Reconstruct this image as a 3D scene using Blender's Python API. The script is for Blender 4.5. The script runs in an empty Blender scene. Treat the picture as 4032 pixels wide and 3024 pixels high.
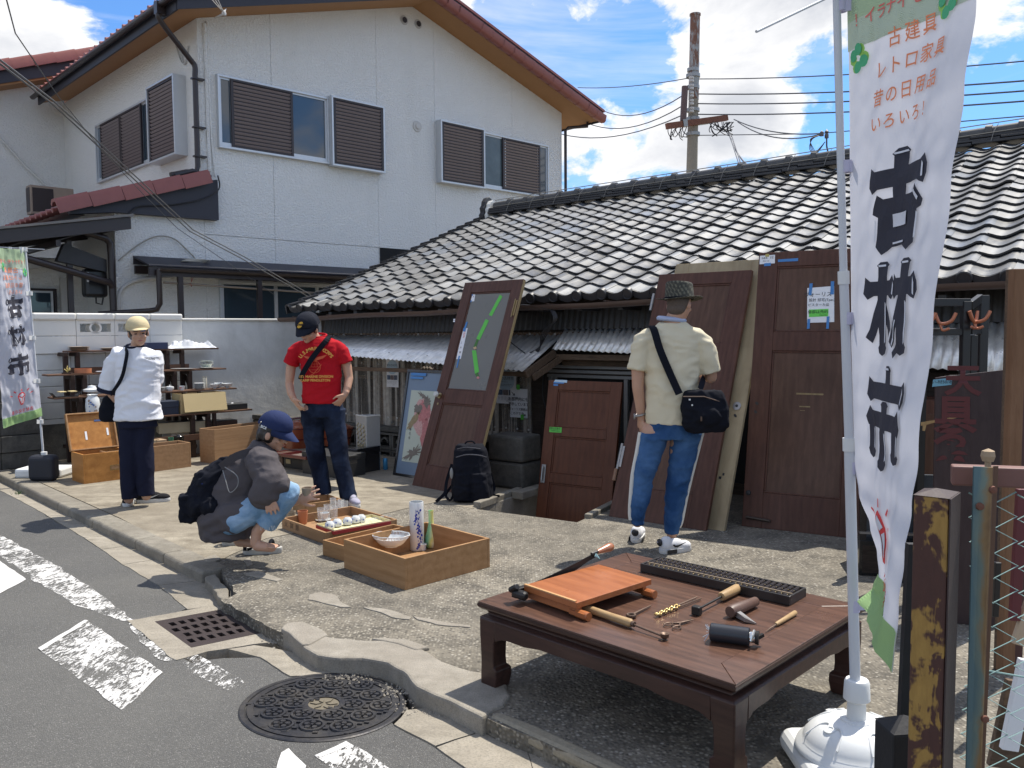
import bpy,bmesh,math,random
from mathutils import Vector,Matrix,noise as mnoise
V=Vector
rnd=random.Random(7)
SC=bpy.context.scene
COL=SC.collection
rad=math.radians
CAM_H,PITCH,ROLL,FPX=1.53,rad(3.7295),rad(-0.3957),3263.0
_f=V((0,math.cos(PITCH),-math.sin(PITCH)))
_u0=V((0,math.sin(PITCH),math.cos(PITCH)))
_r0=V((1,0,0))
_r=_r0*math.cos(ROLL)+_u0*math.sin(ROLL)
_u=-_r0*math.sin(ROLL)+_u0*math.cos(ROLL)
cam_d=bpy.data.cameras.new("camera")
cam=bpy.data.objects.new("camera",cam_d)
COL.objects.link(cam)
cam.matrix_world=Matrix(((_r.x,_u.x,-_f.x,0),(_r.y,_u.y,-_f.y,0),(_r.z,_u.z,-_f.z,CAM_H),(0,0,0,1)))
cam_d.sensor_width=36
cam_d.lens=FPX/4032*36
cam_d.clip_start=0.05
cam_d.clip_end=2000
SC.camera=cam
CP=V((0,0,CAM_H))
def ray(x,y):return _f+_r*((x-2016)/FPX)-_u*((y-1512)/FPX)
def gz(x,y,z=0.0):
 d=ray(x,y);return CP+d*((z-CAM_H)/d.z)
def gy(x,y,Y):
 d=ray(x,y);return CP+d*(Y/d.y)
def gpl(x,y,p,n):
 d=ray(x,y);return CP+d*((V(p)-CP).dot(n)/d.dot(n))
SUN_DIR=V((0.39,0.33,1.0)).normalized()      # towards the sun
el=math.asin(SUN_DIR.z);az=math.atan2(SUN_DIR.x,SUN_DIR.y)
sd=bpy.data.lights.new("sun",'SUN');sd.energy=4.2;sd.angle=rad(0.6);sd.color=(1.0,0.94,0.84)
so=bpy.data.objects.new("sun",sd);COL.objects.link(so)
so.rotation_euler=SUN_DIR.to_track_quat('Z','Y').to_euler();so.location=(6,6,12)
W=bpy.data.worlds.new("World");SC.world=W;W.use_nodes=True
nt=W.node_tree;nt.nodes.clear()
def N(t,tree=None,**kw):
 n=(tree or nt).nodes.new(t)
 for k,v in kw.items():
  if k.startswith('i_'):
   n.inputs[k[2:].replace('_',' ')].default_value=v
  else:setattr(n,k,v)
 return n
out=N('ShaderNodeOutputWorld');bg=N('ShaderNodeBackground');bg.inputs[1].default_value=0.11
sky=N('ShaderNodeTexSky',sky_type='NISHITA',sun_disc=False,sun_elevation=el,sun_rotation=az,air_density=1.0,dust_density=0.6,ozone_density=2.2)
L=nt.links.new
tc=N('ShaderNodeTexCoord')
sep=N('ShaderNodeSeparateXYZ');L(tc.outputs['Generated'],sep.inputs[0])
mp=N('ShaderNodeMapping');mp.inputs['Scale'].default_value=(1,1,1.7);L(tc.outputs['Generated'],mp.inputs[0])
n1=N('ShaderNodeTexNoise',i_Scale=5.0,i_Detail=9.0,i_Roughness=0.6,i_Distortion=0.25);L(mp.outputs[0],n1.inputs['Vector'])
mp2=N('ShaderNodeMapping');mp2.inputs['Scale'].default_value=(1,1,1.7);mp2.inputs['Location'].default_value=(0.02,0.02,0.06);L(tc.outputs['Generated'],mp2.inputs[0])
n2=N('ShaderNodeTexNoise',i_Scale=5.0,i_Detail=7.0,i_Roughness=0.6,i_Distortion=0.25);L(mp2.outputs[0],n2.inputs['Vector'])
def mth(op,a,b=None,clamp=False):
 m=N('ShaderNodeMath',operation=op,use_clamp=clamp)
 for i,s in enumerate((a,b)):
  if s is None:continue
  if isinstance(s,(int,float)):m.inputs[i].default_value=s
  else:L(s,m.inputs[i])
 return m.outputs[0]
bias=None
for (x,y,w,s) in ((2850,50,.16,.26),(3250,120,.10,.12),(2450,620,.11,.24),(2880,540,.08,.24),(120,60,.12,.34),(3900,60,.18,.06),
                     (2400,300,.10,-.22),(2200,100,.12,-.24),(620,130,.15,-.4),(3120,330,.11,-.26),(2700,330,.05,-.16),(3250,600,.06,-.14),(2300,400,.06,-.12),(3850,480,.14,-.2),(3300,250,.10,-.08),(2350,640,.05,-.1)):
 d=ray(x,y).normalized()
 vm=N('ShaderNodeVectorMath',operation='DISTANCE');L(tc.outputs['Generated'],vm.inputs[0]);vm.inputs[1].default_value=d
 g=mth('MULTIPLY',vm.outputs['Value'],1.0/w);g=mth('MULTIPLY',g,g);g=mth('MULTIPLY',g,-1.0);g=mth('EXPONENT',g)
 g=mth('MULTIPLY',g,s)
 bias=g if bias is None else mth('ADD',bias,g)
dens=mth('ADD',mth('ADD',mth('MULTIPLY',mth('SUBTRACT',n1.outputs['Fac'],.5),1.9),.5),mth('MULTIPLY',bias,.85))
cr=N('ShaderNodeValToRGB');cr.color_ramp.elements[0].position=.46;cr.color_ramp.elements[1].position=.60
cr.color_ramp.interpolation='EASE';L(dens,cr.inputs[0])
n3=N('ShaderNodeTexNoise',i_Scale=2.2,i_Detail=6.0,i_Roughness=0.62,i_Distortion=0.8)
mp3=N('ShaderNodeMapping');mp3.inputs['Scale'].default_value=(1.0,1.0,4.5);mp3.inputs['Rotation'].default_value=(0.0,0.35,0.0);L(tc.outputs['Generated'],mp3.inputs[0]);L(mp3.outputs[0],n3.inputs['Vector'])
veil=mth('MULTIPLY',mth('SUBTRACT',n3.outputs['Fac'],.45,True),2.0,True)
fac=mth('MAXIMUM',cr.outputs[0],veil)
shade=mth('SUBTRACT',n2.outputs['Fac'],n1.outputs['Fac'])
shade=mth('ADD',mth('MULTIPLY',shade,1.9),.42,True)
thick=mth('MULTIPLY',mth('SUBTRACT',dens,.58,True),1.9,True)
shade=mth('ADD',mth('MULTIPLY',shade,.8),mth('MULTIPLY',thick,1.3),True)
ccol=N('ShaderNodeMix',data_type='RGBA');ccol.inputs[6].default_value=(7.6,7.5,7.4,1);ccol.inputs[7].default_value=(4.2,4.35,4.7,1);L(shade,ccol.inputs[0])
mx=N('ShaderNodeMix',data_type='RGBA');L(fac,mx.inputs[0]);
skc=N('ShaderNodeMix',data_type='RGBA',blend_type='MULTIPLY');skc.inputs[0].default_value=1;skc.inputs[7].default_value=(0.55,0.85,1.18,1)
L(sky.outputs[0],skc.inputs[6])
L(skc.outputs[2],mx.inputs[6]);L(ccol.outputs[2],mx.inputs[7])
L(mx.outputs[2],bg.inputs[0]);L(bg.outputs[0],out.inputs[0])
SC.view_settings.view_transform='Standard';SC.view_settings.look='None'
SC.view_settings.gamma=1;SC.view_settings.use_curve_mapping=False
SC.view_settings.exposure=0.62
SC.cycles.max_bounces=7;SC.cycles.transparent_max_bounces=16
SC.cycles.use_denoising=True
MATS={}
def srgb(h):
 h=h.lstrip('#');c=[int(h[i:i+2],16)/255 for i in (0,2,4)]
 return tuple((x/12.92 if x<.04045 else ((x+.055)/1.055)**2.4) for x in c)
def mul(c,k):return tuple(min(1,x*k) for x in c[:3])
class MT:
 """small node-material builder"""
 def __init__(s,name,rough=.6,metal=0.,spec=.5,coords='Object',**kw):
  s.m=bpy.data.materials.new(name);s.m.use_nodes=True;s.t=s.m.node_tree
  s.b=s.t.nodes['Principled BSDF'];s.b.inputs['Roughness'].default_value=rough
  s.b.inputs['Metallic'].default_value=metal;s.b.inputs['Specular IOR Level'].default_value=spec
  s.tc=s.n('ShaderNodeTexCoord');s.co=s.tc.outputs[coords];MATS[name]=s.m
 def n(s,t,**kw):return N(t,s.t,**kw)
 def l(s,a,b):s.t.links.new(a,b)
 def vec(s,scale=(1,1,1),rot=(0,0,0),loc=(0,0,0),jitter=False):
  m=s.n('ShaderNodeMapping');m.inputs['Scale'].default_value=scale;m.inputs['Rotation'].default_value=rot;m.inputs['Location'].default_value=loc
  if jitter:
   oi=s.n('ShaderNodeObjectInfo');a=s.n('ShaderNodeVectorMath',operation='MULTIPLY_ADD')
   cx=s.n('ShaderNodeCombineXYZ');s.l(oi.outputs['Random'],cx.inputs[0]);s.l(oi.outputs['Random'],cx.inputs[1])
   s.l(cx.outputs[0],a.inputs[0]);a.inputs[1].default_value=(37,61,13);s.l(s.co,a.inputs[2]);s.l(a.outputs[0],m.inputs[0])
  else:s.l(s.co,m.inputs[0])
  return m.outputs[0]
 def noise(s,scale,detail=4,rough=.55,dist=0.,vec=None):
  n=s.n('ShaderNodeTexNoise',i_Scale=scale,i_Detail=float(detail),i_Roughness=rough,i_Distortion=dist);s.l(vec or s.co,n.inputs['Vector']);return n.outputs['Fac']
 def vor(s,scale,vec=None,feature='F1',out='Distance',rnd=1.0):
  n=s.n('ShaderNodeTexVoronoi',feature=feature,i_Scale=scale);s.l(vec or s.co,n.inputs['Vector']);n.inputs['Randomness'].default_value=rnd;return n.outputs[out]
 def ramp(s,f,stops,interp='LINEAR'):
  r=s.n('ShaderNodeValToRGB');e=r.color_ramp;e.interpolation=interp
  while len(e.elements)<len(stops):e.elements.new(.5)
  for i,(p,c) in enumerate(stops):
   e.elements[i].position=p;e.elements[i].color=(*(c if hasattr(c,'__len__') else (c,c,c)),1)[:4]
  s.l(f,r.inputs[0]);return r.outputs[0]
 def mix(s,f,a,b,mode='MIX'):
  m=s.n('ShaderNodeMix',data_type='RGBA',blend_type=mode)
  for i,x in ((0,f),(6,a),(7,b)):
   if hasattr(x,'is_linked') or hasattr(x,'links'):s.l(x,m.inputs[i])
   elif i==0:m.inputs[0].default_value=x
   else:m.inputs[i].default_value=(*x[:3],1) if hasattr(x,'__len__') else (x,x,x,1)
  return m.outputs[2]
 def math(s,op,a,b=0.,clamp=False):
  m=s.n('ShaderNodeMath',operation=op,use_clamp=clamp)
  for i,x in enumerate((a,b)):
   if hasattr(x,'links'):s.l(x,m.inputs[i])
   else:m.inputs[i].default_value=x
  return m.outputs[0]
 def col(s,c):
  if hasattr(c,'links'):s.l(c,s.b.inputs['Base Color'])
  else:s.b.inputs['Base Color'].default_value=(*c[:3],1)
  return s
 def rough(s,c):s.l(c,s.b.inputs['Roughness']);return s
 def bump(s,f,strength=.3,dist=.01):
  b=s.n('ShaderNodeBump');b.inputs['Strength'].default_value=strength;b.inputs['Distance'].default_value=dist
  s.l(f,b.inputs['Height'])
  if getattr(s,'lastb',None):s.l(s.lastb,b.inputs['Normal'])
  s.lastb=b.outputs[0];s.l(b.outputs[0],s.b.inputs['Normal']);return s
 def rand(s):return s.n('ShaderNodeObjectInfo').outputs['Random']
def simple(name,c,rough=.6,var=.15,scale=8.,bump=.0,bscale=40.,bdist=.004,metal=0.,spec=.5,coat=0.):
 m=MT(name,rough,metal,spec)
 f=m.noise(scale,5,.6)
 m.col(m.mix(f,mul(c,1-var),mul(c,1+var)))
 if bump:m.bump(m.noise(bscale,4,.6),bump,bdist)
 if coat:m.b.inputs['Coat Weight'].default_value=coat;m.b.inputs['Coat Roughness'].default_value=.15
 return m.m
def wood(name,c1,c2,rough=.5,grain=(1.2,14,14),scale=6.,bump=.12,rot=(0,0,0),stain=.25,coat=0.,jitter=True,bd='Y'):
 m=MT(name,rough,0,.25)
 v=m.vec(grain,rot,jitter=jitter)
 f=m.noise(scale,6,.6,.6,v);g=m.noise(scale*6,3,.6,0,v)
 w=m.n('ShaderNodeTexWave',bands_direction=bd,i_Scale=scale*.22,i_Distortion=7.0,i_Detail=4.0);m.l(v,w.inputs['Vector'])
 a=m.math('ADD',m.math('MULTIPLY',f,.7),m.math('MULTIPLY',w.outputs['Fac'],.09));a=m.math('ADD',a,m.math('MULTIPLY',g,.2))
 c=m.ramp(a,[(.3,c1),(.72,c2)])
 st=m.noise(2.3,4,.6,.4)
 c=m.mix(m.math('MULTIPLY',m.ramp(st,[(.45,0),(.75,1)]),stain),c,mul(c1,.45))
 m.col(c);m.rough(m.ramp(st,[(.3,rough*.85),(.7,min(1,rough*1.2))]));m.bump(g,bump,.003)
 if coat:m.b.inputs['Coat Weight'].default_value=coat;m.b.inputs['Coat Roughness'].default_value=.2
 return m.m
def m_stucco():
 m=MT('stucco_white',.85)
 a=m.noise(2.2,5,.6);b=m.noise(0.8,3,.5,0,m.vec((2.5,2.5,.35)))
 c=m.mix(a,(.72,.72,.70),(.77,.77,.75));c=m.mix(m.ramp(b,[(.55,0),(.85,.18)]),c,(.48,.48,.44));m.col(c)
 m.bump(m.ramp(m.noise(26,3,.6,.4,m.vec((1,1,1.3))),[(.42,0),(.62,1)]),.8,.012);m.bump(m.noise(110,3,.6),.4,.003)
 return m.m
STUCCO=m_stucco()
def m_plaster():
 m=MT('plaster_white',.8)
 a=m.noise(1.6,6,.62,.3);b=m.noise(5,4,.6,0,m.vec((1,1,.25)))
 c=m.mix(m.ramp(a,[(.35,0),(.65,1)]),(.54,.54,.51),(.70,.70,.67));c=m.mix(m.ramp(b,[(.55,0),(.8,.4)]),c,(.32,.32,.29));m.col(c)
 m.bump(m.noise(7,5,.6),.35,.02);m.bump(m.noise(60,4,.6),.35,.003)
 return m.m
PLASTER=m_plaster()
PAINTBLOCK=simple('painted_block',(.74,.72,.66),.75,.07,4,.3,70,.004)
def m_concrete(name,c1,c2,patch,s=1.,bump=.35):
 m=MT(name,.85)
 big=m.noise(.9*s,5,.62,.3);mid=m.noise(7*s,6,.7,.2);fine=m.noise(90*s,4,.7)
 st=m.noise(4,6,.65,.3,m.vec((.5,1.6,1),(0,0,rad(44))))
 c=m.mix(m.ramp(m.math('ADD',m.math('MULTIPLY',mid,.5),m.math('MULTIPLY',st,.5)),[(.38,0),(.64,1)]),c1,c2)
 c=m.mix(m.ramp(big,[(.42,0),(.66,.75)]),c,patch)
 c=m.mix(m.ramp(fine,[(.35,.45),(.55,0)]),c,mul(c1,.5));m.col(c)
 m.bump(fine,bump,.004);m.bump(mid,bump*.6,.012)
 return m.m
CONC=m_concrete('concrete_smooth',(.150,.126,.090),(.36,.32,.245),(.19,.162,.12))
GUTTER_C=m_concrete('concrete_gutter',(.20,.178,.14),(.35,.315,.255),(.25,.22,.175),1.2)
KERB_C=m_concrete('concrete_kerb',(.15,.135,.105),(.30,.275,.225),(.17,.15,.12),1.6)
MORTAR=m_concrete('mortar_grey',(.20,.18,.145),(.34,.31,.26),(.25,.22,.18),1.8,.5)
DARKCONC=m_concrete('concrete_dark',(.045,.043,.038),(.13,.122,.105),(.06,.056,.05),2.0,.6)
def m_aggr():
 m=MT('concrete_aggregate',.85)
 v=m.vor(62,out='Color');d=m.vor(62)
 sp=m.n('ShaderNodeSeparateColor');m.l(v,sp.inputs[0])
 st=m.ramp(sp.outputs[0],[(0,(.045,.041,.035)),(.3,(.11,.098,.078)),(.6,(.22,.197,.155)),(.9,(.34,.31,.25)),(1,(.46,.43,.37))])
 big=m.noise(1.1,6,.62,.4);mid=m.noise(9,5,.7)
 ce=m.mix(m.ramp(m.noise(3.2,6,.7,.5),[(.38,0),(.62,1)]),(.070,.062,.049),(.205,.182,.142))
 c=m.mix(m.ramp(d,[(.25,.85),(.62,0)]),ce,st)
 c=m.mix(m.ramp(big,[(.44,0),(.66,.75)]),c,m.mix(m.ramp(mid,[(.35,0),(.65,1)]),(.065,.058,.047),(.17,.152,.12)));m.col(c)
 m.bump(m.ramp(d,[(.1,1),(.7,0)]),.7,.006);m.bump(mid,.4,.012);m.bump(m.noise(220,3,.6),.3,.002)
 return m.m
AGGR=m_aggr()
def m_asphalt():
 m=MT('asphalt',.9)
 v=m.vor(170,out='Color');d=m.vor(170)
 sp=m.n('ShaderNodeSeparateColor');m.l(v,sp.inputs[0])
 st=m.ramp(sp.outputs[0],[(0,.06),(.6,(.125,.122,.115)),(.93,(.20,.196,.185)),(1,(.30,.29,.28))])
 big=m.noise(.7,5,.6)
 c=m.mix(m.ramp(d,[(.2,.9),(.65,0)]),(.070,.069,.066),st)
 c=m.mix(m.ramp(big,[(.4,0),(.7,.4)]),c,(.16,.155,.14));m.col(c)
 m.bump(m.ramp(d,[(.1,1),(.7,0)]),.7,.005);m.bump(m.noise(16,4,.6),.25,.01)
 return m.m
ASPHALT=m_asphalt()
def m_paint_road(name,wear):
 m=MT(name,.75);t=m.t
 a=m.noise(60,5,.75,.5,m.vec((1.0,.35,1),(0,0,rad(-20))));b=m.noise(5,4,.6);c=m.noise(300,2,.7)
 x=m.math('ADD',m.math('MULTIPLY',a,.55),m.math('MULTIPLY',b,.30));x=m.math('ADD',x,m.math('MULTIPLY',c,.15))
 m.col(m.mix(b,(.46,.455,.44),(.62,.61,.59)))
 al=m.ramp(x,[(wear,0),(wear+.035,1)]);m.l(al,m.b.inputs['Alpha']);m.bump(c,.4,.003)
 return m.m
RPAINT=m_paint_road('road_paint_worn',.485);RPAINT2=m_paint_road('road_paint_full',.32);RPAINT3=m_paint_road('road_paint_faded',.515)
RED_TILE=simple('roof_tile_red',(.24,.075,.062),.42,.2,5,.15,50)
def m_greytile():
 m=MT('roof_tile_grey',.36);r=m.rand()
 v=m.vec((1,1,1),jitter=True)
 a=m.noise(9,5,.65,.3,v);b=m.noise(34,4,.7,0,v)
 base=m.ramp(r,[(0,(.09,.09,.088)),(.35,(.15,.15,.147)),(.6,(.20,.20,.195)),(.85,(.15,.163,.18)),(1,(.29,.29,.28))])
 c=m.mix(m.ramp(a,[(.45,0),(.7,.8)]),base,m.mix(b,(.24,.23,.205),(.10,.095,.085)));c=m.mix(m.ramp(b,[(.6,0),(.78,.5)]),c,(.12,.11,.095));m.col(c)
 m.rough(m.ramp(m.math('ADD',m.math('MULTIPLY',a,.6),m.math('MULTIPLY',r,.4)),[(.2,.26),(.7,.55)]));m.bump(b,.15,.003)
 return m.m
GREY_TILE=m_greytile()
TILE_EDGE=simple('roof_tile_dark',(.028,.028,.031),.5,.3,12,.2,60)
NAVY=simple('navy_fascia',(.024,.024,.034),.55,.2,8)
DKMETAL=simple('dark_brown_metal',(.028,.02,.02),.35,.2,8)
SOFFIT=simple('soffit_brown',(.33,.17,.07),.7,.1,6,.1,30)
ALU=simple('aluminium',(.56,.58,.60),.35,.06,10,metal=.4)
SHUT=simple('shutter_brown',(.20,.165,.165),.42,.1,14)
SHUTD=simple('shutter_frame_brown',(.030,.022,.024),.45,.1,14)
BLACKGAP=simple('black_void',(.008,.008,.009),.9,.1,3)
def m_glass(name,c=(.035,.055,.075),r=.06):
 m=MT(name,r,0,.7);m.col(c);m.b.inputs['Coat Weight'].default_value=.6;m.b.inputs['Coat Roughness'].default_value=.03;m.bump(m.noise(2,2),.03,.02);return m.m
GLASS_D=m_glass('window_glass')
CURT=simple('curtain',(.16,.19,.20),.8,.3,9)
BEIGEMETAL=simple('beige_metal',(.30,.24,.19),.5,.12,9)
WHITEP=simple('white_pvc',(.50,.49,.47),.5,.1,8)
class MB:
 def __init__(s):s.v=[];s.f=[];s.mi=[];s.cur=0
 def add(s,vs,fs,M=None):
  o=len(s.v)
  s.v+=[tuple((M@V(p)) if M else p) for p in vs]
  for f in fs:s.f.append(tuple(i+o for i in f));s.mi.append(s.cur)
  return s
 def box(s,x0,x1,y0,y1,z0,z1,M=None):
  vs=[(x,y,z) for z in (z0,z1) for y in (y0,y1) for x in (x0,x1)]
  return s.add(vs,[(0,2,3,1),(4,5,7,6),(0,1,5,4),(2,6,7,3),(0,4,6,2),(1,3,7,5)],M)
 def cbox(s,c,sz,M=None):
  return s.box(c[0]-sz[0]/2,c[0]+sz[0]/2,c[1]-sz[1]/2,c[1]+sz[1]/2,c[2]-sz[2]/2,c[2]+sz[2]/2,M)
 def prism(s,poly,a,b,axis='z',M=None):
  """2D polygon extruded along axis between a and b"""
  def P(u,v,w):return {'z':(u,v,w),'y':(u,w,v),'x':(w,u,v)}[axis]
  n=len(poly);vs=[P(u,v,a) for u,v in poly]+[P(u,v,b) for u,v in poly]
  fs=[tuple(range(n)),tuple(range(2*n-1,n-1,-1))]+[(i,i+n,(i+1)%n+n,(i+1)%n) for i in range(n)]
  return s.add(vs,fs,M)
 def bar(s,p,q,w,h=None,up=(0,0,1),M=None):
  p,q=V(p),V(q);h=h or w;d=(q-p);ln=d.length;d.normalize();up=V(up)
  if abs(d.dot(up))>.98:up=V((0,1,0))
  x=d.cross(up).normalized();z=x.cross(d)
  vs=[tuple(b+x*(sx*w/2)+z*(sz*h/2)) for b in (p,q) for sz in (-1,1) for sx in (-1,1)]
  return s.add(vs,[(0,2,3,1),(4,5,7,6),(0,1,5,4),(2,6,7,3),(0,4,6,2),(1,3,7,5)],M)
 def tube(s,pts,r,n=8,cap=True,M=None,closed=False):
  pts=[V(p) for p in pts];rs=r if hasattr(r,'__len__') else [r]*len(pts)
  k=len(pts);vs=[];fs=[];prev=None
  for i,p in enumerate(pts):
   if closed:d=pts[(i+1)%k]-pts[i-1]
   else:d=(pts[min(i+1,k-1)]-pts[max(i-1,0)])
   d=d.normalized() if d.length>1e-9 else V((0,0,1))
   if prev is None:
    a=V((0,0,1)) if abs(d.z)<.9 else V((1,0,0));x=d.cross(a).normalized()
   else:x=(prev-d*prev.dot(d)).normalized()
   prev=x;y=d.cross(x)
   for j in range(n):
    t=2*math.pi*j/n;vs.append(tuple(p+(x*math.cos(t)+y*math.sin(t))*rs[i]))
  for i in range(k if closed else k-1):
   i2=(i+1)%k
   for j in range(n):fs.append((i*n+j,i*n+(j+1)%n,i2*n+(j+1)%n,i2*n+j))
  if cap and not closed:fs+=[tuple(range(n-1,-1,-1)),tuple(range((k-1)*n,k*n))]
  return s.add(vs,fs,M)
 def lathe(s,prof,n=20,M=None,cap=True,sx=1.,sy=1.):
  vs=[];fs=[];k=len(prof)
  for r,z in prof:
   for j in range(n):
    t=2*math.pi*j/n;vs.append((r*math.cos(t)*sx,r*math.sin(t)*sy,z))
  for i in range(k-1):
   for j in range(n):fs.append((i*n+j,i*n+(j+1)%n,(i+1)*n+(j+1)%n,(i+1)*n+j))
  if cap:
   if prof[0][0]>1e-5:fs.append(tuple(range(n-1,-1,-1)))
   if prof[-1][0]>1e-5:fs.append(tuple(range((k-1)*n,k*n)))
  return s.add(vs,fs,M)
 def grid(s,fn,nu,nv,M=None,flip=False):
  vs=[tuple(fn(i/nu,j/nv)) for j in range(nv+1) for i in range(nu+1)]
  fs=[(j*(nu+1)+i,j*(nu+1)+i+1,(j+1)*(nu+1)+i+1,(j+1)*(nu+1)+i) for j in range(nv) for i in range(nu)]
  if flip:fs=[f[::-1] for f in fs]
  return s.add(vs,fs,M)
 def sheet(s,fn,nu,nv,th,M=None):
  """curved sheet with thickness th along -normal (approx by finite differences)"""
  def pt(i,j,o):
   u,v=i/nu,j/nv;e=1e-3;p=V(fn(u,v))
   if not o:return tuple(p)
   a=V(fn(min(1,u+e),v))-V(fn(max(0,u-e),v));b=V(fn(u,min(1,v+e)))-V(fn(u,max(0,v-e)))
   nn=a.cross(b);nn=nn.normalized() if nn.length>1e-12 else V((0,0,1));return tuple(p-nn*th)
  w=nu+1;vs=[pt(i,j,0) for j in range(nv+1) for i in range(w)]+[pt(i,j,1) for j in range(nv+1) for i in range(w)]
  o=w*(nv+1);fs=[]
  for j in range(nv):
   for i in range(nu):
    q=(j*w+i,j*w+i+1,(j+1)*w+i+1,(j+1)*w+i);fs.append(q);fs.append(tuple(x+o for x in q[::-1]))
  for i in range(nu):fs.append((i,i+o,i+1+o,i+1));a=nv*w+i;fs.append((a,a+1,a+1+o,a+o))
  for j in range(nv):a=j*w;b=a+w;fs.append((a,b,b+o,a+o));a=j*w+nu;b=a+w;fs.append((a,a+o,b+o,b))
  return s.add(vs,fs,M)
 def disc(s,c,r,n=16,nrm=(0,0,1),ry=None):
  z=V(nrm).normalized();x=z.orthogonal().normalized();y=z.cross(x)
  vs=[tuple(V(c)+x*r*math.cos(2*math.pi*j/n)+y*(ry or r)*math.sin(2*math.pi*j/n)) for j in range(n)]
  return s.add(vs,[tuple(range(n))])
 def mesh(s,name,mats,smooth=None,merge=False):
  me=bpy.data.meshes.new(name);me.from_pydata(s.v,[],s.f)
  for m in (mats if isinstance(mats,(list,tuple)) else [mats]):me.materials.append(m)
  if any(s.mi):me.polygons.foreach_set('material_index',s.mi)
  bm=bmesh.new();bm.from_mesh(me)
  if merge:bmesh.ops.remove_doubles(bm,verts=bm.verts,dist=1e-5)
  bmesh.ops.recalc_face_normals(bm,faces=bm.faces)
  if smooth is not None:
   for f in bm.faces:f.smooth=True
   a=rad(smooth)
   for e in bm.edges:
    if len(e.link_faces)==2 and e.calc_face_angle(0)>a:e.smooth=False
  bm.to_mesh(me);bm.free();me.update();return me
 def build(s,name,mats,parent=None,smooth=None,bevel=0.,merge=False,seg=2,loc=None,**tags):
  o=bpy.data.objects.new(name,s.mesh(name,mats,smooth,merge));COL.objects.link(o)
  if parent:o.parent=parent
  if loc:o.location=loc
  if bevel:
   b=o.modifiers.new('bevel','BEVEL');b.width=bevel;b.segments=seg;b.limit_method='ANGLE';b.angle_limit=rad(40);b.harden_normals=False
  for k,v in tags.items():o[k]=v
  return o
def thing(name,label,cat,loc=(0,0,0),rz=0.,group=None):
 o=bpy.data.objects.new(name,None);COL.objects.link(o);o.location=loc;o.rotation_euler=(0,0,rz)
 o.empty_display_size=.1;o['label']=label;o['category']=cat
 if group:o['group']=group
 return o
def tag(o,label,cat,group=None):
 o['label']=label;o['category']=cat
 if group:o['group']=group
 return o
def inst(me,name,parent=None,loc=(0,0,0),rot=(0,0,0),scale=None,**tags):
 o=bpy.data.objects.new(name,me);COL.objects.link(o);o.location=loc;o.rotation_euler=rot
 if parent:o.parent=parent
 if scale:o.scale=scale
 for k,v in tags.items():o[k]=v
 return o
def copy_thing(root,loc=None,rz=None,label=None):
 r=root.copy();COL.objects.link(r)
 if loc is not None:r.location=loc
 if rz is not None:r.rotation_euler=(0,0,rz)
 if label:r['label']=label
 for ch in root.children:
  c=ch.copy();COL.objects.link(c);c.parent=r
  for g in ch.children:d=g.copy();COL.objects.link(d);d.parent=c
 return r
def lm(o):return Matrix.Translation(o.location)@o.rotation_euler.to_matrix().to_4x4()@Matrix.Diagonal((*o.scale,1))
def loc_of(o,p):return lm(o).inverted()@V(p)
def arc(c,r,a0,a1,n,plane='xz'):
 res=[]
 for i in range(n+1):
  t=rad(a0+(a1-a0)*i/n);u,w=r*math.cos(t),r*math.sin(t)
  res.append({'xz':(c[0]+u,c[1],c[2]+w),'xy':(c[0]+u,c[1]+w,c[2]),'yz':(c[0],c[1]+u,c[2]+w)}[plane])
 return res
def smoothpath(pts,k=6):
 pts=[V(p) for p in pts];r=[]
 for i in range(len(pts)-1):
  p0,p1,p2,p3=pts[max(i-1,0)],pts[i],pts[i+1],pts[min(i+2,len(pts)-1)]
  for j in range(k):
   t=j/k;r.append(.5*((2*p1)+(p2-p0)*t+(2*p0-5*p1+4*p2-p3)*t*t+(3*p1-p0-3*p2+p3)*t**3))
 r.append(pts[-1]);return r
def text_mesh(txt,size=.1,bold=0.,align='CENTER'):
 c=bpy.data.curves.new('lettering','FONT');c.body=txt;c.size=size;c.align_x=align;c.align_y='CENTER';c.offset=bold*size;c.resolution_u=3
 o=bpy.data.objects.new('lettering',c);COL.objects.link(o)
 me=bpy.data.meshes.new_from_object(o.evaluated_get(bpy.context.evaluated_depsgraph_get()))
 COL.objects.unlink(o);bpy.data.objects.remove(o);return me
def lettering(txt,size,M,mat,parent,bold=0.,name='lettering',fn=None,cuts=0,align='CENTER',sx=1.):
 me=text_mesh(txt,size,bold,align);bm=bmesh.new();bm.from_mesh(me)
 if cuts:
  bmesh.ops.triangulate(bm,faces=bm.faces);
  for _ in range(cuts):
   es=[e for e in bm.edges if e.calc_length()>size*.22]
   if es:bmesh.ops.subdivide_edges(bm,edges=es,cuts=1);bmesh.ops.triangulate(bm,faces=bm.faces)
 for v in bm.verts:
  v.co.x *= sx
  v.co=V(fn(v.co.x,v.co.y)) if fn else M@v.co
 bm.to_mesh(me);bm.free();me.materials.clear();me.materials.append(mat);me.name=name
 return inst(me,name,parent)
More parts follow.
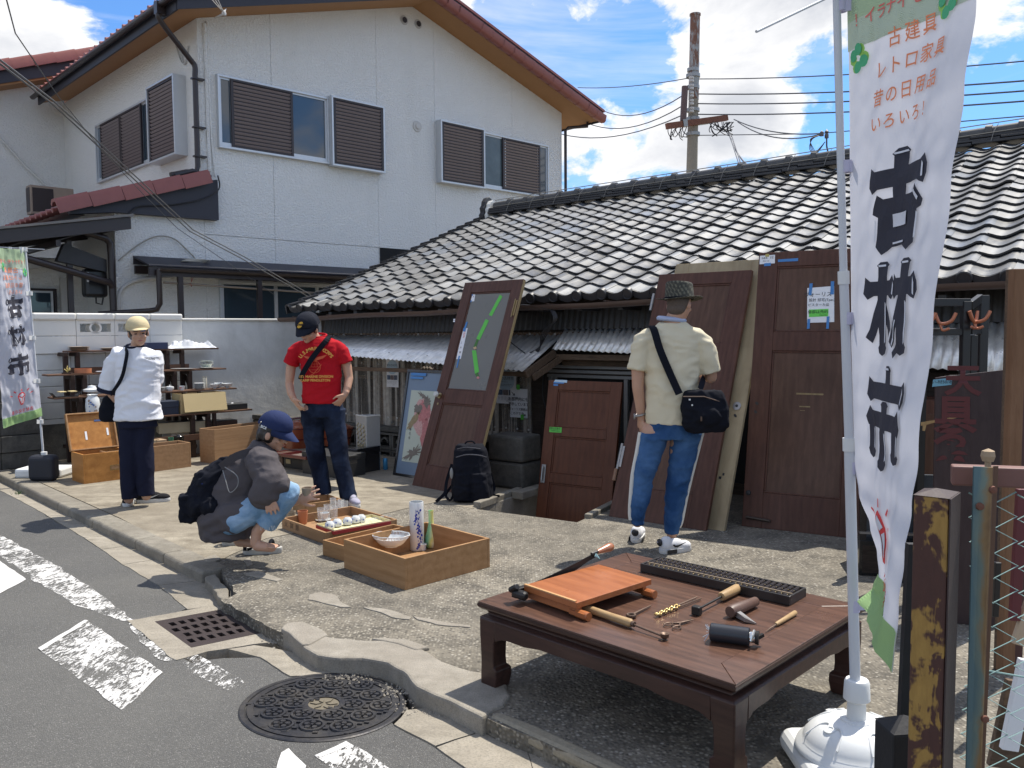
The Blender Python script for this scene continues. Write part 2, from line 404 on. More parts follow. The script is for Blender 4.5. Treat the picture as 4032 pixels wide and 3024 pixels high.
# ================================================================== ground, road, kerb
KD=V((.694,-.72,0)).normalized();KW=V((KD.y,-KD.x,0))     # along the kerb / towards the road
KB=gz(797,2250);KB.z=0
RQ=KB+KW*.3
RSL=.05
RN=V((-RSL*KW.x,-RSL*KW.y,1))
RP0=V((RQ.x,RQ.y,-.062))
def rz(p):return RP0.z+RSL*(V((p[0],p[1],0))-V((RP0.x,RP0.y,0))).dot(KW)
def rp(x,y,dz=0.0):
 p=gpl(x,y,RP0,RN);p.z+=dz;return p
def flat(poly,z0,z1,name,mat,parent=None,bevel=0,**kw):
 mb=MB();mb.prism([(p[0],p[1]) for p in poly],z0,z1);return mb.build(name,mat,parent,bevel=bevel,**kw)
def jag(poly,step=.08,amp=.012,closed=True):
 """roughen an outline"""
 r=[];n=len(poly)
 for i in range(n if closed else n-1):
  a,b=V(poly[i]),V(poly[(i+1)%n]);k=max(1,int((b-a).length/step))
  for j in range(k):
   p=a.lerp(b,j/k);q=V((p.x+(mnoise.noise(V((p.x*9,p.y*9,1))))*amp*2,p.y+(mnoise.noise(V((p.x*9,p.y*9,7))))*amp*2,p.z));r.append(q)
 if not closed:r.append(V(poly[-1]))
 return r
mb=MB();h=(-1.2,3.6,6.6,12.0);B_=600
for x0,x1,y0,y1 in ((-B_,B_,-B_,h[2]),(-B_,B_,h[3],B_),(-B_,h[0],h[2],h[3]),(h[1],B_,h[2],h[3])):
 mb.add([(x0,y0,-.16),(x1,y0,-.16),(x1,y1,-.16),(x0,y1,-.16)],[(0,1,2,3)])
mb.build('ground',CONC,kind='structure')
edge_px=[(0,1926),(108,1987),(233,2060),(315,2109),(472,2215),(624,2307),(732,2396),(640,2440),(560,2500),(640,2560),(760,2610),(880,2590),(1028,2588),(1142,2665),(1290,2700),(1500,2800),(1553,2858),(1705,2940),(1794,2997),(1900,3060)]
edge=[rp(*p) for p in edge_px]
edge=[edge[0]-KD*30]+edge+[edge[-1]+KD*12]
ej=jag(edge,.07,.008,False)
mb=MB();far=[p+KW*9 for p in (ej[0],ej[-1])]
poly=[(p.x,p.y) for p in ej]+[(far[1].x,far[1].y),(far[0].x,far[0].y)]
mb.add([(x,y,rz((x,y))) for x,y in poly]+[(x,y,-.5) for x,y in poly],[tuple(range(len(poly)))]+[(i,i+len(poly),(i+1)%len(poly)+len(poly),(i+1)%len(poly)) for i in range(len(poly))])
road=mb.build('road',ASPHALT,kind='structure')
def marking(px,mat,dz=.003,j=.012,name='marking'):
 pts=jag([rp(*p) for p in px],.05,j);mb=MB()
 mb.add([(p.x,p.y,rz(p)+dz) for p in pts],[tuple(range(len(pts)))]);return mb.build(name,mat,road)
marking([(-400,1880),(0,2107),(180,2205),(350,2308),(534,2446),(505,2452),(300,2385),(163,2305),(0,2188),(-500,1900)],RPAINT)
marking([(505,2456),(530,2462),(691,2600),(648,2606),(560,2540)],RPAINT,.0035)
marking([(700,2603),(780,2580),(965,2688),(900,2720),(800,2680)],RPAINT3)
marking([(341,2442),(638,2647),(488,2803),(149,2555)],RPAINT,j=.006)
for a,b,c_,d in (((335,2443),(349,2446),(165,2566),(149,2555)),((628,2640),(642,2650),(560,2728),(546,2720))):marking([a,b,c_,d],RPAINT2,.0045,.004)
marking([(-300,2150),(0,2211),(104,2282),(0,2339),(-300,2480)],RPAINT2,j=.005)
marking([(1237,2975),(1370,2921),(1560,3045),(1700,3130),(1500,3200)],RPAINT)
marking([(1237,2975),(1370,2921),(1388,2932),(1262,2984)],RPAINT2,.0045)
marking([(1085,3040),(1105,2965),(1135,2950),(1160,2975),(1208,3015),(1190,3060)],RPAINT2)
gut=thing('gutter','worn concrete gutter slabs between the asphalt and the kerb','gutter',(0,0,0));del gut['label'];del gut['category'];gut['kind']='structure'
gutter_bed=MB()
cuts_px=[((-330,1770),(-110,1795)),((60,1962),(150,1945)),((190,2033),(330,2030)),((330,2118),(478,2110)),((400,2165),(520,2150)),((486,2225),(610,2205)),((624,2307),(770,2290)),((740,2402),(905,2385))]
prev=None
for i,(a,b) in enumerate(cuts_px):
 A,Bp=rp(*a),rp(*b)
 Bp=Bp+(Bp-A).normalized()*.12
 if prev:
  P,Q=prev;g=.004;d=(A-P).normalized()*g
  pts=jag([P+d,A-d,Bp-d,Q+d],.1,.004)
  mb=MB();n=len(pts);mb.add([(p.x,p.y,rz(p)+.004) for p in pts]+[(p.x,p.y,-.3) for p in pts],[tuple(range(n))]+[(k,k+n,(k+1)%n+n,(k+1)%n) for k in range(n)])
  mb.build('slab',GUTTER_C,gut)
 prev=(A,Bp)
for px in ([(1028,2592),(900,2560),(1000,2545),(1060,2555),(1180,2580),(1340,2660),(1142,2668)],[(1553,2858),(1600,2800),(1700,2790),(1905,2850),(1860,2895),(1712,2940)],[(1716,2945),(1865,2898),(1912,2856),(2060,2940),(2120,3100),(1900,3080)],[(2065,2945),(2125,2900),(2800,3300),(2500,3500),(2125,3105)]):
 pts=jag([rp(*p) for p in px],.06,.006);mb=MB();n=len(pts)
 mb.add([(p.x,p.y,rz(p)+.006) for p in pts]+[(p.x,p.y,-.3) for p in pts],[tuple(range(n))]+[(k,k+n,(k+1)%n+n,(k+1)%n) for k in range(n)]);mb.build('slab',GUTTER_C,gut)
gc=[rp(*p) for p in ((610,2451),(889,2413),(1025,2497),(754,2554))]
pad=[rp(*p) for p in ((500,2447),(600,2430),(770,2400),(905,2383),(965,2405),(1110,2500),(1095,2530),(1000,2540),(820,2570),(690,2602))]
mb=MB();n=len(pad);mid=V((0,0,0))
ring=jag(pad,.05,.006);zt=lambda p,d=0:rz(p)+.005+d
gcen=sum(gc,V())/4
def on_gc(t):
 k=int(t*4)%4;f=t*4-int(t*4);return gc[k].lerp(gc[(k+1)%4],f)
def ang(p):return math.atan2(p.y-gcen.y,p.x-gcen.x)
def ray_to(poly,a):
 d=V((math.cos(a),math.sin(a),0));best=None
 for i in range(len(poly)):
  p,q=poly[i],poly[(i+1)%len(poly)];e=q-p;den=d.x*e.y-d.y*e.x
  if abs(den)<1e-9:continue
  w_=p-gcen;t=(w_.x*e.y-w_.y*e.x)/den;s_=(w_.x*d.y-w_.y*d.x)/den
  if t>0 and-1e-6<=s_<=1+1e-6 and (best is None or t<best):best=t
 return gcen+d*(best or .3)
angs=sorted([ang(p) for p in gc]+[ang(p) for p in ring])
vs=[];fs=[]
for a in angs:
 i_,o_=ray_to(gc,a),ray_to(ring,a);vs+=[(i_.x,i_.y,zt(i_)),(o_.x,o_.y,zt(o_)),(i_.x,i_.y,-.4),(o_.x,o_.y,-.4)]
n=len(angs)
for i in range(n):
 a,b=4*i,4*((i+1)%n);fs+=[(a,a+1,b+1,b),(a,b,b+2,a+2),(a+1,a+3,b+3,b+1)]
mb.add(vs,fs);mb.build('drain_surround',GUTTER_C,gut)
IRON=simple('rusty_iron',(.058,.044,.042),.55,.3,14,.3,90,metal=.5)
grate=thing('drain_grate','rusty brown iron drain grate with rows of slots beside the kerb','drain grate',gc[3],math.atan2((gc[2]-gc[3]).y,(gc[2]-gc[3]).x))
ex=gc[2]-gc[3];ey=gc[0]-gc[3];gzz=max(rz(p) for p in gc)+.004
def gq(u,v,dz=0):
 p=gc[3]+ex*u+ey*v;return (p.x,p.y,rz(p)+.006+dz)
mb=MB()
def gcell(u0,u1,v0,v1):
 t=[gq(u0,v0),gq(u1,v0),gq(u1,v1),gq(u0,v1)];b=[gq(u0,v0,-.02),gq(u1,v0,-.02),gq(u1,v1,-.02),gq(u0,v1,-.02)]
 mb.add(t+b,[(0,1,2,3),(7,6,5,4),(0,4,5,1),(1,5,6,2),(2,6,7,3),(3,7,4,0)])
rows=4;mgn=.09;rh=(1-2*mgn)/rows;sl=.58
for r in range(rows+1):
 v0=0 if r==0 else mgn+r*rh-rh*(1-sl)/2;v1=1 if r==rows else mgn+r*rh+rh*(1-sl)/2
 if r==0:v1=mgn+rh*(1-sl)/2
 if r==rows:v0=1-mgn-rh*(1-sl)/2
 gcell(0,1,v0,v1)
nc=6
for r in range(rows):
 v0=mgn+r*rh+rh*(1-sl)/2;v1=v0+rh*sl;off=.06 if r%2 else-.0
 us=[];cw=.86/nc
 x=.03+off
 edges=[0]
 for k in range(nc):edges+=[x+k*cw+cw*.22,x+k*cw+cw*.8]
 edges.append(1)
 for k in range(0,len(edges),2):gcell(edges[k],edges[k+1],v0,v1)
pl=mb.build('grate_plate',IRON,grate);pl.matrix_parent_inverse=lm(grate).inverted()
mb=MB();mb.add([gq(0,0,-.2),gq(1,0,-.2),gq(1,1,-.2),gq(0,1,-.2)],[(0,1,2,3)]);mb.build('drain_bottom',BLACKGAP,gut)
mL,mR=rp(923,2790),rp(1607,2790);mT,mBt=rp(1270,2659),rp(1255,2916)
mc=(mT+mBt)/2;mc=V(((mL.x+mR.x)/2+.0,mc.y,0));mr=((mR-mL).length/2+(mT-mBt).length/2)/2
MH=thing('manhole_cover','round dark iron manhole cover with a ring pattern of blossoms and a star centre','manhole cover',(mc.x,mc.y,rz(mc)+.003))
tilt=Matrix.Rotation(0,4,'X');zx=V(RN).normalized()
tilt=V((0,0,1)).rotation_difference(zx).to_matrix().to_4x4()
def m_iron():
 m=MT('cast_iron',.45,.55);a=m.noise(7,5,.65);b=m.noise(40,4,.7)
 m.col(m.mix(m.ramp(a,[(.4,0),(.7,1)]),(.035,.036,.042),(.085,.078,.07)));m.rough(m.ramp(b,[(.3,.35),(.7,.6)]));m.bump(b,.3,.003);return m.m
CAST=m_iron()
mb=MB();mb.lathe([(mr,-.03),(mr,.0),(mr*.985,.004),(mr*.93,.004),(mr*.925,0)],72,tilt,cap=False);mb.build('rim',CAST,MH,smooth=30)
mb=MB();mb.lathe([(mr*.92,-.03),(mr*.92,-.001),(0.0001,-.001)],72,tilt,cap=False);mb.build('plate',CAST,MH,smooth=30)
mb=MB();mb.lathe([(mr*.905,0),(mr*.905,.004),(mr*.83,.004),(mr*.83,0)],72,tilt,cap=False)
mb.lathe([(mr*.26,0),(mr*.26,.006),(mr*.19,.006),(mr*.19,0)],40,tilt,cap=False);mb.build('ring',CAST,MH,smooth=30)
mb=MB()
sp_=.128*mr/.36
for j in range(-5,6):
 for i in range(-5,6):
  cx,cy=(i+(.5 if j%2 else 0))*sp_,j*sp_*.84;rr=math.hypot(cx,cy)
  if rr>mr*.80 or rr<mr*.30:continue
  Mx=tilt@Matrix.Translation((cx,cy,0))
  mb.lathe([(sp_*.44,-.001),(sp_*.42,.007),(sp_*.34,.007),(sp_*.32,.001)],14,Mx,cap=False)
  for k in range(5):
   a=k*2*math.pi/5+.3;mb.lathe([(sp_*.115,0),(sp_*.09,.008),(0.0005,.008)],6,Mx@Matrix.Translation((math.cos(a)*sp_*.2,math.sin(a)*sp_*.2,0)),cap=False)
  mb.lathe([(sp_*.06,0),(sp_*.05,.009),(0.0005,.009)],6,Mx,cap=False)
  for k in range(4):
   a=k*math.pi/2+.4;q=sp_*.56
   mb.cbox((math.cos(a)*q,math.sin(a)*q,.002),(sp_*.16,sp_*.1,.008),Mx@Matrix.Rotation(0,4,'Z'))
mb.build('relief',CAST,MH,smooth=40,kind='stuff')
mb=MB()
for k in range(6):
 a=k*math.pi/3;d=(math.cos(a),math.sin(a));p_=(-d[1],d[0]);q=mr*.17
 mb.prism([(d[0]*.01,d[1]*.01),(d[0]*q*.5+p_[0]*q*.18,d[1]*q*.5+p_[1]*q*.18),(d[0]*q,d[1]*q),(d[0]*q*.5-p_[0]*q*.18,d[1]*q*.5-p_[1]*q*.18)],-.001,.006,'z',tilt)
mb.lathe([(mr*.19,-.001),(mr*.19,.0012),(.0005,.0012)],32,tilt,cap=False);mb.build('star_emblem',simple('emblem_sand',(.13,.11,.075),.7,.2,40),MH)
kerb=thing('kerb','x','x');del kerb['label'];del kerb['category'];kerb['kind']='structure'
outer=[(-400,1648),(-180,1755),(22,1860),(141,1922),(304,1998),(469,2093),(656,2174),(797,2250)]
oW=[gz(*p) for p in outer];s0=(oW[0]-KB).dot(KD)
kx=[s0-4,s0,-7.2,-6.2,-5.2,-4.1,-3.05,-2.1,-1.15,-.62,0.02]
for a,b in zip(kx,kx[1:]):
 P=KB+KD*(a+.004);Q=KB+KD*(b-.004);P.z=Q.z=0;iw=-KW*.165
 mb=MB();pr_=[(0,0),(.165,0),(.165,-.3),(-.02,-.3),(-.012,-.02)]
 nseg=max(2,int((b-a)/.12));vs=[];fs=[]
 for i in range(nseg+1):
  c=P.lerp(Q,i/nseg)
  for (w_,z_) in pr_:
   jn=mnoise.noise(V((c.x*7,c.y*7,w_*9+z_*9)))*(.007 if w_<.1 else 0)
   q=c-KW*(w_+jn);vs.append((q.x,q.y,z_+(jn*.6 if z_>-.1 else 0)+.002))
 m_=len(pr_)
 for i in range(nseg):
  for j in range(m_):fs.append((i*m_+j,i*m_+(j+1)%m_,(i+1)*m_+(j+1)%m_,(i+1)*m_+j))
 fs+=[tuple(range(m_)),tuple(range(nseg*m_,(nseg+1)*m_))[::-1]]
 mb.add(vs,fs);mb.build('kerb_stone',KERB_C,kerb,bevel=.012)
flat(jag([gz(805,2262),gz(850,2250),(gz(905,2330)),(gz(870,2361))],.05,.012),-.3,-.012,'broken_kerb',KERB_C,kerb,bevel=.01)
flat(jag([gz(868,2238),gz(900,2243),gz(935,2335),(gz(915,2340))],.05,.008),-.3,-.03,'broken_kerb',DARKCONC,kerb)
kin=[KB+KD*t-KW*.172 for t in (s0-4,-8,-6,-4,-2,-.3)]
seam=[gz(*p) for p in ((846,2216),(1045,2121),(1154,2100),(1470,2032),(1716,1977),(1862,2002))]
pit=[gz(*p) for p in ((1862,2004),(2272,2056),(2399,1999),(2136,1917))]
a1=kin[:-1]+[gz(820,2224)]+[p+V((-.004,.004,0)) for p in jag(seam,.1,.006,False)]+[pit[3],V((.9,8.4,0)),V((.9,9.6,0)),V((-2,12,0)),V((-2.8,13.1,0)),V((-9,18,0)),V((-16,20,0))]
flat(a1,-.3,0,'pavement',CONC,kind='structure')
low=[gz(*p) for p in ((862,2226),(905,2300),(935,2335),(870,2361),(990,2428),(1116,2491),(1205,2549),(1340,2590),(1433,2590),(1560,2620),(1642,2700),(1787,2757),(1915,2826),(2200,2947),(2900,3260))]
low=jag(low,.05,.012,False)+[low[-1]+KD*3]
a2=[p+V((.004,-.004,0)) for p in jag(seam,.1,.006,False)]+[pit[1],pit[2],V((1.6,7.9,0)),V((4.5,6.2,0)),V((14,6,0)),V((14,-8,0)),V((low[-1].x+2,low[-1].y-3,0))]+low[::-1]
flat(a2,-.3,-.001,'pavement',AGGR,kind='structure')
flat([gz(*p) for p in ((1922,2822),(1960,2800),(2120,2860),(2700,3130),(2900,3255),(2200,2950))],-.05,.006,'kerb_nosing',simple('pebbled_concrete',(.27,.235,.17),.85,.4,60,.6,90,.006),kerb,bevel=.02)
def blob_outline(px,conv=gz,j=.014,step=.035):return jag([conv(*p) for p in px],step,j)
def patch(px,z0,z1,name,mat,parent,j=.012,bevel=.008):return flat(blob_outline(px,j=j),z0,z1,name,mat,parent,bevel=bevel)
lip_px=[(1116,2481),(1160,2462),(1230,2500),(1300,2515),(1420,2528),(1540,2530),(1650,2555),(1740,2610),(1850,2650),(1920,2660),(1990,2700),(2010,2745),(1985,2785),(1945,2800),(1925,2822),(1900,2836),(1770,2770),(1640,2712),(1585,2652),(1520,2618),(1430,2598),(1335,2600),(1250,2590),(1200,2560)]
patch(lip_px,-.15,.012,'mortar_lip',MORTAR,kerb,.006,.012)
patch([(1110,2488),(1130,2465),(1190,2460),(1260,2490),(1290,2512),(1215,2552),(1190,2552)],-.14,.02,'mortar_lip',MORTAR,kerb,.006)
patch([(1460,2525),(1500,2520),(1600,2530),(1690,2560),(1640,2570),(1560,2545)],-.05,.017,'mortar_lip',MORTAR,kerb,.006)
for px in ([(1210,2345),(1260,2333),(1320,2345),(1350,2375),(1385,2392),(1340,2392),(1270,2375),(1215,2362)],
           [(1435,2393),(1520,2398),(1560,2412),(1620,2432),(1610,2442),(1540,2432),(1480,2410)],
           [(1625,2428),(1680,2438),(1720,2450),(1850,2465),(1845,2473),(1720,2462),(1640,2442)],
           [(960,2262),(1020,2248),(1060,2262),(1110,2285),(1090,2290),(1010,2275)],
           [(800,2200),(850,2186),(870,2200),(850,2212),(815,2212)],[(955,2208),(985,2196),(1000,2222),(975,2230)]):
 patch(px,-.02,.005,'mortar_patch',MORTAR,kerb,.008,.003)
mb=MB();r2=random.Random(3)
def stone(p,s):
 a=r2.random()*6;vs=[]
 for k in range(5):t=a+k*1.256;vs.append((p.x+math.cos(t)*s*(.6+.5*r2.random()),p.y+math.sin(t)*s*(.6+.5*r2.random()),p.z))
 vs.append((p.x,p.y,p.z+s*(.5+.5*r2.random())));mb.add(vs,[(0,1,5),(1,2,5),(2,3,5),(3,4,5),(4,0,5)])
for (cx,cy,sx,sy,nn) in ((1400,2670,150,22,110),(1560,2720,80,30,90),(1600,2790,50,40,50),(1750,2810,110,22,80),(1090,2530,60,14,30),(2150,2985,50,18,20),(660,2190,30,8,15),(1250,2620,60,12,20)):
 for _ in range(nn):
  p=rp(cx+r2.gauss(0,sx*.5),cy+r2.gauss(0,sy*.5));p.z+=.005;stone(p,r2.uniform(.003,.011))
for (x,y,s) in ((1075,2520,.035),(1100,2530,.03),(1140,2525,.03),(1060,2500,.022),(1525,2700,.018),(1580,2700,.014)):
 p=rp(x,y);stone(p,s)
mb.build('grit',MORTAR,kind='stuff')
mb=MB()
for _ in range(700):
 p=gz(r2.uniform(900,3900),r2.uniform(2080,3000));
 if p.y<6.4 and (p-KB).dot(KW)<-.2:p.z=-.001;stone(p,r2.uniform(.002,.006))
mb.build('loose_pebbles',AGGR,kind='stuff')
GREEN=simple('weed_green',(.07,.12,.03),.7,.3,20)
def weed(px,n,hgt,label):
 p=rp(*px);t=MB()
 for _ in range(n):
  a=r2.random()*6.28;l=hgt*r2.uniform(.5,1);x,y=p.x+r2.uniform(-.04,.04),p.y+r2.uniform(-.04,.04)
  t.add([(x-.003,y,p.z),(x+.003,y,p.z),(x+math.cos(a)*l*.6,y+math.sin(a)*l*.6,p.z+l)],[(0,1,2)])
 tag(t.build('weed',GREEN),label,'weed')
weed((66,1962-15),26,.05,'tiny tuft of weeds in the gutter seam by the asphalt edge');weed((72,1842),30,.09,'small dry tuft of weeds at the foot of the dark block wall')
PZ=-.75
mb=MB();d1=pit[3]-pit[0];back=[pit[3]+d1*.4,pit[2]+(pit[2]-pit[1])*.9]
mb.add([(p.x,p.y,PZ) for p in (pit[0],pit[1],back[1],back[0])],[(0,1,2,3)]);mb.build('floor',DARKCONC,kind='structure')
def wall_between(a,b,z0,z1,th,name,mat):
 a,b=V(a),V(b);n_=(b-a).normalized();n_=V((-n_.y,n_.x,0))*th;mb=MB();mb.prism([(a.x,a.y),(b.x,b.y),(b.x+n_.x,b.y+n_.y),(a.x+n_.x,a.y+n_.y)],z0,z1);return mb.build(name,mat,bevel=.008,kind='structure')
wall_between(pit[0],pit[3] ,PZ,-.004,.1,'pit_wall',MORTAR)
wall_between(pit[1],pit[0],PZ,-.02,.1,'pit_wall',MORTAR)
wall_between(pit[2],pit[1],PZ,-.02,.1,'pit_wall',MORTAR)
wall_between(gz(1890,1998),gz(2058,1938),-.02,.045,.07,'pit_rim',KERB_C)
wall_between(gz(2405,1985),gz(2300,2040),-.02,.035,.06,'pit_rim',KERB_C)
wall_between(gz(2150,1915),gz(2015,1955),-.02,.05,.12,'pit_rim',KERB_C)
# ================================================================== the white two-storey house
HYAW=rad(44.2);HK=gy(800,700,13.4);HK.z=0
house=thing('house','white stuccoed two-storey house with red tiled roof and brown louvred shutters','house',HK,HYAW)
HG=V((math.cos(HYAW),math.sin(HYAW),0));HS=V((-math.sin(HYAW),math.cos(HYAW),0))
def hg(x,y,s=0):
 p=gpl(x,y,HK+HS*s,HS)-HK;return p.dot(HG),p.z
def hs(x,y,g=0):
 p=gpl(x,y,HK+HG*g,HG)-HK;return p.dot(HS),p.z
EZ,RZ_,HW_=6.47,7.74,8.48
def rl(g):return EZ+(RZ_-EZ)*(1-abs(g-HW_/2)/(HW_/2))
mb=MB()
mb.prism([(0,0),(HW_,0),(HW_,EZ),(HW_/2,RZ_),(0,EZ)],.03,10,'y')
mb.prism([(-1.38,0),(-.001,0),(-.001,3.92),(-1.38,3.5)],.03,1.3,'y')
mb.box(-1.38,-.001,1.3,6.8,0,3.4)
mb.box(-7,-.001,6.8,12,0,6.7)
mb.box(-6,-1.38,1.3,3,0,2.7)
mb.build('wall',STUCCO,house)
gap=.0025
js=[0,1.23,3.37,4.75,6.89,HW_]
for a,b in zip(js,js[1:]):
 for z0,z1 in ((0,3.09),(3.098,99)):
  a_,b_=a+(gap if a>0 else 0),b-(gap if b<HW_ else 0)
  if z1>9:
   poly=[(a_,z0),(b_,z0),(b_,rl(b_))]+([(HW_/2,RZ_)] if a_<HW_/2<b_ else [])+[(a_,rl(a_))]
  else:poly=[(a_,z0),(b_,z0),(b_,z1),(a_,z1)]
  mb=MB();mb.prism(poly,-.0,.029,'y');mb.build('wall_panel',STUCCO,house,bevel=.004)
mb=MB();mb.prism([(-1.38,0),(-.004,0),(-.004,3.9),(-1.38,3.5)],0,.029,'y');mb.build('wall_panel',STUCCO,house,bevel=.004)
mb=MB();mb.box(-.028,-.001,.0,6.78,3.4,EZ-.01);mb.build('wall_panel',STUCCO,house)
mb=MB();ov,oe,th=.7,.6,.16
def slope_slab(mb,x0,z0,x1,z1,y0,y1,t):
 mb.prism([(x0,z0),(x1,z1),(x1,z1+t),(x0,z0+t)],y0,y1,'y')
k=(RZ_-EZ)/(HW_/2)
sof=MB();slope_slab(sof,-oe,EZ-k*oe,HW_/2,RZ_,-ov+.03,6.35,.05);slope_slab(sof,HW_+oe,EZ-k*oe,HW_/2+.0005,RZ_,-ov+.03,10,.05);sof.build('soffit',SOFFIT,house)
fas=MB()
slope_slab(fas,-oe-.02,EZ-k*(oe+.02)-.03,HW_/2,RZ_-.03,-ov,-ov+.03,.27);slope_slab(fas,HW_+oe+.02,EZ-k*(oe+.02)-.03,HW_/2+.0005,RZ_-.03,-ov-.001,-ov+.029,.27)
fas.box(-oe-.03,-oe,-ov+.031,6.35,EZ-k*oe-.04,EZ-k*oe+.16);fas.box(HW_+oe,HW_+oe+.03,-ov+.031,10,EZ-k*oe-.04,EZ-k*oe+.16)
fas.build('fascia',NAVY,house)
rf=MB();slope_slab(rf,-oe-.07,EZ-k*(oe+.07)+.2,HW_/2,RZ_+.2,-ov-.02,6.4,.05);slope_slab(rf,HW_+oe+.07,EZ-k*(oe+.07)+.2,HW_/2+.0005,RZ_+.2,-ov-.02,10,.05)
roof=rf.build('roof',RED_TILE,house)
def verge_tile_mesh(L=.33,w=.2,hh=.15):
 mb=MB();pts=[(0,0),(0,hh*.8),(.03,hh),(w*.6,hh*1.0),(w,hh*.75),(w,hh*.55),(w*.6,hh*.8),(.03,hh*.8),(.022,0)]
 mb.prism([(a-.03,b) for a,b in pts],0,L,'x');return mb.mesh('verge_tile',RED_TILE,50)
VT=verge_tile_mesh(.33,.2,.17);VTL=verge_tile_mesh(.46,.24,.21)
def verge(x0,z0,x1,z1,y,par,n=None,lift=.0,flip=False):
 ln=math.hypot(x1-x0,z1-z0);n=n or int(ln/.29);a=math.atan2(z1-z0,x1-x0)
 for i in range(n):
  t=i/n
  o=inst(VT,'verge_tile',par,(x0+(x1-x0)*t,y,z0+(z1-z0)*t+lift),(0,-a-rad(1.6),0)) if not flip else inst(VTL,'verge_tile',par,(x0+(x1-x0)*t,y,z0+(z1-z0)*t+lift),(0,-a-rad(2.0),0))
verge(HW_+oe+.09,EZ-k*(oe+.09)+.13,HW_/2,RZ_+.13,-ov-.03,house)
verge(-oe-.09,EZ-k*(oe+.09)+.13,HW_/2-.2,RZ_+.09,-ov-.03,house)
em=MB();em.tube([(0,0,0),(.25,0,.06)],.04,8);EM=em.mesh('eave_tile',RED_TILE,60)
for i in range(26):inst(EM,'eave_tile',house,(-oe-.1,-ov+.08+i*.27,EZ-k*oe+.2))
def gutter_mesh(mb,x,y0,y1,z,r=.055,axis='y'):
 pr_=[(math.cos(rad(a))*r,math.sin(rad(a))*r) for a in range(180,361,20)]+[(r-.008,0)]+[(math.cos(rad(a))*(r-.008),math.sin(rad(a))*(r-.008)) for a in range(350,189,-20)]+[(-r+.008,0)]
 if axis=='y':mb.prism([(x+a,z+b) for a,b in pr_],y0,y1,'y')
 else:mb.prism([(x+a,z+b) for a,b in pr_],y0,y1,'x')
mb=MB();gutter_mesh(mb,-oe-.1,-ov-.02,6.45,EZ-k*oe+.13)
gutter_mesh(mb,HW_+oe+.1,-ov+.1,10,EZ-k*oe+.11)
mb.build('gutter',DKMETAL,house,smooth=40)
mb=MB();zz=EZ-k*oe+.1
mb.box(-oe-.17,-oe-.03,-.32,-.2,zz-.12,zz+.06)
p0=(-oe-.1,-.26,zz-.1)
mb.tube(smoothpath([p0,(-oe-.1,-.25,zz-.2),(-.2,-.06,5.8),(-.1,-.02-.02,5.7),(-.1,-.04,5.55)],5)+[V((-.1,-.04,4.15)),V((-.13,-.05,4.06)),V((-.3,-.06,4.03)),V((-.55,-.08,3.95))],.042,10)
mb.build('downpipe',DKMETAL,house,smooth=50);mb=MB();mb.tube([(HW_+.55,-.3,EZ-.1),(HW_+.55,-.3,EZ-.26),(HW_+.1,-.1,EZ-.33),(HW_+.06,-.06,EZ-.4),(HW_+.06,-.06,3)],.035,8)
mb.build('downpipe',DKMETAL,house,smooth=50)
mb=MB()
for z in (5.5,4.75,4.3):mb.box(-.16,.03,-.1,-.0,z-.012,z+.012)
mb.build('pipe_bracket',DKMETAL,house)
mb=MB();mb.tube([(.13,-.02,6.45),(.14,-.02,5.0),(.15,-.02,4.6),(.19,-.025,4.02)],.016,6);mb.tube([(.09,-.012,6.4),(.1,-.012,4.1)],.03,6)
mb.build('cable_duct',STUCCO,house,smooth=50)
for (x,y) in ((1590,80),(1645,95)):
 g,z=hg(x,y);mb=MB();mb.lathe([(.0,-.02),(.075,-.02),(.085,0),(.09,.0)],18,Matrix.Translation((g,-.01,z))@Matrix.Rotation(rad(90),4,'X'));mb.build('vent_cap',WHITEP,house,smooth=40)
 mb=MB();mb.disc((g,-.034,z),.055,16,(0,-1,0));mb.build('vent_grille',SHUTD,house)
g,z=hg(1642,498);mb=MB();mb.lathe([(.0,.05),(.05,.045),(.06,.02),(.1,.02),(.11,0)],16,Matrix.Translation((g,0,z))@Matrix.Rotation(rad(90),4,'X'));mb.build('pipe_sleeve',WHITEP,house,smooth=40)
def slat_mesh(w):
 mb=MB();mb.prism([(-.0,-.018),(.005,-.022),(.027,.010),(.021,.016)],0,w,'x');return mb
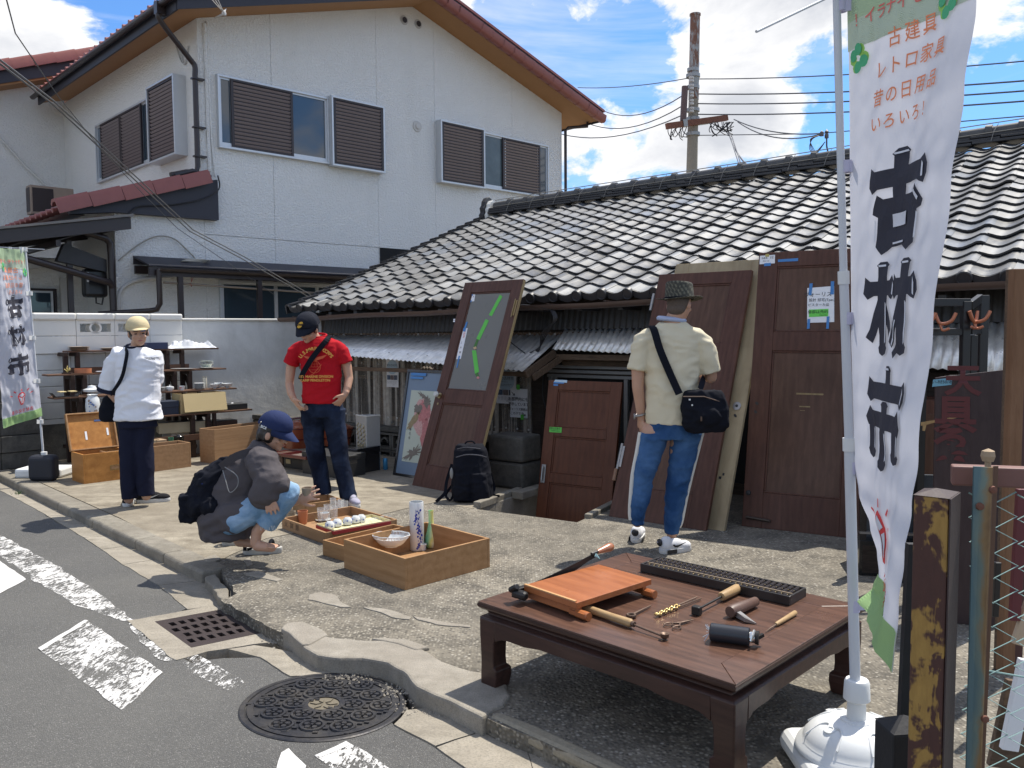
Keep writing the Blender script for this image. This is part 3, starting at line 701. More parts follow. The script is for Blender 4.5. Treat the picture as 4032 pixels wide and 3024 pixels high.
def window(T,u0,u1,z0,z1,proud,items,name='window',fr=.035,inset=.0,par=house,lbl=None,fm=None):
 """T maps (u, d, z); d = distance out of the wall"""
 mb=MB();f=fr
 for (a,b,c,d) in ((u0,u1,z1-f,z1),(u0,u1,z0,z0+f),(u0,u0+f,z0+f,z1-f),(u1-f,u1,z0+f,z1-f)):mb.box(a,b,0,proud,c,d,T)
 mb.box(u0+f,u1-f,-.0,.012,z0+f,z1-f,T)
 w=mb.build(name,fm or ALU,par,bevel=.004)
 for it in items:
  kind,a,b=it[:3];za,zb=z0+f,z1-f
  if kind=='pane':
   dd=proud*.45;q=.03
   mb=MB();mb.box(a+q,b-q,.016,dd-.005,za+.06,zb-q,T);o=mb.build('pane',it[3] if len(it)>3 else GLASS_D,w)
   mb=MB()
   for (x0,x1,y0,y1) in ((a,b,za,za+.06),(a,b,zb-q,zb),(a,a+q,za+.06,zb-q),(b-q,b,za+.06,zb-q)):mb.box(x0,x1,.014,dd+.012,y0,y1,T)
   mb.build('sash',ALU,w)
  elif kind=='shutter':
   dd=proud*.92;q=.045
   mb=MB()
   for (x0,x1,y0,y1) in ((a,b,za,za+q*.7),(a,b,zb-q*.7,zb),(a,a+q,za+q*.7,zb-q*.7),(b-q,b,za+q*.7,zb-q*.7)):mb.box(x0,x1,dd-.035,dd,y0,y1,T)
   mb.box(a+q,b-q,dd-.034,dd-.03,za+.02,zb-.02,T)
   mb.build('shutter_frame',SHUTD,w,bevel=.003)
   n=int((zb-za-q*1.4)/.058);me=None
   sm=slat_mesh(b-a-2*q)
   base=MB()
   for i,p in enumerate(sm.v):base.v.append(tuple(T.to_3x3()@V((p[0],p[1],p[2]))))
   base.f=sm.f;base.mi=sm.mi;me=base.mesh('slat',SHUT)
   for i in range(n):
    z=za+q*.7+(i+.5)*(zb-za-1.4*q)/n
    inst(me,'slat',w,T@V((a+q,dd-.026,z)))
 return w
TG=Matrix(((1,0,0,0),(0,-1,0,0),(0,0,1,0),(0,0,0,1)))
TS=Matrix(((0,-1,0,0),(1,0,0,0),(0,0,1,0),(0,0,0,1)))
gx=lambda x,y=500:hg(x,y)[0]
CURTP=simple('curtained_glass',(.09,.12,.13),.15,.5,3)
window(TG,.25,2.29,4.49,5.65,.08,[('pane',.285,gx(912)),('shutter',gx(905),gx(1147)),('pane',gx(1140),2.255)])
window(TG,2.292,3.43,4.46,5.68,.17,[('shutter',2.34,3.39)])
window(TG,4.77,5.948,4.46,5.68,.17,[('shutter',4.81,5.9)])
window(TG,5.95,7.97,4.49,5.65,.08,[('pane',5.98,gx(1985),CURTP),('shutter',gx(1970),gx(2118)),('pane',gx(2110),7.93)])
sx_=lambda x,y=500:hs(x,y)[0]
window(TS,1.64,4.68,4.49,5.62,.09,[('pane',1.66,2.35),('shutter',2.3,3.32),('shutter',3.34,4.4),('pane',4.38,4.66)])
window(TS,.48,1.62,4.40,5.68,.24,[('shutter',.52,1.58)])
window(TG,.2,3.0,.6,2.38,.06,[('pane',.24,1.2),('pane',1.2,2.0),('pane',2.0,2.96)],fr=.045)
g,z=hg(1495,975);mb=MB();mb.box(g,g+2.2,-.02,-.001,1.2,z);mb.build('doorway',BLACKGAP,house)
mb=MB();slope_slab(mb,-2.1,3.28,0,3.93,-.12,5.6,.06);mb.build('pent_roof',RED_TILE,house)
mb=MB();mb.prism([(-2.0,3.22),(-1.4,3.30),(.18,3.32),(.18,3.96),(-.02,3.92),(-2.05,3.30)],-.13,-.001,'y');mb.build('gable_board',NAVY,house)
verge(-2.18,3.20,.06,3.87,-.22,house,5,0,True)
for i in range(20):inst(EM,'eave_tile',house,(-2.2,.05+i*.28,3.27))
mb=MB();mb.tube(smoothpath([(.17,-.16,4.02),(.16,-.2,3.8),(-.1,-.17,3.62),(-.6,-.16,3.48),(-1.1,-.16,3.4),(-1.25,-.17,3.2)],6),.012,6);mb.tube([(-.5,-.1,3.95),(-.2,-.08,4.06),(.1,-.05,4.0)],.035,8);mb.build('cable',TILE_EDGE,house,smooth=60)
mb=MB();slope_slab(mb,-4.4,5.75,.5,7.52,6.15,12,.08);slope_slab(mb,5.4,5.75,.5005,7.52,6.15,12,.08);mb.build('wing_roof',RED_TILE,house)
mb=MB();slope_slab(mb,-4.4,5.4,.5,7.17,6.16,6.2,.3);mb.build('wing_fascia',NAVY,house)
mb=MB();slope_slab(mb,-4.4,5.36,.5,7.13,6.2,6.8,.04);mb.build('wing_soffit',SOFFIT,house)
verge(-4.4,5.62,.5,7.40,6.08,house,12,0,True)
mb=MB();mb.prism([(-7,0),(-.02,0),(-.02,6.95),(-4.4,5.35),(-7,5.35)],6.78,6.8,'y');mb.build('wing_wall',STUCCO,house)
a,b=hg(0,545,6.75),hg(185,735,6.75);mb=MB();mb.tube([(a[0]-.5,6.72,a[1]+.45),(a[0],6.72,a[1]),((a[0]+b[0])/2,6.72,(a[1]+b[1])/2-.05),(b[0],6.72,b[1])],.022,6);mb.build('cable_duct',STUCCO,house,smooth=60)
mb=MB();mb.tube(smoothpath([(-.06,.75,6.25),(-.05,.6,5.95),(-.05,.42,5.86),(-.05,.3,6.1)],6),.012,6);mb.tube(smoothpath([(-.06,.6,6.25),(-.05,.5,5.9),(-.05,.42,5.86)],6),.01,6);mb.build('wire',WHITEP,house,smooth=60)
ac=thing('air_conditioner','old beige outdoor air conditioner unit standing behind the red annex roof','air conditioner',lm(house)@V((-.68,5.6,3.86)),HYAW)
mb=MB();mb.box(-.4,.4,-.14,.14,.03,.6);mb.build('casing',BEIGEMETAL,ac,bevel=.012)
mb=MB();mb.box(-.408,-.401,-.12,.12,.08,.55);mb.build('side_grille',SHUTD,ac)
mb=MB();mb.box(-.36,.02,-.147,-.141,.08,.55);mb.build('fan_grille',SHUTD,ac)
mb=MB();mb.box(-.35,-.25,-.14,.14,-.12,.03);mb.box(.25,.35,-.14,.14,-.12,.03);mb.build('foot',TILE_EDGE,ac)
can=thing('porch_canopy','black framed flat porch canopy with a thin pale metal edge at the house entrance','canopy',lm(house)@V((-2.2,0,0)),HYAW)
mb=MB();mb.prism([(-2.0,2.66),(.88,3.2),(.88,3.235),(-2.0,2.69)],-.62,2.2,'y');mb.build('roof_sheet',simple('canopy_sheet',(.16,.15,.14),.5,.2,9),can)
mb=MB();mb.prism([(-1.9,2.50),(.86,3.02),(.86,3.19),(-1.9,2.67)],-.56,-.5,'y');mb.prism([(-1.9,2.50),(.86,3.02),(.86,3.19),(-1.9,2.67)],1.2,1.26,'y')
for x in (-1.5,-.9,-.3,.3,.82):zc=2.59+(x+2)*.1875;mb.box(x-.03,x+.03,-.5,1.2,zc-.08,zc+.06)
mb.box(-.12,-.06,-.5,1.3,2.72,2.8);mb.build('beam',DKMETAL,can)
mb=MB();mb.box(.14,.21,-.06,.01,0,2.85);mb.build('post',DKMETAL,can)
mb=MB();mb.box(-1.6,-1.53,-.5,-.43,0,2.5);mb.build('post',DKMETAL,can)
mb=MB();mb.tube([(.05,-.45,3.0),(.62,-.2,2.9),(.69,-.17,2.84),(.7,-.17,2.7),(.72,-.17,0)],.05,10);mb.tube([(-.6,-.5,2.56),(.66,-.2,2.26),(.7,-.18,2.2)],.05,10);mb.build('pipe',DKMETAL,can,smooth=50)
mb=MB();mb.prism([(.0,2.55),(.66,2.42),(.66,2.6),(.1,2.8)],-.1,.05,'y');mb.build('bracket_box',TILE_EDGE,can)
mb=MB();mb.prism([(-4.6,2.2),(-1.55,2.72),(-1.55,2.62),(-4.6,2.1)],.9,1.3,'y');mb.build('window_hood',WHITEP,house)
window(Matrix.Translation((0,1.3,0))@TG,-4.4,-1.85,.6,2.22,.06,[('pane',-4.36,-3.5),('pane',-3.5,-2.7),('pane',-2.7,-1.9)],fm=SHUTD)
mb=MB();mb.box(-1.8,-1.72,1.2,1.3,0,2.4);mb.build('post',WHITEP,house)
wh=thing('water_heater','black water heater box hanging on the wall under the porch canopy','water heater',lm(house)@V((-1.65,.1,2.05)),HYAW)
mb=MB();mb.box(-.17,.15,-.12,.1,0,.42);mb.build('casing',simple('black_plastic',(.012,.012,.014),.3,.2,9),wh,bevel=.05)
mb=MB();mb.box(-.15,-.12,-.125,-.121,.22,.36);mb.build('badge',WHITEP,wh)
mb=MB();mb.tube([(.0,-.02,0),(.0,-.02,-.08),(.08,-.02,-.1),(.1,-.02,0)],.012,6);mb.build('hose',TILE_EDGE,wh)
lc=thing('low_canopy','long low lean-to canopy with dark fascia and brown gutter on posts','canopy',lm(house)@V((0,0,0)),HYAW)
mb=MB();mb.prism([(-.001,2.66),(-.62,2.50),(-.62,2.52),(-.001,2.69)],-1.13,4.6,'x');
mb.build('roof_sheet',NAVY,lc)
mb=MB();mb.box(-1.13,4.6,-.03,-.001,2.56,2.65);mb.build('flashing',NAVY,lc)
mb=MB();mb.box(-1.12,4.6,-.6,-.55,2.36,2.49);mb.box(-1.12,4.6,-.05,-.002,2.42,2.54)
mb.build('beam',DKMETAL,lc)
mb=MB();gutter_mesh(mb,-.66,-1.0,4.6,2.47,.05,'x');mb.build('gutter',DKMETAL,lc,smooth=40)
for x in (-.66,.62,2.1):
 mb=MB();mb.box(x-.035,x+.035,-.6,-.53,0,2.36);mb.build('post',DKMETAL,lc)
mb=MB();mb.tube([(-1.0,-.64,2.45),(-1.0,-.64,1.95),(-1.03,-.6,1.87),(-1.1,-.5,1.85),(-1.75,-.3,1.80)],.04,10);mb.build('downpipe',DKMETAL,lc,smooth=50)
pole=thing('drying_pole','brown laundry pole hanging level under the low canopy','pole',lm(house)@V((-.9,-.55,2.27)),HYAW)
mb=MB();mb.tube([(0,0,0),(2.9,0,-.1)],.017,8);mb.build('rod',simple('pole_brown',(.20,.16,.12),.45),pole,smooth=60)
mb=MB();mb.tube([(.42,0,.02),(.42,0,.12),(.38,.02,.2)],.006,5);mb.tube([(.42,0,.02),(.46,0,.12),(.47,.02,.2)],.006,5);mb.tube([(.39,-.02,0),(.42,0,-.045),(.45,.02,0)],.008,5);mb.build('hook',simple('hook_red',(.22,.07,.05),.5),pole)
mb=MB();M_=lm(house)
def hw(g,s,z):return tuple(M_@V((g,s,z)))
mb.tube(smoothpath([hw(-1.36,-.06,2.6),hw(-1.05,-.05,2.86),hw(-.78,-.05,3.0),hw(-.52,-.05,2.98),hw(-.3,-.05,2.8),hw(-.2,-.05,2.7),hw(-.28,-.2,2.66)],8),.011,6)
for i in range(5):mb.tube([hw(-.33+i*.02+.19*math.cos(t),-.3+.09*math.sin(t),2.62+i*.008) for t in [j*math.pi/8 for j in range(16)]],.007,5,closed=True)
tag(mb.build('cable_coil',simple('old_white_cable',(.35,.33,.28),.6),smooth=60),'pale cable looping over the wall with a coil lying on the low canopy','cable')
mb=MB();mb.tube(smoothpath([hw(-1.35,-.03,1.7),hw(-1.37,-.03,2.0),hw(-1.3,-.03,2.2),hw(-1.05,-.03,2.33),hw(-.6,-.03,2.38)],8),.03,8)
tag(mb.build('conduit',WHITEP,smooth=60),'curved white conduit wrapped in tape on the wall corner','conduit')
# ================================================================== low tiled house
TYAW=rad(-37);TO=V((.13,8.27,0))
hut=thing('tiled_house','low sunken old house with silvery grey tiled roof and corrugated awnings','house',TO,TYAW)
KH=1.09
def hmap(p):return CP+(V(p)-CP)*KH
hut.location=hmap(TO);hut.scale=(KH,KH,KH)
TE=V((math.cos(TYAW),math.sin(TYAW),0));TY=V((-math.sin(TYAW),math.cos(TYAW),0))
def tl(p):p=V(p)-TO;return V((p.dot(TE),p.dot(TY),p.z))
def ty(x,y,yy):return tl(gpl(x,y,TO+TY*yy,TY))
RX0,RX1,RY0,RY1=-3.2,6.2,-.36,3.42
def roofz(x,y):
 v=(y-RY0)/(RY1-RY0);e=1.80+(x-RX0)*.008;r=3.27+(x-RX0)*.022
 return e*(1-v)+r*v
CW,RS=.256,.197
def tile_mesh(front=False):
 mb=MB();n=9;Lh=RS+.04
 def prof(u):
  return .018*math.cos(2*math.pi*(u-.86))+(.006 if .74<u<.98 else 0)
 top,bot=[],[]
 for j,(y,lift) in enumerate(((0,.032),(Lh,.008))):
  for i in range(n+1):
   u=i/n*1.06-.03;x=u*CW;z=prof(u)+lift;top.append((x,y,z));bot.append((x,y,z-(.017 if j==0 else .010)))
 vs=top+bot;m=2*(n+1);fs=[];mats=[]
 for i in range(n):fs.append((i,i+1,n+1+i+1,n+1+i));mats.append(0)
 for i in range(n):fs.append((m+i,m+n+1+i,m+n+2+i,m+i+1));mats.append(1)
 for i in range(n):fs.append((i,m+i,m+i+1,i+1));mats.append(1)
 fs.append((0,n+1,m+n+1,m));mats.append(0);fs.append((n,m+n,m+2*n+1,2*n+1));mats.append(0)
 mb.add(vs,fs);mb.mi=mats
 if front:
  mb.cur=1;c=CW*.86
  mb.lathe([(.052,-.012),(.052,.03),(.044,.034),(.04,.028),(.0005,.028)],16,Matrix.Translation((c,-.005,.012))@Matrix.Rotation(rad(90),4,'X'))
  pts=[(i/n*CW,prof(i/n)+.03) for i in range(n+1)]
  mb.prism(pts+[(CW*.75,-.035),(CW*.38,-.052),(0.02,-.03)],-.012,.004,'y')
 return mb.mesh('roof_tile' if not front else 'eave_tile',[GREY_TILE,TILE_EDGE],45)
TM,TF=tile_mesh(),tile_mesh(True)
ncol=int((RX1-RX0)/CW);nrow=int(round((RY1-RY0)/RS))
tr_=random.Random(11);cand=[]
for r in range(nrow):
 for c in range(ncol):
  x=RX0+c*CW;y=RY0+r*RS
  z=roofz(x,y);
  p=TO+TE*x+TY*y;d=(p-CP).length
  px=2016+FPX*(p-CP).dot(_r)/(p-CP).dot(_f)
  hid=3300<px<3800 or px>4150
  cand.append((d+(100 if hid else 0),x,y,z,r))
cand.sort();rest=MB()
for i,(d,x,y,z,r) in enumerate(cand):
 sl_=math.atan2(roofz(x,y+.2)-z,.2);tw=tr_.uniform(-.022,.022);dz=tr_.uniform(-.005,.005)
 if i<300 or r==0:inst(TF if r==0 else TM,'eave_tile' if r==0 else 'roof_tile',hut,(x,y,z+dz),(sl_,tr_.uniform(-.01,.01),tw))
 else:
  me=TM;Mx=Matrix.Translation((x,y,z+dz))@Matrix.Rotation(sl_,4,'X')@Matrix.Rotation(tw,4,'Z');o=len(rest.v)
  rest.v+=[tuple(Mx@v.co) for v in me.vertices];rest.f+=[tuple(k+o for k in p.vertices) for p in me.polygons];rest.mi+=[p.material_index+(2*tr_.randrange(4) if p.material_index==0 else 0) for p in me.polygons]
def tilevar(nm,c):
 m=simple(nm,c,.38,.3,12,.15,40);return m
rmats=[simple('tile_a',(.15,.15,.147),.38,.4,9),TILE_EDGE,simple('tile_b',(.20,.20,.195),.32,.45,9),TILE_EDGE,simple('tile_c',(.11,.11,.11),.42,.4,9),TILE_EDGE,simple('tile_d',(.15,.163,.18),.3,.4,9)]
tf=len(TM.polygons);mi=[]
for t in range(len(rest.f) // tf):
 v_=2*tr_.randrange(4)
 for k in range(tf):mi.append(1 if rest.mi[t*tf+k]==1 else v_)
rest.mi=mi
rest.build('roof_tiles',rmats,hut,smooth=45,kind='stuff')
mb=MB();mb.grid(lambda u,v:(RX0+.03+u*(RX1-RX0),RY0+.03+v*(RY1-RY0),roofz(RX0+u*(RX1-RX0),RY0+v*(RY1-RY0))-.03),8,2)
mb.add([(RX0+.05,RY1,3.2),(RX1,RY1,3.4),(RX1,7,1.9),(RX0+.05,7,1.8)],[(0,1,2,3)]);mb.build('roof_deck',TILE_EDGE,hut)
for r in range(nrow):
 y=RY0+r*RS;z=roofz(RX0,y);sl_=math.atan2(roofz(RX0,y+.2)-z,.2)
 if r==0:VG=MB();VG.prism([(-.11,.0),(-.11,-.09),(-.095,-.09),(-.085,0),(.03,.02),(.03,.035),(-.095,.02)],0,RS+.045,'y');VGM=VG.mesh('verge_tile',TILE_EDGE)
 inst(VGM,'verge_tile',hut,(RX0+.02,y,z+.028),(sl_-.12,0,0))
rl_=lambda x:3.27+(x-RX0)*.022
for kk,(w,h0,h1) in enumerate(((.30,.02,.05),(.27,.055,.08),(.24,.085,.11))):
 x=RX0+.12
 while x<RX1:
  L_=.5+.02*kk;mb=MB();z=rl_(x)
  mb.box(x+.003,x+L_-.003,RY1-w/2,RY1+w/2,z+h0,z+h1);mb.build('ridge_course_tile',TILE_EDGE,hut,bevel=.006);x+=L_
CAPM=MB();CAPM.tube([(0,0,0),(.30,0,.002)],.062,14);CAPM.tube([(.27,0,.006),(.335,0,.006)],[.078,.074],14);CAPM=CAPM.mesh('ridge_cap',simple('ridge_cap_grey',(.060,.060,.060),.4,.5,7,.2,40),40)
x=RX0+.16
while x<RX1:inst(CAPM,'ridge_cap',hut,(x,RY1,rl_(x)+.145),(0,-.022,0));x+=.30
mb=MB();ws=[(RX0+.2+i*.8,RY1-.05,rl_(RX0+.2+i*.8)+.225+.004*math.sin(i)) for i in range(12)];mb.tube(ws,.006,5)
ws=[(RX0+.2+i*.8,RY1-.15,rl_(RX0+.2+i*.8)+.115) for i in range(12)];mb.tube(ws,.0035,5)
x=RX0+.5
while x<RX1:z=rl_(x);mb.tube([(x,RY1-.17,z+.02),(x+.02,RY1-.13,z+.13),(x+.05,RY1-.05,z+.215)],.0035,4);x+=.42
mb.build('ridge_wire',simple('wire_grey',(.20,.19,.17),.5),hut)
mb=MB();orn=[(-.2,-.1),(-.21,.0),(-.17,.04),(-.19,.1),(-.14,.15),(-.13,.2),(-.07,.26),(0,.28),(.07,.26),(.13,.2),(.14,.15),(.19,.1),(.17,.04),(.21,.0),(.2,-.1)]
mb.prism([(RY1+a*.8,rl_(RX0)+b+.02) for a,b in orn],RX0-.03,RX0+.05,'x');mb.lathe([(.07,0),(.07,.03),(.05,.045),(.0005,.045)],14,Matrix.Translation((RX0-.03,RY1,rl_(RX0)+.16))@Matrix.Rotation(rad(-90),4,'Y'))
mb.build('ridge_end_ornament',TILE_EDGE,hut,bevel=.01)
mb=MB();mb.prism([(RY1+a*.62,rl_(RX0)+b*.8+.02) for a,b in orn],RX0+.05,RX0+.12,'x');mb.build('ridge_plaster',PLASTER,hut,bevel=.01)
mb=MB();n_=24
pr_=[(math.cos(rad(a))*.05,math.sin(rad(a))*.05) for a in range(180,361,22)];pr_+=[(a*.86,b*.86) for a,b in pr_[::-1]]
vs=[];m_=len(pr_)
for i in range(n_+1):
 x=RX0-.1+(RX1-RX0+.1)*i/n_;z=1.695+(x-RX0)*.017-.006*math.sin(i*1.3)
 for a,b in pr_:vs.append((x,-.42+a,z+b))
fs=[(i*m_+j,i*m_+(j+1)%m_,(i+1)*m_+(j+1)%m_,(i+1)*m_+j) for i in range(n_) for j in range(m_)]+[tuple(range(m_))]
GUT=simple('gutter_brown',(.085,.055,.045),.45,.25,6);mb.add(vs,fs);mb.build('gutter',GUT,hut,smooth=40)
mb=MB()
x=RX0+.2
while x<RX1:z=1.695+(x-RX0)*.017;mb.box(x-.012,x+.012,-.475,-.3,z+.002,z+.008);x+=.6
mb.build('gutter_bracket',GUT,hut)
mb=MB();x=RX0+.25
while x<RX1:mb.box(x,x+.05,-.34,.0,1.70,1.75);x+=.42
mb.build('rafter',TILE_EDGE,hut,kind='stuff')
DKWOOD=wood('weathered_dark_wood',(.022,.017,.014),(.065,.048,.038),.8,(2,14,14),5,.3)
BRWOOD=wood('weathered_brown_wood',(.06,.04,.028),(.17,.115,.075),.75,(2,14,14),5,.25)
mb=MB();mb.box(-3.1,.22,.03,.08,0,1.75);mb.box(.22,RX1,.03,.08,1.15,1.85);mb.box(-3.1,-3.05,.08,3.4,0,1.8);mb.prism([(.0,1.75),(3.4,3.2),(3.4,1.7)],-3.1,-3.05,'x');mb.box(-3.1,RX1,3.3,3.4,0,3.2)
mb.build('wall',DKWOOD,hut)
def m_corr(name,c,r,al=None,metal=0.):
 m=MT(name,r,metal);a=m.noise(2.5,5,.6,.2);b=m.noise(20,4,.6,0,m.vec((1,.15,1)))
 m.col(m.mix(m.ramp(b,[(.35,0),(.7,1)]),mul(c,.75),mul(c,1.1)));m.rough(m.ramp(a,[(.3,r*.7),(.7,r*1.3)]))
 if al is not None:m.b.inputs['Alpha'].default_value=al
 return m.m
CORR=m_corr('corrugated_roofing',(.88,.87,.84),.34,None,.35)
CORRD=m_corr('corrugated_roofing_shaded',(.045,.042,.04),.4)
CORRP=m_corr('corrugated_clear_plastic',(.50,.46,.40),.25,.5);m9=MATS['corrugated_clear_plastic'].node_tree;n9=N('ShaderNodeTexNoise',m9,i_Scale=1.0,i_Detail=2.0);v9=N('ShaderNodeMapping',m9);v9.inputs['Scale'].default_value=(30,1,.5);r9=N('ShaderNodeValToRGB',m9);r9.color_ramp.elements[0].position=.40;r9.color_ramp.elements[0].color=(.10,)*4;r9.color_ramp.elements[1].position=.62;r9.color_ramp.elements[1].color=(.85,)*4
m9.links.new([n for n in m9.nodes if n.type=='TEX_COORD'][0].outputs['Object'],v9.inputs[0]);m9.links.new(v9.outputs[0],n9.inputs[0]);m9.links.new(n9.outputs[0],r9.inputs[0]);m9.links.new(r9.outputs[0],m9.nodes['Principled BSDF'].inputs['Alpha'])
def corr(mb,A,B,C_,D,pitch=.063,amp=.009,nv=1):
 """sheet with corners A,B (top edge) and C_,D (bottom edge, under A and B)"""
 A,B,C_,D=map(V,(A,B,C_,D));n=int((B-A).length/pitch)*4;nrm=(B-A).cross(C_-A).normalized()
 if nrm.z<0:nrm=-nrm
 vs=[];
 for j in range(nv+1):
  for i in range(n+1):
   t=i/n;p=A.lerp(B,t).lerp(C_.lerp(D,t),j/nv)+nrm*amp*math.sin(i*math.pi/2);vs.append(tuple(p))
 mb.add(vs,[(j*(n+1)+i,j*(n+1)+i+1,(j+1)*(n+1)+i+1,(j+1)*(n+1)+i) for j in range(nv) for i in range(n)])
mb=MB();corr(mb,(-2.95,-.02,1.5),(.50,-.02,1.5),(-2.85,-.58,1.305),(.40,-.58,1.155));a1_=mb.build('awning_sheet',CORR,hut,smooth=80);sol=a1_.modifiers.new('s','SOLIDIFY');sol.thickness=.002
mb=MB();corr(mb,(.49,-.02,1.53),(6.2,-.02,1.57),(.49,-.24,1.345),(6.2,-.34,1.16));a1_=mb.build('awning_sheet',CORR,hut,smooth=80);sol=a1_.modifiers.new('s','SOLIDIFY');sol.thickness=.002
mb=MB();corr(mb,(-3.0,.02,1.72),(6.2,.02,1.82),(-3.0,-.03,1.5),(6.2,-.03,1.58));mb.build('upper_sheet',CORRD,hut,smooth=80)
mb=MB();mb.box(-3.0,6.2,-.05,-.034,1.475,1.505);mb.build('batten',BRWOOD,hut)
sc_=MB();sc_.lathe([(.011,0),(.011,.004),(.006,.009),(.0005,.009)],8);SCM=sc_.mesh('screw_cap',WHITEP)
for i in range(30):x=-2.9+i*.3;inst(SCM,'screw_cap',hut,(x,-.052,1.49),(rad(90),0,0))
for i in range(12):x=-2.75+i*.27;t=(x+2.85)/3.25;inst(SCM,'screw_cap',hut,(x,-.5,1.345-.15*t+.022),(.35,0,0))
for i in range(18):x=.6+i*.3;inst(SCM,'screw_cap',hut,(x,-.2,1.41-(x-.5)*.022),(.9,0,0))
mb=MB();mb.bar((.42,-.57,1.12),(.50,-.2,1.315),.03,.07);mb.bar((.47,-.52,1.09),(.56,-.14,1.28),.025,.06);mb.build('barge_board',BRWOOD,hut,bevel=.004)
mb=MB();mb.box(.5,6.2,-.2,-.16,1.25,1.3);mb.box(-2.85,.4,-.52,-.48,1.10,1.14,Matrix.Translation((0,0,0)));mb.build('awning_rail',BRWOOD,hut)
mb=MB();corr(mb,(-2.9,-.06,1.36),(.19,-.06,1.2),(-2.9,-.06,.44),(.19,-.06,.36),.05,.010);mb.build('plastic_screen',CORRP,hut,smooth=80)
for (z0,z1,za) in ((1.18,1.08,.05),(1.0,.98,.04),(.56,.5,.045)):
 mb=MB();mb.bar((-2.9,-.035,z0),(.2,-.035,z1),.02,za,up=(0,0,1));mb.build('batten',BRWOOD,hut,bevel=.003)
for x in (-2.0,-1.0,.05):
 mb=MB();mb.box(x-.05,x+.05,-.03,.02,.3,1.3);mb.build('stud',BRWOOD,hut,bevel=.004)
for i in range(22):
 x=-2.85+i*.14;inst(SCM,'screw_cap',hut,(x,-.066,.56-.02*i/22),(rad(90),0,0));
 if i%2==0:inst(SCM,'screw_cap',hut,(x,-.066,1.18-.1*i/22),(rad(90),0,0))
mb=MB();mb.box(-.42,.16,-.085,-.068,.44,.50);mb.build('plastic_strip',CORRP,hut)
mb=MB();mb.box(.14,.28,-.08,.0,-.75,1.2);mb.build('door_post',DKWOOD,hut,bevel=.004)
mb=MB()
for z in (1.07,1.115,1.16):mb.box(.28,2.6,-.02-(z-1.07)*.3,.03,z,z+.03)
mb.box(.29,.33,-.01,.03,.55,1.07);mb.box(.345,.375,-.0,.03,.55,1.07);mb.box(1.13,1.17,-.015,.03,.3,1.07)
mb.build('door_frame',simple('dull_aluminium',(.20,.20,.195),.4,.2,9,metal=.3),hut,bevel=.003)
mb=MB();mb.box(.38,3.0,.035,.045,-.75,1.07);mb.build('door_glass',BLACKGAP,hut)
mb=MB();mb.box(.5,3.0,-.08,.02,1.19,1.26);mb.build('lintel',BRWOOD,hut)
mb=MB();mb.box(.28,2.6,.0,.03,-.75,.22);mb.build('lower_wall',DKWOOD,hut)
BAMB=simple('bamboo',(.16,.105,.05),.6,.4,30)
for i in range(30):
 mb=MB();z=.24+i*.0115;mb.tube([(.30,-.035+.004*(i%3),z+r2.uniform(-.002,.002)),(.82,-.035+.004*(i%2),z+r2.uniform(-.002,.002))],.0052,5);mb.build('bamboo_slat',BAMB,hut)
mb=MB();mb.box(.28,.82,-.05,-.02,.17,.235);mb.build('blind_board',BRWOOD,hut)
mb=MB();mb.box(1.45,1.9,-.06,-.03,-.7,.78);mb.build('side_panel',wood('tan_board',(.20,.12,.045),(.30,.19,.08),.5),hut)
mb=MB();mb.box(2.6,6.2,-.02,.03,-.1,1.2);mb.build('lower_wall',DKWOOD,hut)
BBL=DARKCONC
bw=thing('breeze_block_wall','low dark wall of pierced breeze blocks under the plastic screen','wall',hmap(TO+TE*-4.5),TYAW);bw.scale=(KH,KH,KH)
def bblock(x,z,w=.39,h=.19,pat=0):
 mb=MB();t0,t1=-.16,-.02
 mb.box(x,x+w,t0,t1,z,z+.025);mb.box(x,x+w,t0,t1,z+h-.025,z+h);mb.box(x,x+.03,t0,t1,z+.025,z+h-.025);mb.box(x+w-.03,x+w,t0,t1,z+.025,z+h-.025)
 cx=x+w/2;cz=z+h/2
 if pat:
  mb.bar((x+.03,(t0+t1)/2,z+.02),(cx,(t0+t1)/2,z+h-.02),t1-t0,.025,up=(0,0,1));mb.bar((cx,(t0+t1)/2,z+h-.02),(x+w-.03,(t0+t1)/2,z+.02),t1-t0,.025)
  mb.box(cx-.012,cx+.012,t0,t1,z+.025,z+h-.025)
 else:
  for c_ in (x+w*.3,x+w*.7):
   pts=[(c_+math.cos(rad(a))*.062,cz-.02+math.sin(rad(a))*.062) for a in range(0,181,20)];inn=[(c_+math.cos(rad(a))*.04,cz-.02+math.sin(rad(a))*.04) for a in range(180,-1,-20)]
   mb.prism(pts+inn,t0+.01,t1,'y')
 mb.build('block',BBL,bw,bevel=.004)
for i in range(11):
 x=.0+i*.395;
 if x+.39>4.2:break
 bblock(x,.2,pat=(1 if i<6 else 0));bblock(x,.005,pat=(1 if i<6 else 0))
mb=MB();mb.box(-.02,4.25,-.17,.0,.40,.46);mb.build('coping',BBL,bw,bevel=.012)
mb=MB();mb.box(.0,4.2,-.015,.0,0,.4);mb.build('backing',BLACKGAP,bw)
pier=thing('block_pier','thick mossy concrete block pier beside the sunken doorway','pier',gz(1990,1922),TYAW)
for k_ in range(2):
 mb=MB();mb.box(-.2,.22,-.02,.30,.005+k_*.26,.255+k_*.26);mb.build('block',DARKCONC,pier,bevel=.025)
def cablething(pts,r,mat,label,k=8):
 mb=MB()
 for p in pts:mb.tube(smoothpath(p,k),r,6)
 return tag(mb.build('cable',mat,smooth=60),label,'cable')
tw_=lambda x,y,z:tuple(hmap(TO+TE*x+TY*y+V((0,0,z))))
cb=[]
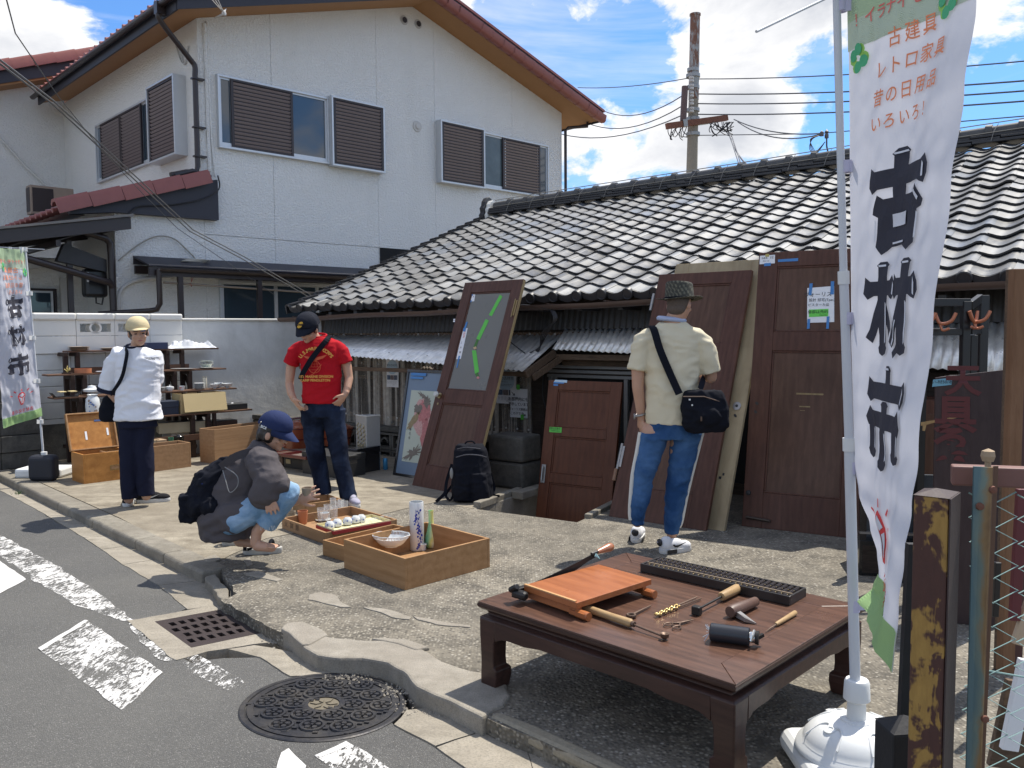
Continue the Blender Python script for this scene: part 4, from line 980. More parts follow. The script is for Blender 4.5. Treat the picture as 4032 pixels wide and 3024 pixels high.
for i in range(4):cb.append([tw_(.62+i*.012,-.44,1.70),tw_(.66+i*.01,-.46,1.62),tw_(.55-i*.02,-.4,1.5),tw_(.38,-.3,1.36-i*.01),tw_(.25,-.34,1.3)])
cb.append([tw_(.18,-.42,1.72),tw_(.3,-.46,1.76),tw_(.5,-.46,1.74),tw_(.64,-.44,1.7)]);cb.append([tw_(.25,-.34,1.31),tw_(.1,-.3,1.38),tw_(-.02,-.3,1.46)])
cablething(cb,.006,TILE_EDGE,'bunch of black cables hanging from the brown gutter onto the awning')
cablething([[tw_(.3,-.1,1.15),tw_(.3,-.12,.9),tw_(.36,-.1,.72),tw_(.5,-.06,.62),tw_(.62,-.05,.6)]],.007,TILE_EDGE,'black cable drooping beside the sunken doorway frame')
# ================================================================== white garden wall
gwall=thing('garden_wall','white painted garden wall with coping, moulded openings and a rendered right half','wall',(0,0,0),HYAW)
WA=gz(152,1822);WA.z=0;gwall.location=WA
WTOP=1.77
def wl(p):p=V(p)-WA;return V((p.dot(HG),p.dot(HS),p.z))
tw1=wl(gpl(716,1240,WA,HS)).x;twe=6.6
zb_=gpl(152,1677,WA,HS).z;z1_=gpl(152,1324,WA,HS).z;z2_=gpl(160,1388,WA,HS).z
def blk(x0,x1,z0,z1,y0=0.,name='block',mat=PAINTBLOCK,par=gwall):
 mb=MB();mb.box(x0+.002,x1-.002,y0,.14,z0+.002,z1-.002);return mb.build(name,mat,par,bevel=.006)
bx_=[.0]
for x in (300,452,590):bx_.append(wl(gpl(x,1300,WA,HS)).x)
bx_.append(tw1)
blk(bx_[0],bx_[1],z1_,WTOP-.08)
blk(bx_[3],bx_[4],z1_,WTOP-.08)
for i in range(4):blk(bx_[i],bx_[i+1],z2_-.02,z1_)
def opening_block(x0,x1,z0,z1):
 cx,cz=(x0+x1)/2,(z0+z1)/2;w,h=x1-x0,z1-z0;R0=h*.26;hh=h*.26;sw=w*.40
 def outline(a):
  c,s=math.cos(a),math.sin(a);t=min((w/2)/abs(c) if abs(c)>1e-6 else 9,(h/2)/abs(s) if abs(s)>1e-6 else 9);return cx+c*t,cz+s*t
 mb=MB();n=48
 ring=[(cx+math.cos(2*math.pi*i/n)*R0,cz+math.sin(2*math.pi*i/n)*R0) for i in range(n)]
 ro=[(cx+math.cos(2*math.pi*i/n)*R0*1.42,cz+math.sin(2*math.pi*i/n)*R0*1.42) for i in range(n)]
 vs=[(x,y,z) for y in (.0,.14) for (x,z) in ring+ro]
 fs=[]
 for i in range(n):
  j=(i+1)%n;fs+=[(i,j,n+j,n+i),(2*n+i,3*n+i,3*n+j,2*n+j),(i,2*n+i,2*n+j,j),(n+i,n+j,3*n+j,3*n+i)]
 mb.add(vs,fs)
 mb.box(x0+.002,x1-.002,0,.14,cz+hh,z1-.002);mb.box(x0+.002,x1-.002,0,.14,z0+.002,cz-hh)
 mb.box(x0+.002,cx-sw,0,.14,cz-hh,cz+hh);mb.box(cx+sw,x1-.002,0,.14,cz-hh,cz+hh)
 for s in (-1,1):mb.prism([(cx+s*R0*1.0,cz+hh),(cx+s*R0*1.3,cz+hh*.55),(cx+s*R0*.98,cz+hh*.7)],.0,.14,'y')
 mb.build('pierced_block',PAINTBLOCK,gwall)
opening_block(bx_[1],bx_[2],z1_,WTOP-.08);opening_block(bx_[2],bx_[3],z1_,WTOP-.08)
for a,b in zip(bx_,bx_[1:]):
 mb=MB();mb.box(a+.001,b-.001,-.03,.17,WTOP-.085,WTOP);mb.build('coping',PAINTBLOCK,gwall,bevel=.02,seg=3)
zz_=z2_-.02;k=0
while zz_>zb_+.02:
 h_=min(.195,zz_-zb_);off_=.2 if k%2 else 0
 xs=[0]+[x for x in [off_+i*.4 for i in range(1,6)] if x<tw1-.1]+[tw1+.0]
 for a,b in zip(xs,xs[1:]):blk(a,b,zz_-h_,zz_,.02,'block',PLASTER)
 zz_-=h_;k+=1
mb=MB();mb.box(0,tw1,.015,.14,0,zb_);mb.build('footing',DARKCONC,gwall)
mb=MB();mb.box(tw1+.004,twe,.03,.15,0,1.685);mb.build('rendered_panel',PLASTER,gwall,bevel=.004)
mb=MB();mb.box(tw1+.002,twe,.0,.17,1.685,1.715);mb.build('coping',PAINTBLOCK,gwall,bevel=.01)
dw=thing('dark_boundary_wall','dark weathered concrete block wall behind the far banner','wall',WA+V((-.02,-.02,0)),HYAW)
for r in range(5):
 for c in range(4):
  mb=MB();x1=-.02-c*.4-(.2 if r%2 else 0)*0;mb.box(x1-.396,x1,-.3-.02*(r%2),-.16,r*.19+.003,r*.19+.187);mb.build('block',DARKCONC,dw,bevel=.008)
mb=MB();mb.box(-1.7,-.03,-.15,-.05,0,.92);mb.build('backing',DARKCONC,dw)
# ================================================================== utility pole and lines
UD=24.0
ub=gy(2723,716,UD);ut=gy(2737,62,UD)
up_=thing('utility_pole','tall concrete utility pole with rusty upper sleeve and crossarm above the tiled roof','utility pole',(ub.x,ub.y,0))
def up(x,y,dy=0):p=gy(x,y,UD+dy);return (p.x-ub.x,p.y-ub.y,p.z)
POLEC=simple('pole_concrete',(.25,.225,.18),.8,.15,3,.1,20)
def m_rustpole():
 m=MT('rust_sleeve',.6);f=m.noise(2.2,5,.7,.5,m.vec((2.2,2.2,.7)));m.col(m.mix(m.ramp(f,[(.47,0),(.56,1)]),(.30,.32,.32),(.16,.075,.045)));return m.m
RUSTP=m_rustpole()
a,b,c=V(up(2722,760)),V(up(2731,385)),V(up(2737,62))
base=V((a.x,a.y,0));mb=MB();mb.tube([base,a,b],[.20,.165,.14],16);mb.build('shaft',POLEC,up_,smooth=50)
mb=MB();mb.tube([b+V((0,0,-.05)),c],[.148,.138],16);mb.tube([c,c+V((0,0,.05))],.158,16);mb.build('sleeve',RUSTP,up_,smooth=50)
GALV=simple('galvanised',(.30,.31,.31),.45,.2,9,metal=.4);RUST=simple('rust_brown',(.16,.065,.04),.8,.35,9)
for (y,r) in ((282,.17),(305,.20),(350,.18),(440,.185),(475,.185),(535,.195)):p=V(up(2729,y));mb=MB();mb.tube([p,p+V((0,0,.09))],r,16);mb.build('clamp_band',GALV,up_,smooth=50)
mb=MB();p,q=V(up(2697,340,-.35)),V(up(2690,475,-.35));mb.tube([p,q],.09,10);mb.build('side_pipe',simple('pipe_brown',(.10,.06,.055),.5),up_,smooth=50)
mb=MB()
for i in range(5):p=V(up(2722,322+i*30,-.3));mb.lathe([(.0,0),(.07,0),(.07,.05),(.04,.07),(.07,.09),(.07,.14),(.0005,.15)],8,Matrix.Translation(p))
mb.build('insulator',WHITEP,up_,smooth=40)
mb=MB();mb.bar(up(2625,497,-.6),up(2862,464,.3),.12,.16);mb.build('crossarm',RUST,up_)
mb=MB();mb.bar(up(2745,482,-.1),up(2790,476,.1),.125,.165);mb.bar(up(2690,486,-.4),up(2706,484,-.4),.13,.2);mb.build('arm_clamp',GALV,up_)
mb=MB();r4=random.Random(5)
for (x0,x1,n) in ((2630,2710,9),(2790,2890,20)):
 mb=MB()
 for i in range(n):
  xa,xb=r4.uniform(x0,x1),r4.uniform(x0,x1);y=495 if x0<2700 else 480
  mb.tube(smoothpath([up(xa,y),up((xa+xb)/2-8,y+r4.uniform(20,50)),up(xb,y+r4.uniform(15,60))],5),.012,4)
 mb.build('jumper_wires',simple('wire_dark%d'%n,(.03,.03,.035),.5),up_,kind='stuff')
def lines(pts_list,r,label):
 mb=MB()
 for pts in pts_list:mb.tube(pts,r,5)
 return tag(mb.build('overhead_wire',simple('wire_'+str(len(MATS)),(.05,.055,.07),.5)),label,'wire')
def wire(x0,y0,d0,x1,y1,d1,sag=0,n=10):
 a,b=gy(x0,y0,d0),gy(x1,y1,d1);return [tuple(a.lerp(b,i/n)+V((0,0,-sag*4*(i/n)*(1-i/n)))) for i in range(n+1)]
lines([wire(2275,345,32,2710,308,UD,.1),wire(2750,311,UD,4200,225,15,.1)],.014,'topmost overhead wire crossing the utility pole sleeve')
lines([wire(2375,436,32,2690,375,UD,.35),wire(2745,370,UD,4200,305,15,.1)],.017,'second overhead cable from the top on the utility pole')
lines([wire(2310,484,32,2690,415,UD,.4),wire(2740,408,UD,4200,345,15,.1)],.017,'third overhead cable from the top on the utility pole')
lines([wire(2210,528,32,2690,452,UD,.35),wire(2740,450,UD,4200,385,15,.1)],.017,'fourth overhead cable ending left at the house corner')
lines([wire(2745,533,UD,3210,527,20),wire(3210,527,20,4200,443,15)],.012,'lowest overhead wire running right from the bottom pole clamp')
lines([wire(2890,470,UD,3240,525,18,.15),wire(2905,480,UD,3240,527,18,.25)],.015,'service cable sagging right from the crossarm end')
lines([wire(2870,525,UD,3030,672,12,.3)],.02,'thick service cable dropping behind the tiled ridge')
lines([wire(2872,530,UD,2922,684,13),wire(2880,530,UD,2930,684,13)],.012,'pair of thin grey wires dropping steeply behind the ridge')
p=gy(3255,530,12);mb=MB();base_=gy(3270,645,12)
mb.tube([tuple(base_),tuple(base_.lerp(p,.6)+V((-.02,0,0))),tuple(p)],.012,5);mb.lathe([(.0,0),(.03,0),(.03,.05),(.015,.07),(.03,.09),(.0005,.13)],8,Matrix.Translation(p-V((.0,0,.05))));mb.lathe([(.0,0),(.03,0),(.03,.05),(.0005,.08)],8,Matrix.Translation(p-V((.07,0,0.02))))
for i in range(4):mb.tube(smoothpath([tuple(p+V((-.06,0,0))),tuple(p+V((-.2-i*.01,0,-.06))),tuple(p+V((-.24+i*.02,0,-.2))),tuple(p+V((-.14,0,-.26+i*.01))),tuple(p+V((-.02,0,-.1)))],6),.005,4)
tag(mb.build('service_drop',simple('service_drop_grey',(.09,.08,.08),.5),smooth=60),'looped service drop with two small insulators standing above the ridge','wire')
cabm=simple('cable_grey',(.10,.10,.10),.5)
mb=MB()
for (dx,dy) in ((0,0),(-12,6)):
 mb.tube([tuple(gy(x+dx,y+dy,d)) for x,y,d in ((-60,190,5.5),(215,400,7.5),(560,718,10.2),(760,905,11.5),(960,1010,12.6),(1235,1168,13.6))],.008,5)
tag(mb.build('service_cable',cabm,smooth=60),'twin grey service cables slanting down across the white house front','wire')
mb=MB();mb.tube([tuple(gy(x,y,d)) for x,y,d in ((10,-60,5.5),(60,130,6.5),(230,380,8.5),(400,590,10.5),(560,760,11.5),(700,900,12.4),(1080,1160,13.6))],.005,5)
tag(mb.build('service_cable',cabm,smooth=60),'single thin wire drooping from the top left corner past the side window','wire')
mb=MB();q=gy(882,52,12.6)
for s_ in (-1,0,1):mb.tube([tuple(q),tuple(gy(820+s_*20,-40,11.5))],.007,5)
mb.lathe([(.0,-.03),(.03,-.03),(.035,.0),(.02,.04),(.0005,.04)],10,Matrix.Translation(q));mb.tube([tuple(q),tuple(gy(845,70,13.1))],.01,5);mb.tube([tuple(gy(890,35,13)),tuple(gy(875,60,12.6)),tuple(gy(845,70,13.1))],.01,5)
tag(mb.build('wire_anchor',WHITEP,smooth=60),'white insulator anchor with wires under the gable soffit','wire anchor')
# ================================================================== goods and furniture
KX=4032/2212
def D(x,y):return (x*KX,y*KX)
def frame_thing(name,label,cat,BL,BR,TL,group=None):
 """empty with local x along the bottom edge, z up the panel, y away from the viewer"""
 BL,BR,TL=V(BL),V(BR),V(TL);x=(BR-BL).normalized();z=(TL-BL);z=(z-x*z.dot(x)).normalized();y=z.cross(x)
 o=thing(name,label,cat,BL,0,group);M=Matrix(((x.x,y.x,z.x,BL.x),(x.y,y.y,z.y,BL.y),(x.z,y.z,z.z,BL.z),(0,0,0,1)))
 o.rotation_euler=M.to_3x3().to_euler();return o
def on_panel(o,x,y,off=0.):
 M=lm(o);yv=M.to_3x3()@V((0,1,0));p=gpl(x,y,M@V((0,off,0)),yv);q=M.inverted()@p;return q.x,q.z
DOORW=wood('old_door_brown',(.060,.025,.016),(.112,.050,.034),.42,(6,6,1.0),5,.12,stain=.35,bd='X')
DOORP=wood('old_door_panel',(.068,.033,.020),(.125,.066,.043),.38,(6,6,1.0),4,.12,stain=.4,bd='X')
REDW=wood('cellar_door_red',(.070,.023,.011),(.125,.044,.021),.4,(6,6,1.0),4,.1,stain=.3,bd='X')
CREAMW=wood('cream_board',(.30,.235,.14),(.40,.325,.205),.6,(6,6,1.0),3,.1,stain=.55,bd='X')
RAWEDGE=wood('raw_edge',(.20,.14,.07),(.33,.25,.13),.7,(6,6,1.0),4,.1,bd='X')
PAPER=simple('paper_white',(.74,.75,.77),.7,.04,5);BLUET=simple('blue_tape',(.05,.20,.48),.5,.1,20);GREENT=simple('green_tape',(.10,.50,.06),.5,.08,20);PAPERB=simple('paper_pale_blue',(.42,.55,.66),.7,.08,3)
INK=simple('ink_black',(.02,.02,.022),.6);INKR=simple('ink_red',(.55,.05,.05),.6);INKO=simple('ink_orange',(.80,.22,.10),.7);BRASS=simple('old_brass',(.30,.22,.11),.35,.2,20,metal=.8);STEEL=simple('dull_steel',(.32,.31,.30),.35,.2,20,metal=.7)
def panel_door(o,w,h,panels,mat,pmat,glass=None,th=.036):
 """stiles and rails around recessed panels; panels = [(x0,x1,z0,z1)] bottom to top"""
 xa=panels[0][0];xb=panels[0][1]
 mb=MB();mb.box(0,xa,0,th,0,h);mb.build('stile',mat,o,bevel=.003)
 mb=MB();mb.box(xb,w,0,th,0,h);mb.build('stile',mat,o,bevel=.003)
 zs=[0]+[z for p in panels for z in (p[2],p[3])]+[h]
 for a,b in zip(zs[::2],zs[1::2]):mb=MB();mb.box(xa,xb,.0005,th-.0005,a,b);mb.build('rail',mat,o,bevel=.003)
 for i,(x0,x1,z0,z1) in enumerate(panels):
  g_=glass is not None and i in glass
  mb=MB();mb.box(x0+.004,x1-.004,.014,th-.014,z0+.002,z1-.002);mb.build('glass_pane' if g_ else 'panel',glass[i] if g_ else pmat,o)
  mb=MB();b_=.016
  for (a,b,c,d) in ((x0,x1,z0,z0+b_),(x0,x1,z1-b_,z1),(x0,x0+b_,z0+b_,z1-b_),(x1-b_,x1,z0+b_,z1-b_)):mb.box(a+.0005,b-.0005,.006,th-.008,c+.0005,d-.0005)
  mb.build('moulding',mat,o,bevel=.004)
def sticker(o,px,mat,name='tape',off=0.,proud=.0015,par=None):
 """flat piece stuck on the panel, outline given where it is seen"""
 pts=[on_panel(o,x,y,off) for x,y in px];mb=MB();mb.prism(pts,off-proud-.0008,off-.0005,'y');return mb.build(name,mat,par or o)
def write_on(o,txt,px,py,size,mat,off=0.,rot=0.,bold=0.,name='lettering',sx=1.,par=None):
 x,z=on_panel(o,px,py,off);M=Matrix.Translation((x,off-.0035,z))@Matrix.Rotation(rot,4,'Y')@Matrix.Rotation(rad(90),4,'X');return lettering(txt,size,M,mat,par or o,bold,name,sx=sx)
def zz(x,y,ox,oy,s):return (ox+x/s,oy+y/s)
Zd=lambda x,y:zz(x,y,1300,1000,2.37)
BL,BR=gz(*D(890,1048)),gz(*D(1015,1072));ux=(BR-BL).normalized();TL=gpl(*D(1005,608),BL,ux)
mdoor=frame_thing('mirror_door','tall brown door with a mottled mirror pane crossed by green tape, leaning on the gutter','door',BL,BR,TL,'old doors on display')
def pl_(x,y):return on_panel(mdoor,x,y)
m_=MT('mirror_old',.12,.0,.5);m_.b.inputs['Alpha'].default_value=.86;a_=m_.noise(9,5,.65);m_.col(m_.mix(m_.ramp(a_,[(.62,0),(.75,1)]),(.17,.168,.15),(.10,.095,.08)));m_.rough(m_.ramp(m_.noise(3,4),[(.3,.25),(.7,.4)]));MIRR=m_.m
gl=[pl_(1840,1150),pl_(1990,1148),pl_(1747,1534),pl_(1897,1540)];lo=[pl_(1730,1584),pl_(1884,1595),pl_(1678,1812)]
panel_door(mdoor,.83,2.16,[(.13,.70,.22,lo[0][1]),(.13,.70,(gl[2][1]+gl[3][1])/2,(gl[0][1]+gl[1][1])/2)],DOORW,DOORP,{1:MIRR})
mb=MB();mb.box(.8305,.834,.002,.034,.01,2.15);mb.build('bare_edge',RAWEDGE,mdoor)
kx,kz=pl_(1722,1557)
mb=MB();Mk=Matrix.Translation((.065,0,kz))@Matrix.Rotation(rad(90),4,'X');mb.lathe([(.03,0),(.03,.006),(.012,.01),(.011,.035)],16,Mk);mb.build('knob_rose',BRASS,mdoor,smooth=40)
mb=MB();mb.lathe([(.01,.033),(.024,.037),(.031,.052),(.024,.068),(.0005,.07)],10,Mk);mb.build('knob',simple('crystal_knob',(.55,.55,.52),.08,.1,9),mdoor)
mb=MB();mb.lathe([(.012,0),(.012,.004),(.0005,.004)],12,Matrix.Translation((.07,0,kz-.085))@Matrix.Rotation(rad(90),4,'X'));mb.build('keyhole',BRASS,mdoor)
mb=MB();mb.box(.79,.825,-.006,-.0005,1.78,1.94);mb.tube([(.80,-.012,1.76),(.80,-.012,1.95)],.006,6);mb.build('hinge',BRASS,mdoor,bevel=.002)
GO=.014
for q in (((1585,380),(1608,398),(1508,582),(1482,570)),((1452,608),(1482,622),(1395,805),(1366,790)),((1325,900),(1362,900),(1390,1100),(1352,1118))):sticker(mdoor,[Zd(*p) for p in q],GREENT,off=GO)
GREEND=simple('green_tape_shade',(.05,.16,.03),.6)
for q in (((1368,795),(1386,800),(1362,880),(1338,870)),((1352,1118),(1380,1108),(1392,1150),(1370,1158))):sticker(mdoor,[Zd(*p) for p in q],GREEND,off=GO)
sticker(mdoor,[Zd(*p) for p in ((1278,376),(1355,378),(1345,442),(1270,446))],PAPER,'price_slip',GO);write_on(mdoor,'8',*Zd(1338,400),.022,INK,GO);write_on(mdoor,'建具',*Zd(1305,405),.02,PAPERB,GO)
sticker(mdoor,[Zd(*p) for p in ((1305,368),(1335,372),(1330,392),(1302,388))],BLUET,off=GO-.002);sticker(mdoor,[Zd(*p) for p in ((1292,440),(1322,432),(1318,450),(1288,456))],BLUET,off=GO-.002)
sticker(mdoor,[Zd(*p) for p in ((1240,695),(1285,692),(1220,980),(1177,982))],PAPER,'sold_slip',GO)
for i,ch in enumerate('売約済'):write_on(mdoor,ch,*Zd(1258-i*5,722+i*26),.03,INKR,GO,rot=.05)
for i,ch in enumerate('三木様'):write_on(mdoor,ch,*Zd(1228-i*7,830+i*45),.026,INK,GO,rot=.05)
for q in (((1272,635),(1285,632),(1268,695),(1250,692)),((1245,690),(1270,688),(1262,725),(1240,722)),((1200,950),(1213,952),(1188,1062),(1178,1062))):sticker(mdoor,[Zd(*p) for p in q],BLUET,off=GO-.002)
for q in (((1335,875),(1360,862),(1370,882),(1345,892)),((1368,1150),(1380,1140),(1395,1152),(1390,1165),(1370,1165))):sticker(mdoor,[Zd(*p) for p in q],simple('masking_tape',(.50,.36,.20),.7) if q[0][0]<1350 else simple('pink_tape',(.55,.22,.22),.7),off=GO-.002)
for q in (((1152,606),(1168,606),(1166,618),(1150,618)),((1150,622),(1166,622),(1164,635),(1148,635))):sticker(mdoor,[Zd(*p) for p in q],PAPER,'label_slip')
BL=gz(*D(848,1026));dirp=V((math.cos(rad(-40)),math.sin(rad(-40)),0));TL=gpl(*D(880,797),BL,dirp)
pic=frame_thing('framed_picture','black framed picture with blue mat and crumpled pink and grey figures, behind the mirror door','picture',BL,BL+dirp,TL)
pw,ph=.62,1.14
BLK=simple('black_lacquer',(.012,.012,.013),.22,.1,8,coat=.5)
for (a,b,c,d) in ((0,pw,0,.03),(0,pw,ph-.03,ph),(0,.03,.03,ph-.03),(pw-.03,pw,.03,ph-.03)):mb=MB();mb.box(a,b,0,.03,c,d);mb.build('frame_bar',BLK,pic,bevel=.003)
mb=MB();mb.box(.03,pw-.03,.012,.02,.03,ph-.03);mb.build('mat_board',simple('mat_blue',(.14,.20,.28),.35,.12,3),pic)
mb=MB();mb.box(.1,pw-.1,.008,.011,.16,ph-.22);mb.build('picture_sheet',simple('picture_mint',(.42,.47,.40),.45,.08,4),pic)
def blob(cx,cz,rx,rz_,mat,y,jag_=.25,n=26,seed=1,name='painted_shape',par=None,rot=0):
 r_=random.Random(seed);mb=MB();pts=[]
 for i in range(n):
  t=2*math.pi*i/n;k=1+r_.uniform(-jag_,jag_);a,b=rx*k*math.cos(t),rz_*k*math.sin(t);pts.append((cx+a*math.cos(rot)-b*math.sin(rot),cz+a*math.sin(rot)+b*math.cos(rot)))
 mb.prism(pts,y-.0006,y,'y');return mb.build(name,mat,par)
P1=simple('paint_pink',(.42,.16,.16),.6,.5,60);P2=simple('paint_grey',(.16,.14,.12),.6,.5,50);P3=simple('paint_ochre',(.26,.20,.11),.6,.4,40);P4=simple('paint_rose',(.50,.30,.28),.6,.4,70)
blob(.33,.62,.13,.22,P4,.0075,.12,30,2,par=pic,rot=.3);blob(.34,.70,.09,.12,P1,.0068,.2,30,3,par=pic);blob(.42,.45,.08,.16,P1,.0068,.25,30,4,par=pic,rot=.3);blob(.24,.72,.06,.05,P2,.006,.3,24,5,par=pic)
blob(.20,.60,.035,.12,P3,.006,.3,24,6,par=pic,rot=-.7);blob(.30,.86,.08,.025,P2,.006,.5,30,7,par=pic,rot=-.5);blob(.36,.80,.05,.06,P2,.006,.3,24,8,par=pic);blob(.26,.26,.12,.05,P2,.006,.6,40,9,par=pic,rot=.5);blob(.46,.36,.05,.03,P3,.006,.5,24,10,par=pic)
for i,ch in enumerate('春花鳥'):lettering(ch,.03,Matrix.Translation((.17,.004,.50-i*.045))@Matrix.Rotation(rad(90),4,'X'),INK,pic)
mb=MB();mb.box(.07,.30,-.002,-.0005,1.075,1.105);mb.build('tape',BLUET,pic);mb=MB();mb.box(.07,.26,-.002,-.0005,1.04,1.065);mb.build('tape',BLUET,pic)
mb=MB()
for i in range(7):mb.lathe([(.0,-.018),(.022,0),(.0005,.018)],7,Matrix.Translation((.22+i*.022,.01,ph+.012+.012*(i%2))))
mb.build('hanging_cord',simple('cord_brown',(.10,.075,.05),.8),pic)
BL,BR=gz(*D(1315,1115)),gz(*D(1525,1147));ux=(BR-BL).normalized();TL=gpl(*D(1425,590),BL,ux)
d1=frame_thing('old_door','dark brown panelled door behind the man in the checked hat, leaning furthest back','door',BL,BR,TL,'old doors on display')
Zh=lambda x,y:zz(x,y,2350,1000,1.327)
q1=on_panel(d1,*Zh(715,150));q2=on_panel(d1,*Zh(650,470));q3=on_panel(d1,*Zh(630,555));q4=on_panel(d1,*Zh(510,1260))
panel_door(d1,.85,2.19,[(.16,.69,q4[1],q3[1]),(.16,.69,q2[1],q1[1])],DOORW,DOORP)
mb=MB();mb.tube([(-.012,-.005,.40),(-.012,-.005,.62)],.012,8);mb.box(-.012,.02,-.008,-.0005,.42,.60);mb.tube([(-.012,-.005,1.84),(-.012,-.005,2.0)],.012,8);mb.build('hinge',STEEL,d1)
mb=MB();mb.tube([(-.02,-.005,.3),(-.02,-.005,.40)],.016,8);mb.build('wooden_peg',simple('peg',(.22,.12,.07),.5),d1,smooth=50)
o6=.07
qa,qb,qc=on_panel(d1,*D(1592,1136),o6),on_panel(d1,*D(1642,560),o6),on_panel(d1,*D(1438,575),o6)
d2=thing('cream_door','pale cream door with a round lock plate, behind the dark door','door',lm(d1)@V(((qa[0]+qb[0])/2-.86,o6,0)),0,'old doors on display');d2.rotation_euler=d1.rotation_euler;sh=(qb[0]-qa[0])/qb[1];wd2=qb[0]-qc[0]-.0;hh=qb[1]
panel_door(d2,.86,hh,[(.13,.70,.25,1.0),(.13,.70,1.15,hh-.15)],CREAMW,CREAMW)
kx,kz=on_panel(d2,2902,1599);kx=.79;Mk=Matrix.Translation((kx,0,kz))@Matrix.Rotation(rad(90),4,'X')
mb=MB();mb.lathe([(.034,0),(.034,.006),(.012,.007),(.012,.001),(.0005,.001)],18,Mk);mb.build('lock_plate',STEEL,d2,smooth=40);mb=MB();mb.disc((kx,-.0085,kz),.012,12,(0,-1,0));mb.build('keyhole',INK,d2)
mb=MB();mb.disc((kx,-.002,kz-.08),.01,10,(0,-1,0),.018);mb.box(.745,.765,-.002,-.0005,kz-.6,kz-.58);mb.box(.77,.785,-.002,-.0005,kz-.57,kz-.55);mb.build('screw_holes',INK,d2)
BL,BR=gz(*D(1602,1136)),gz(*D(1840,1163));ux=(BR-BL).normalized();TL=gpl(*D(1640,545),BL,ux)
d3=frame_thing('big_door','widest dark door with a taped handwritten notice, beside the banner pole','door',BL,BR,TL,'old doors on display')
Zf=lambda x,y:zz(x,y,2850,900,1.228)
q=[on_panel(d3,*Zf(x,y)) for x,y in ((240,185),(220,500),(210,590),(165,1275))]
panel_door(d3,.86,2.18,[(.15,.71,q[3][1],q[2][1]),(.15,.71,q[1][1],q[0][1])],DOORW,DOORP)
sticker(d3,[Zf(*p) for p in ((175,132),(248,127),(247,168),(173,173))],PAPER,'number_slip');write_on(d3,'11',*Zf(233,140),.03,INK,bold=.03);write_on(d3,'古建具',*Zf(197,144),.016,INK);write_on(d3,'建具 三枚',*Zf(205,158),.012,INK)
sticker(d3,[Zf(*p) for p in ((202,124),(220,123),(219,136),(201,137))],simple('yellow_tape',(.45,.38,.12),.6),off=-.002);sticker(d3,[Zf(*p) for p in ((196,168),(228,166),(227,180),(195,182))],BLUET,off=-.002);sticker(d3,[Zf(*p) for p in ((262,150),(360,143),(359,157),(262,162))],BLUET)
PO=.014
sticker(d3,[Zf(*p) for p in ((404,288),(534,278),(534,452),(403,456))],PAPER,'notice',PO)
sticker(d3,[Zf(*p) for p in ((412,392),(506,388),(505,424),(412,428))],simple('note_green',(.14,.60,.08),.6),'green_note',PO-.002)
for q_ in (((415,266),(430,265),(424,322),(410,323)),((518,255),(534,255),(532,318),(515,319)),((405,438),(418,437),(415,484),(402,485)),((498,426),(511,425),(508,484),(495,485))):sticker(d3,[Zf(*p) for p in q_],BLUET,off=PO-.003)
for (t,x,y,s_) in (('ヴォーリズ',455,320,.042),('設計 邸宅(Tpas)',474,346,.028),('ビスターカ品',458,370,.026)):write_on(d3,t,*Zf(x,y),s_,INK,PO-.001)
write_on(d3,'扉部は売約',*Zf(455,404),.03,INK,PO-.004);write_on(d3,'Reserved',*Zf(480,418),.014,INK,PO-.004)
mb=MB()
for x,z in (on_panel(d3,*Zf(160,845)),on_panel(d3,*Zf(154,886))):mb.disc((x,-.001,z),.011,12,(0,-1,0),.015)
mb.build('lock_hole',INK,d3);x,z=on_panel(d3,*Zf(120,1277));mb=MB();mb.lathe([(.02,0),(.018,.02),(.0005,.024)],12,Matrix.Translation((x,0,z))@Matrix.Rotation(rad(90),4,'X'));mb.build('door_stop',INK,d3,smooth=40)
x,z=on_panel(d3,*Zf(115,1395));mb=MB();mb.tube([(x,-.025,z),(x+.17,-.025,z-.012)],.012,8);mb.tube([(x,-.025,z),(x,0,z)],.01,8);mb.tube([(x+.17,-.025,z-.012),(x+.17,0,z-.012)],.01,8);mb.build('pull_handle',simple('dark_bronze',(.06,.045,.035),.4,metal=.5),d3,smooth=50)
mb=MB()
for (x0,y0,x1,y1) in ((350,801,482,799),(365,862,418,860),(368,880,392,880)):
 a,b=on_panel(d3,*Zf(x0,y0),PO),on_panel(d3,*Zf(x1,y1),PO);mb.box(a[0],b[0],PO-.0015,PO-.0005,min(a[1],b[1])-.0015,max(a[1],b[1])+.0015)
mb.build('scratch',RAWEDGE,d3)
BL,BR=gz(2085,2273,-.74),gz(2375,2328,-.74);ux=(BR-BL).normalized();TL=gpl(2161,1496,BL,ux)
d4=frame_thing('cellar_door','reddish brown three panel door standing down in the sunken entrance','door',BL,BR,TL,'old doors on display')
Zc=lambda x,y:zz(x,y,2000,1350,3.687);h4=(TL-BL).length;w4=on_panel(d4,2451,1495)[0]
q=[on_panel(d4,*Zc(x,y)) for x,y in ((700,680),(640,1215),(620,1345))];z4=on_panel(d4,*zz(250,1280,2000,1050,1.58))[1];z5=on_panel(d4,*zz(245,1340,2000,1050,1.58))[1]
panel_door(d4,w4,h4,[(.11,w4-.11,.25,z5),(.11,w4-.11,z4,q[2][1]),(.11,w4-.11,q[1][1]-.0,q[0][1])],REDW,REDW)
sticker(d4,[Zc(*p) for p in ((605,1220),(782,1228),(778,1305),(600,1295))],GREENT,'green_note');write_on(d4,'内開は左勝手',*Zc(675,1246),.022,INK);write_on(d4,'5,500円 520cm',*Zc(690,1278),.016,INK)
